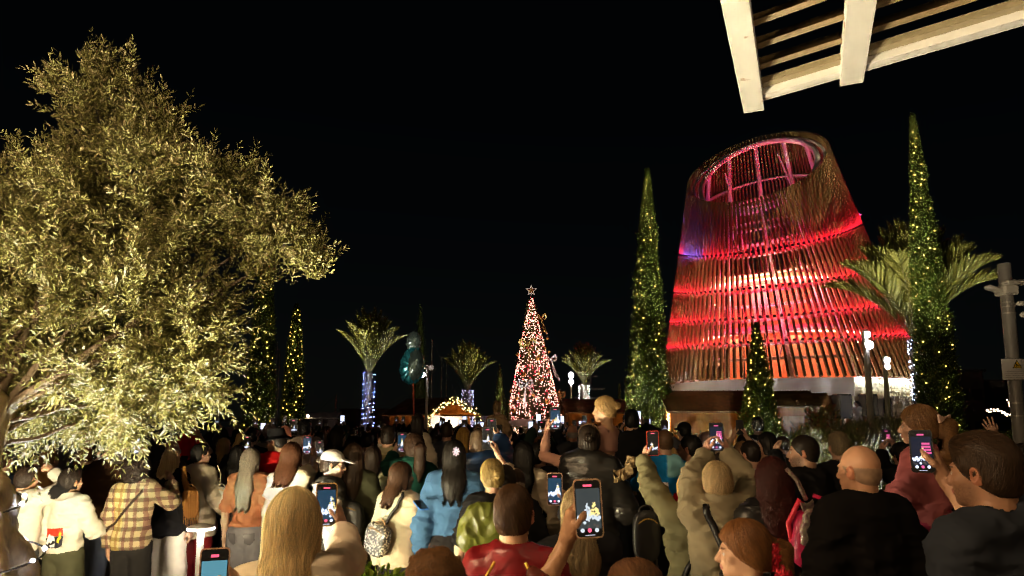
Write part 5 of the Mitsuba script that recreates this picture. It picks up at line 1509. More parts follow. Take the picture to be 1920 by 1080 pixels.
            drape = (zg, np.convolve(np.pad(sh_, 5, 'edge'), np.ones(11) / 11, 'valid'))

        def W(q):
            q = q * s.hs @ s.HR.T + s.hc
            if drape is not None:
                q = q + np.stack([0 * q[:, 0], np.interp(q[:, 2], *drape) * (q[:, 2] < zg[-1]), 0 * q[:, 0]], 1)
            return s.world(q)
        part(key, name, (W(V), Fc), 'hair_fibre', smooth=True, color=np.clip(col, 0, 1))
        if strands:
            f = V[Fc]
            ar = np.linalg.norm(np.cross(f[:, 1] - f[:, 0], f[:, 2] - f[:, 0]), axis=1)
            ti = g.choice(len(Fc), strands, p=ar / ar.sum())
            b = g.dirichlet((1, 1, 1), strands)
            p = (f[ti] * b[:, :, None]).sum(1)
            rough = style in ('curly', 'afro', 'wavy')
            N = 8 if style != 'short' else 6
            stp = (0.018 if style in ('long', 'bob', 'pony', 'wavy') else 0.010)
            lift = g.uniform(0.0, 0.006, strands) * (2.0 if rough else 1.0)
            pts = [p]
            ph = g.random(strands) * 6.28
            sw = g.normal(0, 0.10, (strands, 3))
            for i in range(N - 1):
                eps = 0.004
                gr = np.stack([fn(p + A(eps, 0, 0)) - fn(p - A(eps, 0, 0)), fn(p + A(0, eps, 0)) - fn(p - A(0, eps, 0)), fn(p + A(0, 0, eps)) - fn(p - A(0, 0, eps))], 1)
                gr /= np.linalg.norm(gr, axis=1, keepdims=True) + 1e-9
                if style in ('short', 'wispy', 'fade', 'crop', 'bald'):
                    fl_ = np.stack([p[:, 0] * 2.2, p[:, 1] + 0.05, -0.05 - 0.0 * p[:, 0]], 1)
                    tw_ = (np.clip((p[:, 2] - 0.03) / 0.07, 0, 1) * (style == 'short'))[:, None]
                    fl_ = fl_ / (np.linalg.norm(fl_, axis=1, keepdims=True) + 1e-9)
                    fl_ = (fl_ * 0.7 + A(0, 0, -0.6)) * (1 - tw_) + tw_ * (A(0.12, -1.0, 0.05) + p * A(2.5, 0, 0))
                else:
                    fl_ = np.stack([p[:, 0] * 3.0, (p[:, 1] - 0.0) * 2.5 - 0.05, -0.25 - 0.0 * p[:, 0]], 1)
                    fl_ = fl_ / (np.linalg.norm(fl_, axis=1, keepdims=True) + 1e-9)
                fl_ = fl_ + sw
                if rough:
                    fl_ = fl_ * 0.5 + 0.8 * np.stack([np.sin(ph + i * 1.1), np.cos(ph * 1.7 + i * 1.3), np.sin(ph * 2.3 + i * 0.9)], 1)
                d = fl_ - gr * (fl_ * gr).sum(1, keepdims=True)
                d /= np.linalg.norm(d, axis=1, keepdims=True) + 1e-9
                p = p + d * stp
                p = p - gr * (fn(p) - lift * (0.4 + i / N))[:, None] * 0.8
                pts.append(p)
            pts = np.stack(pts, 1)
            tg = np.gradient(pts, axis=1)
            tg /= np.linalg.norm(tg, axis=2, keepdims=True) + 1e-9
            sd = np.cross(tg, pts - A(0, -0.02, 0.0))
            sd /= np.linalg.norm(sd, axis=2, keepdims=True) + 1e-9
            up = np.cross(sd, tg)
            wd = (width * g.uniform(0.6, 1.4, strands))[:, None, None] * np.sin(np.linspace(0.35, PI - 0.05, N))[None, :, None]
            Vt = np.stack([pts - sd * wd, pts + up * wd * 0.9, pts + sd * wd], 2).reshape(-1, 3)
            ff = []
            for i in range(N - 1):
                for j in range(2):
                    a, c = i * 3 + j, i * 3 + j + 1
                    ff += [[a, c, c + 3], [a, c + 3, a + 3]]
            Ft = (np.array(ff)[None] + (np.arange(strands) * N * 3)[:, None, None]).reshape(-1, 3)
            cc = color * g.uniform(0.65, 1.35, (strands, 1))
            if tipc is not None:
                cc = np.repeat(cc, N * 3, 0)
                w = np.clip(-Vt[:, 2] / max(L, 0.1), 0, 1)[:, None]
                cc = cc * (1 - w) + np.asarray(tipc) * w
            else:
                cc = np.repeat(cc, N * 3, 0)
            part(key, name + '_strands', (W(Vt), Ft), 'hair_fibre', stuff=True, smooth=True, color=np.clip(cc, 0, 1))

    # ---- clothes
    def top(s, key, name, color, mat_='cloth', hem=None, t=0.016, sleeve=1.0, hood=False, collar=0.0, puff=0.0, flare=0.0, fold=0.022, seed=0, low=0.0, color2=None, bare_shoulder=0.0, label=None, open_neck=0.0):
        """sleeve: share of the arm that is covered, 0 to 2 (1 = to the elbow, 2 = to the wrist)."""
        k, g = s.k, s.g
        hem = s.hip - 0.02 * k if hem is None else s.hip + hem * k

        def fn(P):
            fl_ = np.clip((s.waist[2] - P[:, 2]) / (0.35 * k), 0, 2)
            d = s.torso(P, t) - flare * fl_
            if hem < s.hip - 0.04 * k:
                d = smin(0.05, d, cone(P, A(0, -0.005, s.hip), A(0, -0.005, hem - 0.05), 0.165 * g + t, 0.165 * g + t + flare), )
            if flare == 0 and hem >= s.hip - 0.04 * k:
                d = d
            d = np.maximum(d, hem + 0.012 * np.sin(P[:, 0] * 19 + seed) * (0.3 + flare * 10) - P[:, 2])
            if bare_shoulder:
                d = np.maximum(d, P[:, 2] - (s.sh[0][2] - bare_shoulder * k))
            for i in (0, 1):
                a = s.arms[i]
                sl = a['sleeve'] if a['sleeve'] is not None else sleeve
                if sl <= 0.02:
                    continue
                ts = t + 0.004
                S_, E, W = a['S'], a['E'], a['W']
                if sl <= 1:
                    c = S_ + (E - S_) * sl
                    dd = cone(P, S_, E, 0.055 * g + ts, 0.046 * g + ts)
                    dr_ = (E - S_) / np.linalg.norm(E - S_)
                    dd = np.maximum(dd, (P - c) @ dr_)
                else:
                    c = E + (W - E) * (sl - 1)
                    dr_ = (W - E) / np.linalg.norm(W - E)
                    lo_ = np.maximum(cone(P, E, W, 0.046 * g + ts, 0.031 * g + ts), (P - c) @ dr_)
                    dd = smin(0.025, cone(P, S_, E, 0.055 * g + ts, 0.046 * g + ts), lo_)
                d = smin(0.03, d, dd)
            nk = cone(P, s.neck + A(0, 0.01 + open_neck, 0.0), s.neck + A(0, 0.03 + open_neck, 0.3), (0.064 + low) * s.hs, (0.085 + low) * s.hs)
            d = smax(0.008, d, -nk)
            if collar:
                cl = np.abs(cone(P, s.neck + A(0, 0.004, -0.03), s.neck + A(0, 0.012, 0.2), 0.074 * s.hs, 0.080 * s.hs)) - 0.008
                cl = np.maximum(cl, np.abs(P[:, 2] - s.neck[2] - collar * 0.25) - collar * 0.75)
                d = smin(0.01, d, cl)
            if hood:
                b = s.neck + A(0, -0.070 * g, -0.035 * k)
                hd = ell(P, b + A(0, -0.015, -0.045 * k), A(0.105 * g, 0.055 * g, 0.125 * k), rotx(-0.22))
                ring = np.abs(ell(P, s.neck + A(0, -0.035, 0.03 * k), A(0.115 * g, 0.10 * g, 0.085 * k), rotx(-0.5))) - 0.016
                ring = np.maximum(ring, np.maximum(P[:, 2] - s.neck[2] - 0.055 * k - 0.35 * np.minimum(0, P[:, 1] + 0.02), s.neck[2] - 0.07 * k - P[:, 2]))
                hd = smin(0.02, hd, ring)
                d = smin(0.016, d, smax(0.01, hd, -s.neck_field(P, 0.014)))
            return d
        js = np.array([s.neck, *s.sh] + [a[q] for a in s.arms for q in 'SEW'])
        lo = np.minimum(js.min(0) - 0.16, A(-0.32, -0.26, hem - 0.02))
        hi = np.maximum(js.max(0) + 0.16, A(0.32, 0.25, s.neck[2] + 0.12))
        V, Fc = nets(fn, lo, hi, s.h(0.0115, 0.017, 0.038))
        n = vnormals((V, Fc))
        f = meshkit.fbm(V * A(7, 7, 11) / max(k, 0.6), 3, seed) - 0.5
        rd_ = 1 - np.abs(2 * meshkit.noise(V * A(6, 9, 19) + f[:, None] * 2.2, seed + 4) - 1)
        disp = fold * (1.6 * f + 1.5 * (rd_ - 0.6) * np.clip(meshkit.noise(V * 5, seed + 9) * 2 - 0.5, 0, 1))
        for i in (0, 1):                                                        # creases gather round a bent elbow
            a = s.arms[i]
            w = np.exp(-(np.linalg.norm(V - a['E'], axis=1) / (0.13 * k)) ** 2)
            ax = (a['W'] - a['S']) / (np.linalg.norm(a['W'] - a['S']) + 1e-9)
            disp += w * min(fold, 0.010) * 0.7 * np.sin((V @ ax) * 95 / k + 7 * f)
        disp += fold * 0.9 * (1 - np.abs(2 * meshkit.noise(V * A(15, 15, 3.6) + f[:, None] * 1.5, seed + 21) - 1) - 0.5) * np.clip((s.chest[2] + 0.12 - V[:, 2]) / 0.25, 0, 1)
        if puff:
            disp += puff * np.abs(np.sin((V[:, 2] + 0.02 * f) * PI / (0.10 * k))) - puff * 0.5
        V = V + n * disp[:, None]
        col = np.tile(np.asarray(color, float), (len(V), 1)) if mat_ in ('cloth', 'satin', 'fur', 'painted') else None
        if col is not None:
            col *= (1 + 0.10 * (meshkit.noise(V * 40, seed) - 0.5))[:, None]
            if color2 is not None:
                col[color2[0](V, s)] = color2[1]
            col = np.clip(col, 0, 1)
        part(key, name, (s.world(V), Fc), mat_, smooth=True, color=col, label=label)
        return fn

    def trousers(s, key, name, color, mat_='cloth', t=0.016, wide=0.0, length=1.0, seed=0, fold=0.010, rise=0.10):
        k, g = s.k, s.g
        ztop = s.hip + rise * k

        def fn(P):
            d = 1e3
            for i in (0, 1):
                kn, an = s.legs[i]
                e = kn + (an - kn) * max(length * 2 - 1, 0) if length > 0.5 else s.hipj[i] + (kn - s.hipj[i]) * length * 2
                L = cone(P, s.hipj[i], kn, 0.093 * g + t, 0.062 * g + t + wide * 0.6)
                if length > 0.5:
                    L = smin(0.03, L, cone(P, kn, an, 0.062 * g + t + wide * 0.6, 0.055 * g + t + wide))
                    dr_ = (an - kn) / np.linalg.norm(an - kn)
                else:
                    dr_ = (kn - s.hipj[i]) / np.linalg.norm(kn - s.hipj[i])
                L = np.maximum(L, (P - e) @ dr_)
                d = L if i == 0 else smin(0.02, d, L)
            hp = np.maximum(ell(P, A(0, -0.012, s.hip + 0.03 * k), A((0.178 if s.female else 0.164) * g + t * 0.6, (0.128 if s.female else 0.118) * g + t * 0.6, 0.15 * k)), s.hip - 0.10 * k - P[:, 2])
            d = smin(0.03, d, hp)
            return np.maximum(d, P[:, 2] - ztop)
        js = np.array([*s.hipj] + [p for lg in s.legs for p in lg])
        V, Fc = nets(fn, np.minimum(js.min(0) - 0.14 - wide, A(-0.3, -0.25, 9)), np.maximum(js.max(0) + 0.14 + wide, A(0.3, 0.25, ztop)), s.h(0.016, 0.022, 0.045))
        n = vnormals((V, Fc))
        f = meshkit.fbm(V * A(8, 8, 7), 3, seed) - 0.5
        V = V + n * (fold * 2.2 * f)[:, None]
        col = np.tile(np.asarray(color, float), (len(V), 1)) if mat_ in ('cloth', 'satin') else None
        if col is not None:
            col = np.clip(col * (1 + 0.14 * (meshkit.noise(V * 25, seed) - 0.5))[:, None], 0, 1)
        part(key, name, (s.world(V), Fc), mat_, smooth=True, color=col)

    def shoes(s, key, color=(0.04, 0.04, 0.04)):
        for i in (0, 1):
            kn, an = s.legs[i]
            k = s.k
            f = lambda P: np.maximum(smin(0.03, ell(P, an + A(0, 0.06 * k, -0.045 * k), A(0.042, 0.13, 0.042) * k), cone(P, an, an - A(0, 0, 0.04 * k), 0.045 * k, 0.045 * k)), an[2] - 0.085 * k - P[:, 2])
            V, Fc = nets(f, an - A(0.09, 0.12, 0.12), an + A(0.09, 0.26, 0.09), s.h(0.009, 0.012, 0.02))
            part(key, 'shoe', (s.world(V), Fc), 'painted', smooth=True, color=np.asarray(color, float))

    def strap(s, key, pts, w, color, th=0.006, mat_='painted', name='strap', owner=None, fn=None):
        """A band laid over the body: points in figure space pushed out to the surface of the clothes."""
        pts = np.asarray(pts, float)
        t = np.linspace(0, len(pts) - 1, 30)
        p = np.stack([np.interp(t, np.arange(len(pts)), pts[:, j]) for j in range(3)], 1)
        fn = fn or getattr(s, 'fn', None) or (lambda P: smin(0.04, s.torso(P, 0.02), s.arm(P, 0, 0.02), s.arm(P, 1, 0.02)))
        for _ in range(6):
            e = 0.004
            gr = np.stack([fn(p + v) - fn(p - v) for v in np.eye(3) * e], 1) / (2 * e)
            p = p - gr / (np.linalg.norm(gr, axis=1, keepdims=True) ** 2 + 1e-9) * (fn(p) - 0.026)[:, None] * 0.8
        gr = gr / (np.linalg.norm(gr, axis=1, keepdims=True) + 1e-9)
        tg = np.gradient(p, axis=0)
        sd = np.cross(tg, gr)
        sd /= np.linalg.norm(sd, axis=1, keepdims=True) + 1e-9
        V = np.stack([p - sd * w / 2, p + gr * th, p + sd * w / 2, p - gr * th], 1).reshape(-1, 3)
        ff = [[i * 4 + j, i * 4 + (j + 1) % 4, i * 4 + 4 + (j + 1) % 4] for i in range(29) for j in range(4)] + [[i * 4 + j, i * 4 + 4 + (j + 1) % 4, i * 4 + 4 + j] for i in range(29) for j in range(4)]
        m = (s.world(V), np.array(ff))
        return part(key, name, m, mat_, smooth=True, color=np.asarray(color, float))


SKIN = dict(fair=(0.50, 0.30, 0.21), tan=(0.40, 0.22, 0.14), olive=(0.42, 0.25, 0.16), dark=(0.20, 0.11, 0.07), pink=(0.52, 0.28, 0.20))
HAIR = dict(black=(0.007, 0.006, 0.005), brown=(0.032, 0.016, 0.008), dark=(0.014, 0.009, 0.006), blonde=(0.55, 0.36, 0.14), ash=(0.36, 0.26, 0.14), auburn=(0.13, 0.05, 0.018), grey=(0.30, 0.27, 0.23), red=(0.10, 0.016, 0.010), lightbrown=(0.17, 0.095, 0.045), white=(0.50, 0.40, 0.26))


def phone(px, py, Y, label, wpx=None, w=0.074, yaw=0.0, tilt=0.0, roll=0.0, case=(0.02, 0.02, 0.022), pic='tree', seed=0, lod=1, at_=None, group=None):
    """A phone whose screen looks back at the camera; returns its key, centre and axes."""
    g = np.random.default_rng(seed + 40)
    k = thing('phone', label, 'phone', group)
    c = at(px, py, Y) if at_ is None else np.asarray(at_, float)
    base = math.atan2(-c[0], c[1])
    R = rotz(base * 0.8 + yaw) @ rotx(tilt) @ roty(roll)
    h = w * 2.05
    put = lambda m: mv(m, c, R)
    part(k, 'case', put(rbox(w, 0.010, h, 0.012)), 'painted', color=np.asarray(case, float))
    ws, hs_ = w * 0.90, h * 0.95
    fy = -0.0052
    L = lambda *v: [x * SCREEN for x in v]
    quad = lambda x0, z0, x1, z1, y: (np.array([[x0, y, z0], [x1, y, z0], [x1, y, z1], [x0, y, z1]]), np.array([[0, 1, 2], [0, 2, 3]]))
    sc = part(k, 'screen', put(mv(rbox(ws, 0.0008, hs_, 0.009), (0, fy - 0.0002, 0))), 'gloss', color=A(0.01, 0.012, 0.016))
    if pic == 'off':
        return k, c, R
    dk, br, ac, wm, yl = [], [], [], [], []
    if pic in ('tree', 'tower', 'blur'):
        dk.append(quad(-ws * 0.47, -hs_ * 0.36, ws * 0.47, hs_ * 0.36, fy - 0.0010))
        disc = lambda x, z, r, y, q=7: (np.stack([x + r * np.cos(np.linspace(0, 2 * PI, q)[:-1]), 0 * np.zeros(q - 1) + y, z + r * np.sin(np.linspace(0, 2 * PI, q)[:-1])], 1), np.array([[0, i, i + 1] for i in range(1, q - 2)]))
        n_ = (150, 60, 16)[lod]
        base_z = -hs_ * g.uniform(0.10, 0.20)
        trees = [(g.uniform(-0.3, 0.3), g.uniform(0.18, 0.36), g.uniform(0.14, 0.26)) for _ in range(2)]
        for i in range(n_):
            y = fy - 0.0014 - i * 1e-6
            if i % 5 < 3:                                                       # the lit trees
                tx_, th_, tw_ = trees[i % 2]
                u = 1 - math.sqrt(g.random())
                (br if i % 2 else yl).append(disc(ws * (tx_ + tw_ * (1 - u) * g.uniform(-1, 1)), base_z + hs_ * th_ * u, ws * g.uniform(0.02, 0.055), y))
            else:                                                               # lamps and crowd
                br.append(disc(ws * g.uniform(-0.44, 0.44), base_z + hs_ * g.normal(-0.02, 0.035), ws * g.uniform(0.02, 0.07), y))
        if lod < 2:
            for i in range(12):
                wm.append(disc(ws * g.uniform(-0.44, 0.44), base_z - hs_ * g.uniform(0.02, 0.2), ws * g.uniform(0.03, 0.07), fy - 0.0013 - i * 1e-6))
        if pic == 'tower':
            for j in range(4):
                z = hs_ * (0.16 - 0.075 * j)
                ac.append(quad(ws * (0.02 - 0.02 * j), z, ws * (0.40 + 0.02 * j), z + hs_ * 0.05, fy - 0.0017))
        ac.append(quad(-ws * 0.17, hs_ * 0.39, ws * 0.17, hs_ * 0.43, fy - 0.0012))
        if lod < 1:
            for x in (-0.28, 0.0, 0.28):
                a = np.linspace(0, 2 * PI, 11)[:-1]
                r = ws * 0.085
                m = (np.stack([ws * x + r * np.cos(a), 0 * a + fy - 0.0018, -hs_ * 0.385 + r * np.sin(a)], 1), np.array([[0, i, i + 1] for i in range(1, 9)]))
                (ac if x == 0.0 else br).append(m)
            br.append(quad(-ws * 0.2, -hs_ * 0.475, ws * 0.2, -hs_ * 0.465, fy - 0.0012))
    elif pic == 'white':
        br.append(quad(-ws * 0.46, -hs_ * 0.44, ws * 0.46, hs_ * 0.44, fy - 0.0012))
    elif pic == 'blue':
        dk.append(quad(-ws * 0.47, -hs_ * 0.44, ws * 0.47, hs_ * 0.30, fy - 0.0012))
        ac.append(quad(-ws * 0.15, hs_ * 0.36, ws * 0.15, hs_ * 0.41, fy - 0.0012))
    dl = {'tree': (0.015, 0.055, 0.10), 'tower': (0.01, 0.014, 0.03), 'blur': (0.05, 0.06, 0.06), 'blue': (0.10, 0.30, 0.38)}.get(pic, (0.02, 0.04, 0.08))
    if lod > 0:
        dk = [] if pic not in ('blue',) else dk
    if lod > 1:
        ac, br, yl = [], br + yl, []
    for nm, m, col, w_ in (('dark_picture', dk, dl, 0.01), ('bright_picture', br, (1.15, 1.3, 1.7) if pic != 'blur' else (0.75, 0.84, 0.9), 0.06), ('warm_picture', yl, (1.3, 1.0, 0.35), 0.02), ('dim_picture', wm, (0.10, 0.085, 0.07), 0.01), ('record_mark', ac, (1.6, 0.16, 0.30) if pic != 'tower' else (0.9, 0.12, 0.35), 0.01)):
        if m:
            part(sc, nm, put(cat(m)), 'screen_glow', stuff=len(m) > 1, emit=L(*col), w=w_)
    return k, c, R


def grip(fig_R, c, R, side, w=0.074, low=0.055, out=0.022, back=0.044):
    """The arm spec of a hand that holds a phone by one edge: side -1 left hand, +1 right hand."""
    s = side
    W = c + R @ A(s * (w / 2 + out), back, -low - 0.045)
    return dict(at=W, dir=(fig_R.T @ R @ A(-s * 0.16, 0.05, 1.0)), palm=(fig_R.T @ R @ A(-s, 0.1, 0)), pose='hold', thumb=(fig_R.T @ R @ A(0, -1, 0.2)))


def decal(f, key, name, fn, polys, color, off=0.006, mat_='painted', side=-1, sub=0.018):
    """Print laid on a garment: polygons in figure space (x, z) dropped on the surface from behind (side -1) or the front."""
    out = []
    for p in polys:
        if isinstance(p, tuple) and hasattr(p[0], 'shape') and len(p) == 2:
            v, fc = p
        else:
            m = trimesh.creation.extrude_polygon(Polygon(p), 0.001, engine='earcut')
            v, fc = tri(m)
            keep = v[fc][:, :, 2].max(1) < 1e-6
            fc = fc[keep]
        v, fc = trimesh.remesh.subdivide_to_size(v, fc, sub, max_iter=6)
        x, z = v[:, 0], v[:, 1]
        y = np.full(len(v), 0.45 * side)
        for _ in range(40):
            y = y - side * np.clip(fn(np.stack([x, y, z], 1)), -0.02, 0.04) * 0.8
        e = f.world(np.stack([x, y + side * off, z], 1))
        n = np.cross(e[fc[:, 1]] - e[fc[:, 0]], e[fc[:, 2]] - e[fc[:, 0]]) @ (f.R @ A(0, side, 0))
        fc = np.where((n < 0)[:, None], fc[:, ::-1], fc)
        out.append((e, fc))
    m = cat(out)
    return part(key, name, m, mat_, color=np.asarray(color, float) if mat_ in ('painted', 'cloth', 'gloss') else None)


def headgear(f, key, kind, color, name=None):
    c = np.asarray(color, float)
    W = lambda q: f.world(q * f.hs @ f.HR.T + f.hc)
    if kind == 'cap':
        def fn(P):
            d = ell(P, A(0, -0.012, 0.045), A(0.092, 0.112, 0.095))
            d = np.maximum(d, 0.035 - P[:, 2] + 0.12 * (P[:, 1] * -1) * 0)
            b = ell(P, A(0, 0.125, 0.042 - 0.0), A(0.078, 0.075, 0.012), rotx(-0.22))
            return smin(0.008, d, b)
        m = nets(fn, A(-0.13, -0.15, 0.0), A(0.13, 0.24, 0.17), f.h(0.005, 0.007, 0.014))
    elif kind == 'bucket':
        def fn(P):
            d = np.maximum(cone(P, A(0, -0.01, 0.05), A(0, -0.01, 0.115), 0.100, 0.088), P[:, 2] - 0.135)
            d = np.maximum(d, 0.03 - P[:, 2])
            r = np.linalg.norm(P[:, :2] + A(0, 0.01), axis=1)
            br = np.abs(P[:, 2] - (0.045 - 0.55 * (r - 0.10))) * 0.8 - 0.005
            br = np.maximum(br, np.maximum(r - 0.158, 0.07 - r))
            return smin(0.01, d, br)
        m = nets(fn, A(-0.18, -0.19, -0.02), A(0.18, 0.18, 0.16), f.h(0.005, 0.007, 0.014))
    elif kind == 'beanie':
        fn = lambda P: np.maximum(ell(P, A(0, -0.018, 0.03), A(0.090, 0.110, 0.116)), 0.01 - P[:, 2] + 0.25 * np.maximum(P[:, 1], -0.2))
        m = nets(fn, A(-0.13, -0.16, -0.08), A(0.13, 0.14, 0.18), f.h(0.005, 0.007, 0.014))
    elif kind == 'glasses':
        P0 = [A(-0.080, -0.01, 0.003), A(-0.070, 0.085, 0.004)]
        a = np.linspace(0, 2 * PI, 17)
        ms = []
        for sx in (-1, 1):
            ms.append(tube(np.stack([sx * 0.035 + 0.024 * np.cos(a), 0.102 + 0 * a, -0.006 + 0.020 * np.sin(a)], 1), 0.0022, 5))
            ms.append(tube([(sx * 0.080, -0.01, 0.002), (sx * 0.074, 0.08, 0.003), (sx * 0.058, 0.101, 0.0)], 0.002, 5))
        ms.append(tube([(-0.012, 0.102, 0.0), (0, 0.106, 0.003), (0.012, 0.102, 0.0)], 0.002, 5))
        m = cat(ms)
    elif kind == 'band':
        a = np.linspace(0, 2 * PI, 40)
        m = tube(np.stack([0.082 * np.cos(a), -0.015 + 0.105 * np.sin(a) * np.cos(0.9), 0.045 + 0.085 * np.sin(a) * np.sin(0.9) + 0.03], 1), 0.007, 6)
    part(key, name or kind.replace('band', 'headband').replace('bucket', 'bucket_hat'), (W(m[0]), m[1]), 'cloth', smooth=True, color=c)
    return fn if kind in ('cap', 'bucket', 'beanie') else None


def bag(name, label, cat_, c, size, R, color, mat_='painted', rnd_=0.35, label_parts=()):
    """A soft bag: a rounded pouch with a flap and a zip line."""
    k = thing(name, label, cat_)
    sx, sy, sz = A(*size) / 2
    n = 3.2
    fn = lambda P: (np.power((np.abs(P / A(sx, sy, sz)) ** n).sum(1), 1 / n) - 1) * min(sx, sy, sz) + 0.05 * min(sx, sy, sz) * (meshkit.fbm(P * 30, 2, 4) - 0.5)
    m = nets(fn, -A(sx, sy, sz) * 1.15, A(sx, sy, sz) * 1.15, max(min(size) / 16, 0.006))
    part(k, 'pouch', mv(m, c, R), mat_, smooth=True, color=np.asarray(color, float) if mat_ in ('painted', 'satin', 'cloth', 'gloss') else None)
    t = np.linspace(-1, 1, 20)
    z = sz * (0.45 + 0.25 * (1 - t ** 2))
    part(k, 'zip', mv(tube(np.stack([sx * 0.8 * t, -sy * (1.01 - 0.35 * np.abs(t) ** 3) * 0.97 + 0 * t, z], 1), 0.004, 5), c, R), 'gold')
    a = np.linspace(0, PI, 12)
    part(k, 'handle', mv(tube(np.stack([0.045 * np.cos(a), 0 * a, sz * 0.95 + 0.035 * np.sin(a)], 1), 0.006, 6), c, R), 'painted', color=np.asarray(label_parts, float) if len(label_parts) else np.asarray(color, float) * 0.6 if mat_ != 'leopard' else A(0.35, 0.18, 0.08))
    return k
# ------------------------------------------------------------------ the crowd
TX, TY = px_x(1003, 45), 45.0
FIG = {}
Q = lambda Y, px=1300: Y if Y >= 9 else Y * 1.2 if Y < 3.3 else Y * (1.52 if px < 480 else 1.36 if px < 1080 else 1.22)


def person(who, extra, px, py, Y, hair=None, top=None, pants=None, skin='fair', arms=(None, None), ph=None, yaw=0.0, head=(0, 0, 0), H=None, female=False, child=False, lod=None, girth=1.0, legs=None, beard=None, shoes=False, strands=0, z0=None, group=None, tops=(), gear=(), bare_legs=False):
    lod = (0 if Y < 3.0 else 1 if Y < 6.2 else 2) if lod is None else lod
    Y0, Y = Y, Q(Y, px)
    p = at(px, py, Y)
    if H is None:
        H, z0 = p[2], 0.0
    elif z0 is None:
        z0 = p[2] - H
    key = thing('person', (who + ' ' + extra).strip(), 'person', group)
    x, y = p[0], Y
    yw = math.atan2(x - TX, TY - Y) + yaw
    Rf = rotz(yw)
    arms = list(arms)
    if ph:
        for d in (ph if isinstance(ph, list) else [ph]):
            d = dict(d)
            hands = d.pop('hands', 'R')
            q = d.pop('p')
            low = d.pop('low', 0.055)
            sleeve, pole = d.pop('sleeve', None), d.pop('pole', None)
            q = (q[0], q[1], Y + (q[2] - Y0) * 1.0)
            d['w'] = d.get('w', 0.074) * 1.12
            d.setdefault('lod', lod)
            d.setdefault('seed', len(taken))
            d.setdefault('label', 'phone held up by the ' + who)
            w_ = d.get('w', 0.074)
            _, c, R = phone(*q, **d)
            for hd in hands:
                i = 0 if hd == 'L' else 1
                arms[i] = grip(Rf, c, R, -1 if i == 0 else 1, w_, low)
                if sleeve is not None:
                    arms[i]['sleeve'] = sleeve
                if pole is not None:
                    arms[i]['pole'] = (pole[0] * (1 if i else -1), pole[1], pole[2])
    f = Fig(x, y, H, yaw=yw, head=head, child=child, female=female, girth=girth, z0=z0, arms=arms, legs=legs, lod=lod)
    hc = HAIR[hair[1]] if hair and isinstance(hair[1], str) else (hair[1] if hair else HAIR['dark'])
    f.body(key, SKIN[skin] if isinstance(skin, str) else skin, hc, beard=beard)
    if hair and hair[0] != 'none':
        kw = dict(hair[4]) if len(hair) > 4 else {}
        f.hair(key, hair[0], hc, hair[2] if len(hair) > 2 else 0.3, hair[3] if len(hair) > 3 else 1.0, strands=strands, seed=int(px), **kw)
    if pants:
        f.trousers(key, seed=int(px), **pants)
    f.fn = None
    for t_ in ([top] if isinstance(top, dict) else (top or [])):
        g = f.top(key, seed=int(px) % 97, **t_)
        f.fn = f.fn or g
    if shoes:
        f.shoes(key)
    for k_, c_ in gear:
        headgear(f, key, k_, c_)
    FIG[who] = (f, key)
    return f, key


def TP(name, color, **k):
    return dict(name=name, color=color, **k)


def PT(color, name='trousers', **k):
    return dict(name=name, color=color, **k)


BLK, CH = (0.012, 0.012, 0.013), (0.03, 0.03, 0.032)


def ride(s):
    k = s.k
    return [(s.hipj[i] + A((-1, 1)[i] * 0.07, 0.33 * k, 0.0), s.hipj[i] + A((-1, 1)[i] * 0.06, 0.36 * k, -0.38 * k)) for i in (0, 1)]


# --- front row
f, k = person('blonde woman in a cream jacket', 'filming with her right hand, nearest the camera', 553, 921, 1.95, ('long', (0.82, 0.58, 0.28), 0.52, 1.02), TP('jacket', (0.62, 0.52, 0.40), sleeve=1.85, t=0.02, collar=0.03), PT((0.05, 0.05, 0.06)), 'fair', ph=dict(p=(612, 946, 2.42), hands='R', case=(0.42, 0.26, 0.10), yaw=0.05, pole=(1.0, -0.3, -1.0)), yaw=0.08, female=True, strands=5200)
a = f.arms[1]
cu = a['W'] - a['fu'] * 0.075
part(k, 'cuff_band', (lambda m: (f.world(m[0]), m[1]))(mv(mv(lathe([(0.026, -0.022), (0.044, -0.020), (0.048, 0.0), (0.044, 0.02), (0.026, 0.022)], 20), R=rotx(-PI / 2)), cu, frame(a['fu']))), 'leopard', label='animal print scrunchie on the wrist')

f, k = person('man in a grey tee', 'with swept brown hair, filming at the right edge', 1846, 817, 1.9, ('short', (0.040, 0.021, 0.010), 0.3, 1.0), TP('shirt', (0.034, 0.039, 0.050), sleeve=0.85, low=0.012), PT((0.03, 0.03, 0.04)), (0.42, 0.22, 0.13), ph=dict(p=(1728, 846, 2.42), hands='R', pic='tower', yaw=-0.1, roll=-0.02, pole=(0.6, 0.2, -1.0)), yaw=0.38, head=(0.18, -0.04, 0.04), girth=1.05, beard=((0.07, 0.035, 0.02), 0.6), strands=4200)

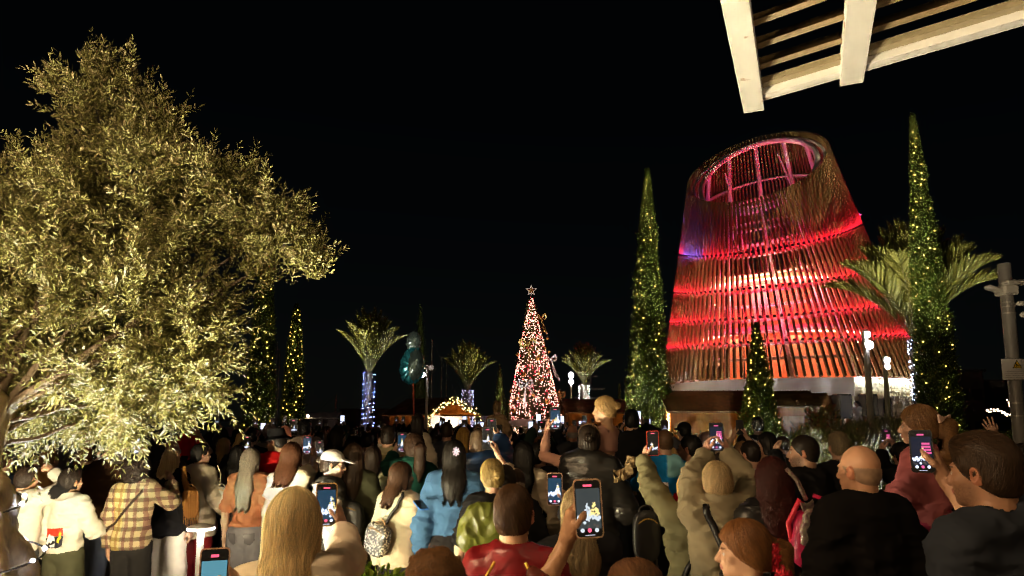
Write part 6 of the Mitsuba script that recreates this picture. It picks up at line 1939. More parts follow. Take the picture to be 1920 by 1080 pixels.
f, k = person('small girl with auburn hair', 'in profile at the bottom, red sparkling scrunchie behind', 1397, 981, 2.3, ('pony', (0.17, 0.068, 0.021), 0.26, 1.25), TP('jumper', (0.20, 0.06, 0.04), sleeve=2), PT((0.03, 0.03, 0.04)), (0.52, 0.30, 0.19), yaw=1.05, head=(0.30, -0.05, 0), child=True, female=True, strands=3600)
sc = f.hc + f.HR @ A(0, -0.135, 0.005) * f.hs
g9 = np.random.default_rng(4)
v, fc = ball((0, 0, 0), 1, 3)
v = v * A(0.046, 0.040, 0.062) * (1 + 0.5 * (meshkit.fbm(v * 4.5, 2, 3)[:, None] - 0.5))
part(k, 'scrunchie', (f.world(v + sc + A(0, 0, -0.02)), fc), 'sequin_red', label='red sequin scrunchie')
v2 = v * A(0.9, 0.9, 1.5)
part(k, 'scrunchie_tail', (f.world(v2 + sc + A(0.0, -0.03, -0.12)), fc), 'sequin_red')

f, k = person('brown haired onlooker', 'at the very bottom, left hand stretched up with the nearest phone', 1192, 1062, 1.55, ('short', (0.13, 0.06, 0.025), 0.3, 1.3), TP('jacket', (0.10, 0.02, 0.012), mat_='satin', sleeve=1.5), PT(BLK), (0.46, 0.25, 0.14), ph=dict(p=(1103, 953, 1.72), hands='L', pic='blur', case=(0.50, 0.33, 0.22), yaw=0.06, roll=-0.05, w=0.073, low=0.05, pole=(0.5, -0.2, -1)), strands=2500, child=False)
f, k = person('curly haired child', 'whose brown curls show beside the low hedge at the bottom', 817, 1040, 1.95, ('curly', (0.16, 0.075, 0.028), 0.2, 0.95), TP('jumper', (0.05, 0.05, 0.05), sleeve=2), PT(BLK), strands=3800, child=True)
f, k = person('short onlooker', 'below the bottom edge, only the raised phone shows', 425, 1130, 1.62, ('short', 'brown'), TP('jacket', CH, sleeve=2), PT(BLK), ph=dict(p=(401, 1083, 1.78), hands='R', pic='blue', case=(0.40, 0.24, 0.16), tilt=-0.12, low=0.03), lod=1)

f, k = person('boy in a shiny red jacket', 'short brown hair, seen from behind below the middle', 964, 911, 2.38, ('fade', (0.055, 0.026, 0.011), 0.3, 1.6), TP('jacket', (0.17, 0.008, 0.012), mat_='satin', sleeve=2, collar=0.035, t=0.024, fold=0.022, color2=(lambda V, s: (np.abs(V[:, 0]) < 0.13) & (V[:, 2] < s.neck[2] - 0.06), BLK)), PT(BLK), (0.50, 0.28, 0.17), child=True, head=(-0.12, 0, -0.05), strands=3600, yaw=-0.1)
for i in (-1, 1):
    f.strap(k, [(i * 0.06, -0.12, f.neck[2] + 0.0), (i * 0.135, -0.2, f.neck[2] - 0.10), (i * 0.15, -0.2, f.neck[2] - 0.32)], 0.012, (0.75, 0.42, 0.05), name='piping')
f, k = person('woman with straight ash blond hair', 'in black, half hidden behind the nearest phone', 1086, 915, 2.75, ('long', (0.34, 0.25, 0.13), 0.42, 0.95), TP('jacket', (0.02, 0.02, 0.022), sleeve=2, t=0.03), PT(BLK), ph=dict(p=(1040, 917, 3.15), hands='R', case=(0.55, 0.36, 0.26), label='phone in a pink case held by the woman with straight ash blond hair'), female=True, strands=3000)

# --- second row, right half
f, k = person('older man in a beige sweater', 'white blond hair, both arms raised to film, black strap', 1344, 868, 3.3, ('wispy', (0.46, 0.33, 0.17), 0.2, 0.9), TP('sweater', (0.27, 0.23, 0.15), sleeve=2, t=0.026, collar=0.03, fold=0.026), PT((0.05, 0.05, 0.05)), 'pink', ph=dict(p=(1343, 819, 3.66), hands='LR', case=(0.03, 0.03, 0.03), w=0.078, pic='tower', pole=(1.3, -0.1, -0.5)), lod=0, strands=2600, girth=1.05)
f.strap(k, [(-0.10, -0.02, f.neck[2] + 0.03), (-0.10, -0.15, f.neck[2] + 0.0), (-0.03, -0.22, f.chest[2]), (0.10, -0.2, f.chest[2] - 0.22), (0.19, -0.1, f.hip + 0.05)], 0.040, BLK)
f, k = person('woman in an olive sweater', 'left arm raised with a red phone, snake print skirt', 1292, 888, 3.62, ('bun', 'blonde', 0.2, 1.1), TP('sweater', (0.16, 0.15, 0.085), sleeve=2, t=0.024, fold=0.028, hem=-0.05), PT(None, name='skirt', mat_='snake_print', wide=0.08, t=0.03), ph=dict(p=(1224, 831, 3.93), hands='L', case=(0.55, 0.04, 0.02), pole=(1.0, 0, -0.6)), female=True)
f.strap(k, [(0.08, -0.18, f.neck[2] - 0.02), (-0.02, -0.2, f.chest[2] - 0.05), (-0.16, -0.16, f.hip + 0.12)], 0.035, BLK)
bag('handbag', 'black leather handbag hanging at the hip of the woman in olive', 'handbag', at(1212, 1005, Q(3.45, 1212)), (0.17, 0.07, 0.30), rotz(0.2), BLK, 'satin')
f, k = person('bald man in a black jacket', 'lamp light on his bare head, head turned left', 1610, 835, 2.75, ('bald', (0.36, 0.23, 0.15)), TP('jacket', (0.011, 0.010, 0.010), sleeve=2, t=0.034, collar=0.05, fold=0.022), PT(BLK), (0.55, 0.29, 0.17), yaw=0.15, head=(0.34, -0.02, 0.03), lod=0, girth=1.0, strands=0)
f, k = person('woman with dark red wavy hair', 'in a long black leather coat, holding a pink backpack', 1447, 862, 3.25, ('wavy', (0.045, 0.008, 0.006), 0.36, 1.0), TP('coat', (0.010, 0.009, 0.009), mat_='satin', sleeve=2, t=0.03, hem=-0.45, flare=0.03, fold=0.022), PT(BLK), female=True, yaw=0.1, strands=2600, lod=0)
f, k = person('bearded man in a black hoodie', 'in left profile beside the bald man', 1507, 817, 4.1, ('fade', 'dark', 0.3, 1.5), TP('hoodie', (0.013, 0.012, 0.012), sleeve=2, hood=True, t=0.026), PT(BLK), 'tan', yaw=0.5, head=(0.55, 0, 0), beard=((0.02, 0.012, 0.008), 0.9))
f, k = person('grey haired man', 'in black beyond the bald man', 1572, 812, 5.0, ('short', (0.22, 0.17, 0.10), 0.3, 1.1), TP('jacket', BLK, sleeve=2), PT(BLK), lod=1, strands=1200)

pk = thing('backpack', 'shiny pink child backpack with a silver flap, held by the red haired woman', 'backpack')
c = at(1521, 1010, Q(3.05, 1521))
fnb = lambda sx, sy, sz, n=3.0: (lambda P: (np.power((np.abs(P / A(sx, sy, sz)) ** n).sum(1), 1 / n) - 1) * min(sx, sy, sz) + 0.006 * (meshkit.fbm(P * 26, 2, 4) - 0.5))
part(pk, 'pouch', mv(nets(fnb(0.105, 0.07, 0.15), -A(0.13, 0.1, 0.18), A(0.13, 0.1, 0.18), 0.008), c, roty(0.12)), 'satin', smooth=True, color=A(0.33, 0.015, 0.06))
mat('silver_flap', P_(lambda p, n, uv: mix(mi.Color3f(0.75, 0.68, 0.52), mi.Color3f(0.45, 0.25, 0.30), mikit.cell_rand(p.x / 0.014, p.y / 0.014, p.z / 0.014))), 0.22, 0.8)
part(pk, 'flap', mv(nets(fnb(0.088, 0.024, 0.105), -A(0.12, 0.05, 0.14), A(0.12, 0.05, 0.14), 0.007), c + A(0.005, -0.065, 0.055), roty(0.12)), 'silver_flap', smooth=True)
for sx in (-1, 1):
    part(pk, 'ear', mv(prism([(-0.03, 0), (0.03, 0), (0.034, 0.05), (0.0, 0.035), (-0.034, 0.05)], 0.012), c + A(0.05 * sx + 0.02, -0.06, 0.15), roty(0.2 * sx)), 'silver_flap')
dm = part(pk, 'dot_badge', mv(lathe([(0.001, 0.0), (0.042, 0), (0.044, 0.006), (0.001, 0.010)], 20), c + A(0.03, -0.092, 0.055), rotx(PI / 2)), 'painted', color=A(0.45, 0.62, 0.58))
part(dm, 'dot', cat([mv(lathe([(0.001, 0.0), (0.009, 0), (0.009, 0.002), (0.001, 0.003)], 8), c + A(0.03 + 0.022 * i + 0.011 * (j % 2), -0.103, 0.055 + 0.020 * j), rotx(PI / 2)) for i in (-1, 0) for j in (-1, 0, 1)]), 'painted', stuff=True, color=A(0.05, 0.08, 0.08))
part(pk, 'strap', tube([c + A(-0.09, 0.02, -0.05), c + A(-0.12, -0.01, 0.08), c + A(-0.06, -0.02, 0.20), c + A(-0.02, 0.0, 0.16)], 0.014, 8), 'satin', smooth=True, color=A(0.62, 0.03, 0.06))
part(pk, 'strap', tube([c + A(0.06, 0.0, 0.13), c + A(0.08, -0.02, 0.20), c + A(0.02, 0.0, 0.22)], 0.012, 8), 'satin', smooth=True, color=A(0.62, 0.03, 0.12))
part(pk, 'patterned_strap', tube([c + A(-0.02, -0.01, 0.2), c + A(-0.07, -0.03, 0.30), c + A(-0.12, -0.02, 0.36)], 0.012, 8), 'silver_flap', smooth=True)

# child on an arm in pink, man under her, little scene at the right
f, k = person('man in a black tee', 'carrying the girl in pink, right of the bald man', 1752, 846, 3.05, ('short', 'dark'), TP('shirt', BLK, sleeve=0.95), PT((0.35, 0.01, 0.02), name='shorts', length=0.5), 'tan', arms=(dict(w=(-0.22, 0.24, 1.28)), dict(w=(0.24, 0.20, 1.08))), yaw=0.35, girth=1.1)
f, k = person('little girl in a pink jacket', 'with a fair ponytail, carried above the crowd', 1724, 764, 3.0, ('pony', (0.17, 0.085, 0.034), 0.30, 1.5), TP('jacket', (0.38, 0.115, 0.125), sleeve=2, t=0.03, fold=0.022), PT((0.34, 0.04, 0.09), t=0.03), yaw=0.55, head=(0.30, 0, 0), H=1.12, child=True, female=True, legs=ride, arms=(dict(w=(-0.20, 0.14, 0.50)), dict(w=(0.16, 0.22, 0.52))), lod=0, strands=2600)
bw = f.hc + f.HR @ A(-0.02, -0.155, 0.05) * f.hs
part(k, 'hair_bow', (lambda m: (f.world(m[0]), m[1]))(cat([mv(prism([(0, -0.006), (0.05, -0.022), (0.06, 0.02), (0, 0.006)], 0.012), bw), mv(prism([(0, -0.006), (0, 0.006), (-0.06, 0.02), (-0.05, -0.022)], 0.012), bw)])), 'cloth', color=A(0.7, 0.5, 0.4))
f, k = person('dark haired man filming', 'with a small phone in front of the grasses', 1692, 832, 5.3, ('short', 'black', 0.3, 1.4), TP('jacket', BLK, sleeve=2), PT(BLK), 'tan', ph=dict(p=(1662, 821, 5.8), hands='LR', pic='tower', w=0.075), lod=1)
f, k = person('dark clothed woman', 'at the far right edge behind the man in grey', 1914, 836, 3.3, ('long', 'dark', 0.3), TP('jacket', BLK, sleeve=2), PT(BLK), female=True)
f, k = person('child with an open raised hand', 'near the hedge at the right', 1888, 850, 4.6, ('short', 'dark'), TP('jacket', (0.35, 0.30, 0.26), sleeve=1.8), PT(BLK), arms=(dict(at=at(1866, 822, Q(4.5, 1866)), pose='open', dir=(-0.3, 0.1, 1), palm=(0, 1, 0)), None), H=1.62, z0=0.0, child=True)

# --- the man and boy in blue
f, k = person('man with a fresh fade', 'in a black tee, carrying the boy in blue', 1294, 816, 4.9, ('fade', 'black', 0.3, 1.8), TP('shirt', BLK, sleeve=0.9), PT(BLK), 'tan', yaw=0.55, head=(0.35, 0.05, 0.05), arms=(dict(w=(-0.34, 0.10, 1.10), pole=(-0.6, -0.9, -0.6)), None), lod=1)
f, k = person('small boy in a bright blue jacket', 'with red shorts, carried on an arm', 1246, 807, 4.7, ('fade', (0.09, 0.05, 0.025), 0.3, 1.9), TP('jacket', (0.015, 0.20, 0.52), sleeve=2, hood=True, t=0.028, color2=(lambda V, s: (V[:, 0] > 0.01) & (V[:, 1] < -0.03) & (V[:, 2] > s.chest[2] - 0.02), (0.28, 0.62, 0.72))), PT((0.50, 0.01, 0.02), name='shorts', length=0.42, t=0.03), H=1.02, child=True, yaw=-0.15, head=(0.2, 0.0, 0), legs=ride, arms=(dict(w=(-0.24, 0.18, 0.55)), dict(w=(0.34, 0.16, 0.60))), lod=1)
decal(f, k, 'badge', f.fn, [[(-0.035, f.chest[2] - 0.10), (-0.012, f.chest[2] - 0.115), (0.012, f.chest[2] - 0.10), (0.012, f.chest[2] - 0.065), (-0.035, f.chest[2] - 0.065)]], (0.75, 0.75, 0.75), 0.02)
f, k = person('onlooker in a dark cap', 'in front of the orange hut', 1283, 793, 7.6, ('short', 'black'), TP('jacket', BLK, sleeve=2), PT(BLK), gear=(('cap', (0.02, 0.02, 0.02)),), yaw=0.3)
f, k = person('dark haired woman', 'below the raised beige sleeves', 1352, 852, 4.3, ('long', 'dark', 0.3), TP('coat', (0.28, 0.24, 0.18), sleeve=2), PT(BLK), female=True)
f, k = person('boy in a pale shirt', 'with a shaved fade right of the beige sweater', 1406, 827, 5.2, ('fade', 'dark', 0.3, 1.8), TP('shirt', (0.50, 0.50, 0.55), sleeve=2, collar=0.03), PT(BLK), child=True, yaw=0.3, head=(0.2, 0, 0))
f, k = person('dark haired woman in a tan top', 'head turned left behind the pale shirted boy', 1438, 812, 6.0, ('bob', 'black', 0.24), TP('shirt', (0.36, 0.22, 0.14), sleeve=1), PT(BLK), female=True, yaw=0.9, lod=1)
f, k = person('tall dark man', 'standing before the short broad cypress', 1420, 783, 8.2, ('short', 'black'), TP('jacket', BLK, sleeve=2), PT(BLK), 'dark')
f, k = person('onlooker with both arms high', 'in a cream sleeve filming before the orange hut', 1392, 829, 6.25, ('bob', 'lightbrown', 0.2), TP('jumper', (0.42, 0.32, 0.22), sleeve=1.6), PT(BLK), ph=dict(p=(1387, 801, 6.45), hands='LR', pic='off', w=0.072), female=True, lod=1)
f, k = person('man in black pointing', 'his dark sleeve stretched left before the shrub', 1490, 836, 4.8, ('short', 'black'), TP('hoodie', BLK, sleeve=2, t=0.03), PT(BLK), arms=(dict(at=at(1452, 838, Q(5.2, 1452)), pole=(-0.3, -0.3, -1)), None), H=1.66, z0=0.0)

# --- girl on shoulders
f, k = person('adult in a black puffer coat', 'one bare arm filming, carrying the girl', 1104, 800, 4.35, ('bun', 'dark', 0.2, 1.0), TP('puffer_coat', (0.014, 0.013, 0.012), mat_='satin', sleeve=2, t=0.05, hem=-0.12, puff=0.010, fold=0.006), PT(BLK), 'pink', ph=dict(p=(1041, 784, 4.75), hands='L', w=0.080, sleeve=0.0, pole=(1.0, -0.3, -0.9), label='phone held high on a bare arm in front of the decorated tree'), arms=(None, dict(w=(0.12, 0.26, 1.35))), yaw=-0.1, female=True, gear=(('band', (0.25, 0.16, 0.10)),), lod=0)
f, k = person('small girl with a blond bun', 'in a pink crop top, riding on shoulders', 1135, 745, 4.45, ('bun', (0.34, 0.22, 0.09), 0.2, 1.0), TP('crop_top', (0.40, 0.22, 0.18), sleeve=0.0, t=0.010, low=0.02, hem=0.27, fold=0.004), PT((0.012, 0.012, 0.013), name='shorts', length=0.40, t=0.012, rise=0.13), (0.42, 0.25, 0.15), H=1.20, child=True, female=True, yaw=0.75, head=(0.42, -0.02, 0), legs=ride, arms=(dict(w=(-0.19, 0.30, 0.47), pole=(-0.2, -0.6, -1)), dict(w=(-0.02, 0.34, 0.48), pole=(0.8, -0.5, -1))), lod=0, strands=2200)
wt = f.hip + 0.072
for nm, tx, x0, h_ in (('waistband_print', 'NIKER', -0.085, 0.030),):
    tm = meshkit.text_mesh(tx, h_, 0.001, True)
    v, fc = tri(tm)
    kz = v[fc][:, :, 2].max(1) < 1e-5
    v = v[:, :2]
    v = np.stack([v[:, 0] + x0, v[:, 1] + wt, 0 * v[:, 0]], 1)
    fcs = fc[kz]
    hipf = lambda P: ell(P, A(0, -0.012, f.hip + 0.03 * f.k), A(0.178 * f.g + 0.008, 0.128 * f.g + 0.008, 0.15 * f.k))
    decal(f, k, nm, hipf, [(v, fcs)], (0.75, 0.72, 0.68), 0.010, sub=0.01)
    hf = thing('fur_hood', 'beige fur trim of a hood below the girl with the bun', 'fur trim')
    t = np.linspace(0, 1, 26)
    pth = np.array([at(1152 + 44 * tt - 10 * tt * tt, 893 - 6 * tt - 30 * max(tt - 0.6, 0) * 2.5, Q(4.1)) for tt in t])
    v, fc = tube(pth, 0.035 + 0.008 * np.sin(t * 40), 10)
    gv = np.random.default_rng(3)
    part(hf, 'trim', (v + gv.normal(0, 0.007, v.shape), fc), 'fur', smooth=False, color=A(0.30, 0.22, 0.12))
f, k = person('man in a black shirt', 'both arms bent up filming beside the tall cypress', 1184, 769, 6.4, ('short', 'black', 0.3, 1.2), TP('shirt', BLK, sleeve=2), PT(BLK), ph=dict(p=(1196, 783, 6.75), hands='R', pic='white', w=0.075, pole=(1, 0, -0.3)), lod=1)
f, k = person('bald man', 'with a grey collar, left of the raised bare arm', 1073, 796, 7.0, ('bald', 'grey'), TP('jacket', (0.05, 0.05, 0.055), sleeve=2, collar=0.05), PT(BLK), (0.50, 0.24, 0.14), lod=1)
f, k = person('dark haired man in a black suit', 'hand to his chin below the phones', 1010, 832, 4.7, ('short', 'black', 0.3, 1.2), TP('jacket', BLK, sleeve=2, collar=0.03), PT(BLK), 'tan', arms=(None, dict(w=(0.13, 0.22, 1.50), pose='fist')), yaw=-0.2, head=(-0.5, 0, 0))
f, k = person('woman in a cream cardigan', 'long dark hair, left of the dark suit', 982, 830, 4.3, ('long', 'black', 0.36, 0.9), TP('cardigan', (0.48, 0.40, 0.29), sleeve=2, t=0.024, hem=-0.2), PT(BLK), female=True, arms=(dict(at=at(950, 850, Q(4.6, 950)), pose='open', dir=(0.2, 0.3, 1)), dict(w=(0.25, 0.15, 1.0))), lod=0, strands=1500)
f, k = person('onlooker in a black jacket filming', 'phone raised just left of the bare arm', 1018, 824, 5.6, ('short', 'black'), TP('jacket', BLK, sleeve=2), PT(BLK), ph=dict(p=(1015, 803, 6.05), hands='R', w=0.078), lod=1)
f, k = person('man in a navy puffer jacket', 'with a phone raised at the centre of the crowd', 898, 808, 4.3, ('short', (0.10, 0.07, 0.045), 0.3, 1.1), TP('puffer_jacket', (0.018, 0.045, 0.12), mat_='satin', sleeve=2, t=0.05, puff=0.010, fold=0.006), PT(BLK), ph=dict(p=(922, 803, 4.75), hands='R', w=0.076), lod=1, girth=1.1)
f, k = person('woman in a white sleeve filming', 'her phone right below the navy man', 948, 878, 3.75, ('bun', 'dark', 0.2), TP('shirt', (0.62, 0.50, 0.40), sleeve=1.45, t=0.02), PT(BLK), ph=dict(p=(914, 822, 4.05), hands='R', w=0.076, pole=(0.9, -0.2, -1)), H=1.62, z0=0.0, female=True)
f, k = person('girl with a low ash blond bun', 'black shirt, beside the boy in red', 922, 862, 3.55, ('bun', (0.24, 0.17, 0.06), 0.2, 0.85), [TP('shirt', BLK, sleeve=0.9, t=0.014), ], PT((0.34, 0.33, 0.16), t=0.02, wide=0.03), female=True, yaw=0.25, head=(0.2, 0.12, 0), strands=1600, lod=0)
bm = thing('bomber_jacket', 'olive green satin bomber jacket hanging from the waist of the ash blond girl', 'jacket')
c = at(912, 985, Q(3.42, 912))
fnj = lambda P: smin(0.05, ell(P, A(0, 0, 0), A(0.15, 0.085, 0.15)), cone(P, A(-0.1, 0, 0.08), A(-0.16, -0.02, -0.12), 0.05, 0.035), cone(P, A(-0.12, -0.05, -0.05), A(-0.10, -0.04, -0.22), 0.045, 0.02)) + 0.05 * (np.abs(2 * meshkit.fbm(P * A(11, 11, 6), 2, 8) - 1) - 0.3)
part(bm, 'folded_body', mv(nets(fnj, A(-0.28, -0.18, -0.3), A(0.25, 0.18, 0.22), 0.011), c), 'satin', smooth=True, color=A(0.075, 0.085, 0.014))
f, k = person('dark bunned woman', 'close behind the girl with the ash blond bun', 966, 880, 3.9, ('bun', 'brown', 0.2, 1.0), TP('jacket', CH, sleeve=2), PT(BLK), female=True)


def stride(s):
    k = s.k
    return [(A(-0.13, 0.10, 0.50) * k, A(-0.26, -0.02, 0.085) * k), (A(0.12, 0.06, 0.50) * k, A(0.16, -0.10, 0.085) * k)]


f, k = person('woman in a blue denim jacket', 'long dark hair with a lilac clip, pale pink trousers', 852, 828, 3.95, ('long', 'black', 0.36, 1.0), [TP('top', (0.018, 0.017, 0.018), sleeve=0, t=0.012, hem=-0.12), TP('denim_jacket', (0.04, 0.095, 0.19), sleeve=2, t=0.03, hem=0.16, fold=0.022)], PT((0.56, 0.36, 0.30), wide=0.05, t=0.02), female=True, legs=stride, yaw=0.1, strands=1500, lod=0)
cl = f.hc + f.HR @ A(0.02, -0.125, 0.045) * f.hs
ms = [tube(np.array([cl + A(0.028 * math.cos(a) * q, -0.01 - 0.012 * q, 0.035 * math.sin(a) * q) for q in (0.15, 0.6, 1.0)]), 0.006, 6) for a in np.linspace(0, 2 * PI, 9)[:-1]]
part(k, 'hair_clip', (lambda m: (f.world(m[0]), m[1]))(cat(ms)), 'painted', color=A(0.55, 0.45, 0.68), stuff=True)

# --- second row, left half
f, k = person('woman in a dark green top', 'brown ponytail, left hand up with a phone', 776, 816, 4.5, ('pony', (0.028, 0.014, 0.008), 0.30, 1.5), TP('top', (0.008, 0.035, 0.026), sleeve=2, t=0.02), PT(BLK), ph=dict(p=(754, 829, 4.95), hands='L', w=0.082, sleeve=1.75, pole=(1.0, -0.2, -1)), yaw=0.35, head=(0.25, 0, 0), female=True, strands=1500, lod=0)
f, k = person('woman in a cream fleece hoodie', 'brown bob, leopard backpack on her back', 752, 868, 4.0, ('bob', (0.038, 0.018, 0.009), 0.22, 0.92), TP('fleece_hoodie', (0.39, 0.32, 0.225), mat_='fur', sleeve=1.9, hood=True, t=0.034, hem=0.02, fold=0.014), PT(BLK), female=True, yaw=-0.55, head=(-0.25, 0.06, 0), arms=(None, dict(w=(0.10, 0.33, 1.02), pose='hold')), lod=0, strands=1800)
f.strap(k, [(0.10, 0.12, f.neck[2] - 0.1), (0.11, -0.05, f.neck[2] + 0.0), (0.06, -0.2, f.chest[2] + 0.05), (-0.02, -0.22, f.chest[2] - 0.08)], 0.024, BLK)
bag('backpack', 'small leopard print backpack on the cream fleece hoodie', 'backpack', f.world((f.chest + A(-0.03, -0.205, -0.115))[None])[0], (0.22, 0.11, 0.25), f.R @ roty(0.25), BLK, 'leopard')
phone(789, 947, Q(3.80, 789), 'phone in a blue case held low by the woman in the cream fleece', yaw=0.4, tilt=-1.25, case=(0.03, 0.14, 0.45), pic='off', lod=1)
f, k = person('long haired woman in dark olive', 'standing behind the white cap with a black backpack', 664, 834, 4.35, ('long', (0.030, 0.017, 0.010), 0.36, 1.15), TP('jacket', (0.040, 0.042, 0.025), sleeve=2, t=0.03, hem=-0.2), PT(BLK), female=True)
bag('backpack', 'black backpack with gold zips below the woman in dark olive', 'backpack', f.world((f.chest + A(0.03, -0.23, -0.14))[None])[0], (0.27, 0.14, 0.33), f.R, (0.012, 0.012, 0.012), 'satin')
f, k = person('woman in a pale green jacket', 'dark hair, between the olive jacket and the leopard backpack', 700, 838, 5.0, ('long', 'dark', 0.2), TP('jacket', (0.30, 0.31, 0.19), sleeve=2), PT(BLK), female=True)
f, k = person('man in an olive beige hoodie', 'short dark hair, left of the raised phone', 728, 800, 5.6, ('short', 'dark', 0.3, 1.1), TP('hoodie', (0.20, 0.165, 0.09), sleeve=2, hood=True, t=0.03), PT(BLK), 'tan', lod=1)
f, k = person('woman in a white cap', 'with glasses and a dark vest, smiling to the right', 622, 846, 4.2, ('bun', 'dark', 0.2, 0.9), [TP('vest', (0.028, 0.028, 0.026), sleeve=0.25, t=0.036, hem=0.0), TP('hoodie', (0.50, 0.46, 0.40), sleeve=1.9, hood=True, t=0.022)], PT(BLK), 'fair', yaw=-1.1, head=(-0.25, -0.08, 0), female=True, gear=(('cap', (0.66, 0.61, 0.56)), ('glasses', (0.02, 0.02, 0.02))), lod=0)
bag('backpack', 'dark sling backpack on the woman in the white cap', 'backpack', f.world((f.chest + A(0.0, -0.2, -0.12))[None])[0], (0.22, 0.12, 0.30), f.R, (0.03, 0.03, 0.032), 'satin')
f, k = person('brown haired woman in a cream tee', 'filming left of the white cap', 548, 832, 4.5, ('bob', (0.055, 0.022, 0.011), 0.25, 1.05), TP('tee', (0.62, 0.52, 0.38), sleeve=0.55, t=0.014, hem=0.0), PT((0.10, 0.09, 0.08)), ph=[dict(p=(576, 834, 4.92), hands='R', case=(0.5, 0.05, 0.03), w=0.076, pole=(0.9, -0.2, -1))], female=True, yaw=-0.2, strands=1800, lod=0)
phone(599, 842, Q(5.4, 599), 'bright phone held up just behind the white cap', w=0.085, lod=1)
f, k = person('woman with long silver hair', 'in a rust top and grey wide jeans', 471, 841, 4.35, ('long', (0.22, 0.18, 0.14), 0.50, 0.95, dict(tipc=(0.42, 0.36, 0.28))), TP('top', (0.34, 0.135, 0.07), sleeve=1.0, t=0.018, hem=0.10, fold=0.020), PT((0.15, 0.145, 0.16), name='jeans', wide=0.07, t=0.016), female=True, strands=2600, lod=0, shoes=True)
for sx in (-1, 1):
    decal(f, k, 'pocket', lambda P: ell(P, A(0, -0.012, f.hip + 0.03 * f.k), A(0.178 * f.g + 0.010, 0.128 * f.g + 0.010, 0.16 * f.k)), [[(sx * 0.085 - 0.045, f.hip + 0.04), (sx * 0.085 + 0.045, f.hip + 0.04), (sx * 0.085 + 0.042, f.hip - 0.05), (sx * 0.085, f.hip - 0.075), (sx * 0.085 - 0.042, f.hip - 0.05)]], (0.085, 0.08, 0.09), 0.014)
f, k = person('man in a bucket hat', 'black hat and red jacket, looking down to the left', 520, 806, 5.1, ('fade', 'black', 0.3, 1.3), TP('jacket', (0.42, 0.012, 0.012), sleeve=2, collar=0.07, t=0.03), PT(BLK), (0.44, 0.24, 0.16), yaw=0.9, head=(0.5, -0.15, 0), gear=(('bucket', (0.010, 0.010, 0.011)),), lod=0)
f, k = person('dark haired man in a black shirt', 'above the silver haired woman', 474, 803, 6.2, ('short', 'black', 0.3, 1.1), TP('shirt', BLK, sleeve=2), PT(BLK), lod=1)
f, k = person('woman filming through the crowd', 'long black hair, phone above the silver hair', 448, 822, 5.2, ('long', 'black', 0.36), TP('jacket', (0.10, 0.09, 0.08), sleeve=2), PT(BLK), ph=dict(p=(463, 832, 5.5), hands='R', w=0.080, pole=(0.6, 0, -1)), female=True, H=1.66, z0=0.0)
f, k = person('bald man lit red', 'right behind the bucket hat', 535, 797, 6.7, ('none', 'grey'), TP('jacket', (0.03, 0.02, 0.02), sleeve=2), PT(BLK), (0.46, 0.17, 0.11), lod=1)  # skin colour reddened to carry the red light on him
f, k = person('child in a pale hooded jacket', 'hood up, left of the bucket hat', 506, 796, 7.2, ('none', 'grey'), TP('jacket', (0.60, 0.50, 0.44), sleeve=2), PT(BLK), gear=(('beanie', (0.60, 0.46, 0.40)),), lod=1)
f, k = person('man with a raised open hand', 'filming above the red lit bald man', 572, 788, 6.6, ('short', 'black', 0.3, 1.2), TP('shirt', (0.42, 0.32, 0.25), sleeve=2), PT(BLK), ph=dict(p=(550, 800, 7.0), hands='L', w=0.095), arms=(None, dict(w=(-0.02, 0.36, 1.66), pose='open', dir=(-0.2, 0.2, 1), palm=(0, 1, 0))), lod=1, yaw=0.2)
f, k = person('woman in black turned right', 'dark hair in profile above the white cap', 633, 803, 6.2, ('long', 'dark', 0.26), TP('jacket', BLK, sleeve=2), PT(BLK), female=True, yaw=-0.6, lod=1)
f, k = person('woman in a beige coat', 'dark hair, in front of the bollard lamp with red trousers', 376, 834, 4.95, ('short', 'black', 0.3, 1.1), TP('coat', (0.52, 0.44, 0.31), sleeve=2, t=0.03, hem=-0.16, flare=0.03, collar=0.05, fold=0.010), PT((0.16, 0.012, 0.014), mat_='satin', t=0.016, wide=0.01), female=True, head=(-0.5, 0.1, 0), yaw=-0.1, shoes=True, arms=(None, dict(w=(0.30, 0.06, 0.98))))
hb = bag('handbag', 'small white handbag on the arm of the woman in the beige coat', 'handbag', at(413, 928, Q(4.85, 413)), (0.12, 0.06, 0.17), rotz(-0.1), (0.62, 0.56, 0.46))
part(hb, 'strap', tube([at(411, 920, Q(4.85, 411)), at(414, 890, Q(4.85, 414)), at(408, 872, Q(4.85, 408))], 0.006, 6), 'painted', color=A(0.55, 0.45, 0.30))
hb = bag('hobo_bag', 'slouchy tan suede bag left of the beige coat', 'handbag', at(358, 942, Q(4.6, 358)), (0.15, 0.11, 0.30), roty(-0.12), (0.30, 0.135, 0.035), 'cloth')
part(hb, 'long_strap', tube([at(352, 918, Q(4.6, 352)), at(346, 900, Q(4.62, 346)), at(345, 875, Q(4.65, 345))], [0.035, 0.028, 0.020], 8), 'cloth', smooth=True, color=A(0.28, 0.13, 0.035))
part(hb, 'fringe', cat([tube([at(346 + 3 * i, 920, Q(4.52, 346)), at(345 + 3.4 * i, 965, Q(4.52, 340)), at(344 + 3.2 * i, 982 + 3 * (i % 3), Q(4.53, 340))], [0.006, 0.006, 0.002], 4) for i in range(9)]), 'cloth', color=A(0.34, 0.16, 0.05), stuff=True)
f, k = person('woman in a black blazer', 'white wide trousers, head hidden under the olive leaves', 322, 842, 4.75, ('bob', 'ash', 0.2), TP('blazer', BLK, sleeve=2, t=0.03, hem=-0.08), PT((0.60, 0.56, 0.48), wide=0.08, t=0.02), female=True, shoes=True)
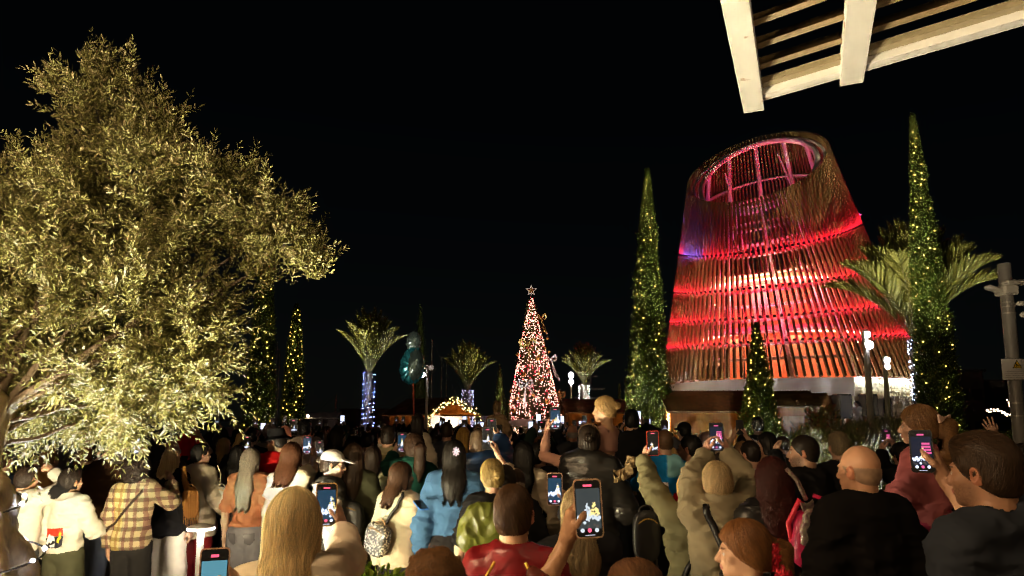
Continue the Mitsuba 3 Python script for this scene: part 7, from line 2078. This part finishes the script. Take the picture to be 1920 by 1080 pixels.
f, k = person('person in a plaid shirt', 'big dark afro hair and a crossbody strap', 258, 858, 4.25, ('afro', (0.014, 0.009, 0.007), 0.2, 1.04), TP('plaid_shirt', (0.4, 0.3, 0.2), mat_='plaid', sleeve=2, t=0.026, hem=-0.04, flare=0.02, fold=0.014), PT((0.020, 0.019, 0.019), wide=0.03), 'tan', yaw=0.1, arms=(None, dict(w=(0.16, 0.34, 1.35))), lod=0, strands=2600)
f.strap(k, [(0.13, -0.1, f.neck[2] - 0.02), (0.04, -0.2, f.chest[2] + 0.02), (-0.08, -0.2, f.waist[2] + 0.08), (-0.20, -0.08, f.hip + 0.12)], 0.022, (0.03, 0.015, 0.01))
f, k = person('man in a dark brown hoodie', 'with glasses, turned right, left of the plaid shirt', 192, 829, 4.85, ('short', 'black', 0.3, 1.0), TP('hoodie', (0.050, 0.026, 0.014), sleeve=2, hood=True, t=0.030), PT((0.14, 0.17, 0.24), name='jeans'), (0.45, 0.26, 0.17), yaw=-0.5, head=(-0.75, 0, 0), gear=(('glasses', (0.015, 0.015, 0.015)),), beard=((0.03, 0.018, 0.01), 0.8), ph=dict(p=(255, 838, 5.1), hands='R', w=0.085, pic='white'), lod=0)
f, k = person('boy in a white printed hoodie', 'dark hair, standing right of the olive trunk', 133, 880, 4.15, ('short', (0.014, 0.010, 0.008), 0.3, 1.15), TP('hoodie', (0.56, 0.52, 0.44), sleeve=2, hood=True, t=0.032, hem=0.03, fold=0.020), PT((0.060, 0.060, 0.036), t=0.03, wide=0.04), (0.46, 0.26, 0.16), child=True, head=(-0.25, 0.05, 0), arms=(None, dict(w=(0.20, 0.26, 0.98))), lod=0, strands=1600)
zc, xc = f.chest[2] - 0.15, -0.01
pr = lambda *p: [(xc + x, zc + z) for x, z in p]
decal(f, k, 'red_print', f.fn, [pr((-0.085, 0.0), (0.085, 0.02), (0.08, 0.085), (-0.08, 0.075))], (0.55, 0.03, 0.015), 0.020)
decal(f, k, 'dark_print', f.fn, [pr((-0.085, -0.005), (-0.07, -0.055), (-0.02, -0.085), (0.06, -0.085), (0.09, -0.07), (0.085, 0.015))], (0.012, 0.012, 0.018), 0.0205)
decal(f, k, 'white_mountain_print', f.fn, [pr((-0.07, -0.045), (-0.055, 0.02), (-0.035, 0.035), (-0.02, 0.015), (0.0, 0.022), (0.02, -0.005), (0.03, -0.03), (0.005, -0.02), (-0.005, -0.05), (-0.03, -0.035), (-0.04, -0.06)), pr((-0.02, -0.065), (0.03, -0.045), (0.035, -0.075), (0.0, -0.08))], (0.66, 0.64, 0.6), 0.0215)
decal(f, k, 'yellow_tree_print', f.fn, [pr((0.045, -0.04), (0.065, -0.045), (0.062, -0.02), (0.078, 0.0), (0.066, 0.01), (0.074, 0.035), (0.062, 0.06), (0.05, 0.03), (0.056, 0.012), (0.042, -0.005))], (0.72, 0.36, 0.02), 0.0215)
f, k = person('boy in a white tee', 'over a black collar, right fist raised, beside the olive trunk', 50, 875, 4.05, ('short', (0.018, 0.011, 0.008), 0.3, 1.1), TP('tee', (0.54, 0.50, 0.42), sleeve=1.9, t=0.028, low=0.02, color2=(lambda V, s: (V[:, 0] > 0.22) & (V[:, 2] < s.arms[1]['E'][2] + 0.12) & (V[:, 2] > s.arms[1]['E'][2] - 0.1), BLK)), PT((0.06, 0.06, 0.06)), (0.44, 0.24, 0.15), child=True, arms=(None, dict(at=at(98, 882, Q(4.18, 98)), pose='fist', pole=(1.2, 0, -0.8))), lod=0, strands=1500)
f, k = person('person in a tan coat', 'light brown hair, behind the two boys in white', 93, 842, 4.9, ('short', (0.15, 0.085, 0.035), 0.3, 1.2), TP('coat', (0.32, 0.175, 0.06), sleeve=2, t=0.03), PT(BLK), strands=1000, lod=1)
f, k = person('man in navy', 'cut by the left edge under the olive leaves', 6, 846, 4.8, ('short', 'brown'), TP('jacket', (0.012, 0.018, 0.03), sleeve=2), PT(BLK))
f, k = person('man in a pale shirt', 'under the leaves behind the tan coat', 66, 842, 5.7, ('short', 'dark'), TP('shirt', (0.55, 0.48, 0.46), sleeve=2, collar=0.03), PT(BLK), lod=1)
f, k = person('auburn haired onlooker', 'under the leaves left of the brown hoodie', 165, 836, 5.6, ('curly', 'auburn'), TP('jacket', BLK, sleeve=2), PT(BLK), lod=1)
f, k = person('adult carrying the boy in red', 'arm raised to his leg below the hanging olive twigs', 386, 838, 5.9, ('short', 'dark'), TP('shirt', BLK, sleeve=0.9), PT(BLK), 'tan', arms=(None, dict(at=at(372, 812, Q(5.7, 372)), pole=(1, 0, 0.1))), lod=1)
f, k = person('little boy in a red tee', 'riding on shoulders under the olive twigs', 358, 783, 6.0, ('short', 'lightbrown'), TP('tee', (0.50, 0.015, 0.015), sleeve=0.8, t=0.018), PT(BLK, t=0.03), H=1.0, child=True, legs=ride, lod=1)
f, k = person('small child in a beige sweater', 'riding on shoulders left of the decorated tree', 932, 753, 7.4, ('short', (0.30, 0.20, 0.09)), TP('sweater', (0.48, 0.33, 0.19), sleeve=2, t=0.03), PT((0.20, 0.19, 0.12)), H=1.0, child=True, legs=ride, lod=1)
f, k = person('adult carrying the child in beige', 'dark hair below the beige sweater', 938, 792, 7.5, ('short', 'dark'), TP('jacket', CH, sleeve=2), PT(BLK), H=1.72, z0=0.0)
f, k = person('girl with very long dark hair', 'white top, raised above the crowd before the market hut', 784, 777, 5.9, ('long', 'dark', 0.40, 0.95), TP('top', (0.62, 0.54, 0.42), sleeve=2, t=0.02), PT(BLK, t=0.02), H=1.25, female=True, child=True, legs=ride, lod=1)
f, k = person('adult carrying the dark haired girl', 'hidden below her white top', 782, 834, 6.0, ('short', 'brown'), TP('jacket', CH, sleeve=2), PT(BLK), H=1.7, z0=0.0)
f, k = person('woman with long golden hair', 'in the middle of the crowd below the garlanded hut', 868, 803, 6.6, ('long', (0.46, 0.27, 0.06), 0.55, 0.9), TP('jacket', (0.05, 0.04, 0.04), sleeve=2), PT(BLK), female=True, lod=1)
f, k = person('shaven headed man', 'just below the lit hut counter', 838, 792, 9.0, ('crop', 'brown'), TP('jacket', (0.10, 0.10, 0.11), sleeve=2), PT(BLK), (0.48, 0.25, 0.16), lod=1)
f, k = person('child in a maroon jumper', 'white collar, below the shaven headed man', 842, 812, 7.6, ('short', 'dark'), TP('jumper', (0.12, 0.012, 0.015), sleeve=2, collar=0.03), PT(BLK), child=True, lod=1)

# --- band on the stage
f, k = person('singer in a white dress', 'dark braid, on the stage right of the largest loudspeaker', 1607, 752, 27, ('pony', 'black', 0.4), TP('dress', (0.70, 0.64, 0.54), sleeve=2, hem=-0.5, flare=0.05), PT((0.62, 0.56, 0.48), wide=0.08), H=1.68, yaw=1.3, female=True, arms=(dict(w=(-0.05, 0.28, 1.42), pose='grip'), None))
struct('stage', box(px_x(1500, 27), 25.2, 0.0, px_x(1700, 27), 29.6, f.pos[2]), 'far_wall', 'low dark stage under the band')
for px, py, Y, lab, c_, hc in ((1541, 778, 26, 'black dressed musician sitting at the left of the stage', BLK, 'black'), (1636, 770, 28, 'seated musician in dark green right of the drums', (0.01, 0.06, 0.05), 'black'), (1617, 764, 28.9, 'musician in white behind the drums', (0.55, 0.45, 0.42), 'lightbrown')):
    person(lab, '', px, py, Y, ('short', hc), TP('jacket', c_, sleeve=2), PT(BLK), H=1.6, yaw=2.6, arms=(dict(w=(-0.15, 0.3, 1.05)), dict(w=(0.15, 0.3, 1.05))))
k = thing('drum_kit', 'wooden drums between the singer and the lamp post', 'drum kit')
sz0 = FIG['singer in a white dress'][0].pos[2]
for i, (px, dz, r, h_, nm) in enumerate(((1622, 0.45, 0.26, 0.4, 'floor_tom'), (1632, 0.55, 0.20, 0.18, 'snare'), (1626, 0.80, 0.16, 0.2, 'tom'))):
    c = A(px_x(px, 27.6), 27.6, sz0 + dz)
    d = part(k, nm, mv(lathe([(0.001, -h_ / 2), (r, -h_ / 2), (r, h_ / 2), (0.001, h_ / 2)], 20), c), 'door_pine', smooth=30)
    part(d, 'stand', tube([A(c[0], c[1], sz0), c], 0.02, 6), 'galvanised')
for px, dz in ((1614, 1.15), (1638, 1.1)):
    c = A(px_x(px, 27.6), 27.6, sz0 + dz)
    d = part(k, 'cymbal', mv(lathe([(0.001, 0.02), (0.22, -0.01), (0.22, -0.014), (0.001, 0.012)], 20), c, rotx(0.3)), 'gold')
    part(d, 'cymbal_stand', tube([A(c[0], c[1], sz0), c], 0.012, 6), 'galvanised')

# --- the far crowd: a few figures, many times
proto = []
LOOK = [('short', 'black', BLK, 'black jacket', 0), ('short', 'brown', (0.06, 0.06, 0.07), 'charcoal jacket', 0), ('long', 'dark', BLK, 'black coat', 1), ('bob', 'brown', (0.30, 0.24, 0.17), 'beige jacket', 1), ('long', 'blonde', (0.05, 0.05, 0.06), 'dark jacket', 1), ('crop', 'dark', (0.02, 0.03, 0.06), 'navy jacket', 0),
        ('bald', 'grey', (0.05, 0.04, 0.04), 'dark jacket', 0), ('bun', 'dark', (0.45, 0.38, 0.32), 'cream top', 1), ('short', 'grey', (0.02, 0.02, 0.02), 'black jacket', 0), ('pony', 'brown', (0.20, 0.02, 0.02), 'red top', 1), ('wavy', 'auburn', (0.03, 0.05, 0.04), 'dark green coat', 1), ('short', 'dark', (0.50, 0.47, 0.45), 'white shirt', 0)]
HN = dict(black='black haired', brown='brown haired', dark='dark haired', blonde='blond', grey='grey haired', auburn='auburn haired')
for i, (hs_, hc, tc, tn, fem) in enumerate(LOOK):
    for filming in (0, 1):
        if filming and i % 2:
            continue
        am = (dict(w=(-0.07, 0.33, 1.76), pose='hold'), dict(w=(0.07, 0.33, 1.76), pose='hold')) if filming else (None, None)
        f = Fig(0, 0, 1.72 if not fem else 1.66, head=(0.25 * math.sin(i * 2.1), 0, 0), female=bool(fem), lod=2, arms=am)
        key = f'proto_{i}_{filming}'
        labels[key] = {}
        sk = list(SKIN)[i % 5]
        f.body(key, SKIN[sk], HAIR[hc])
        f.hair(key, hs_, HAIR[hc], 0.32, seed=i)
        f.top(key, 'jacket', tc, sleeve=2, seed=i, t=0.024)
        f.trousers(key, 'trousers', BLK if i % 3 else (0.05, 0.06, 0.09), seed=i)
        nm = 'bald' if hs_ == 'bald' else HN[hc]
        parts_ = {q.split('__')[1]: scene.pop(q) for q in list(scene) if q.startswith(key + '__')}
        for q in [q for q in labels if q.startswith(key)]:
            labels.pop(q)
        proto.append((parts_, f'{nm} {"woman" if fem else "man"} in a {tn}', filming, f))
gc = np.random.default_rng(2024)
occupied = [tuple(f.pos[:2]) for f, _ in FIG.values()]
n_far = 0
tries = 0
ZONES = [(10.5, 28, 445, 1240, 1.0, 160), (8.2, 10.5, 440, 1230, 0.55, 26), (8.2, 12.0, 150, 440, 0.5, 14), (7.2, 10.0, 1235, 1480, 0.45, 6)]
for y0, y1, px0, px1, gap, count in ZONES:
    got = 0
    tries = 0
    while got < count and tries < 4000:
        tries += 1
        Y = math.sqrt(gc.uniform(y0 * y0, y1 * y1))
        px = gc.uniform(px0, px1)
        x = px_x(px, Y)
        if any((x - a) ** 2 + (Y - b) ** 2 < (0.42 if y0 > 8 else 0.40) ** 2 for a, b in occupied):
            continue
        if Y > 19 and (px > 1170):
            continue
        occupied.append((x, Y))
        parts_, desc, filming, f = proto[gc.integers(len(proto))]
        s = gc.uniform(0.95, 1.045)
        yw = math.atan2(x - TX, TY - Y) + gc.normal(0, 0.35)
        where = 'far off' if Y > 16 else 'in mid crowd' if Y > 10 else 'behind second row'
        side = 'left of tall palm' if px < 640 else 'left of balloon' if px < 760 else 'below the lit hut' if px < 890 else 'left of decorated tree' if px < 950 else 'right of decorated tree' if px > 1060 else 'under decorated tree'
        key = thing('person', f'{desc}{" filming" if filming else ""}, {where} {side}', 'person', 'onlookers in the far crowd')
        M = T().translate([x, Y, 0]).rotate([0, 0, 1], math.degrees(yw)).scale([s, s, s])
        for nm, d in parts_.items():
            scene[f'{key}__{nm}'] = {**d, 'to_world': M}
        if filming:
            c = rotz(yw) @ (A(0, 0.36, 1.885) * s) + A(x, Y, 0)
            phone(0, 0, 0, f'small lit phone raised {where} {side}', group='lit phones in the far crowd', at_=c, lod=2, pic=('white', 'tree', 'tree', 'tree')[got % 4], seed=got, w=0.078 if Y < 12 else 0.10)
        got += 1
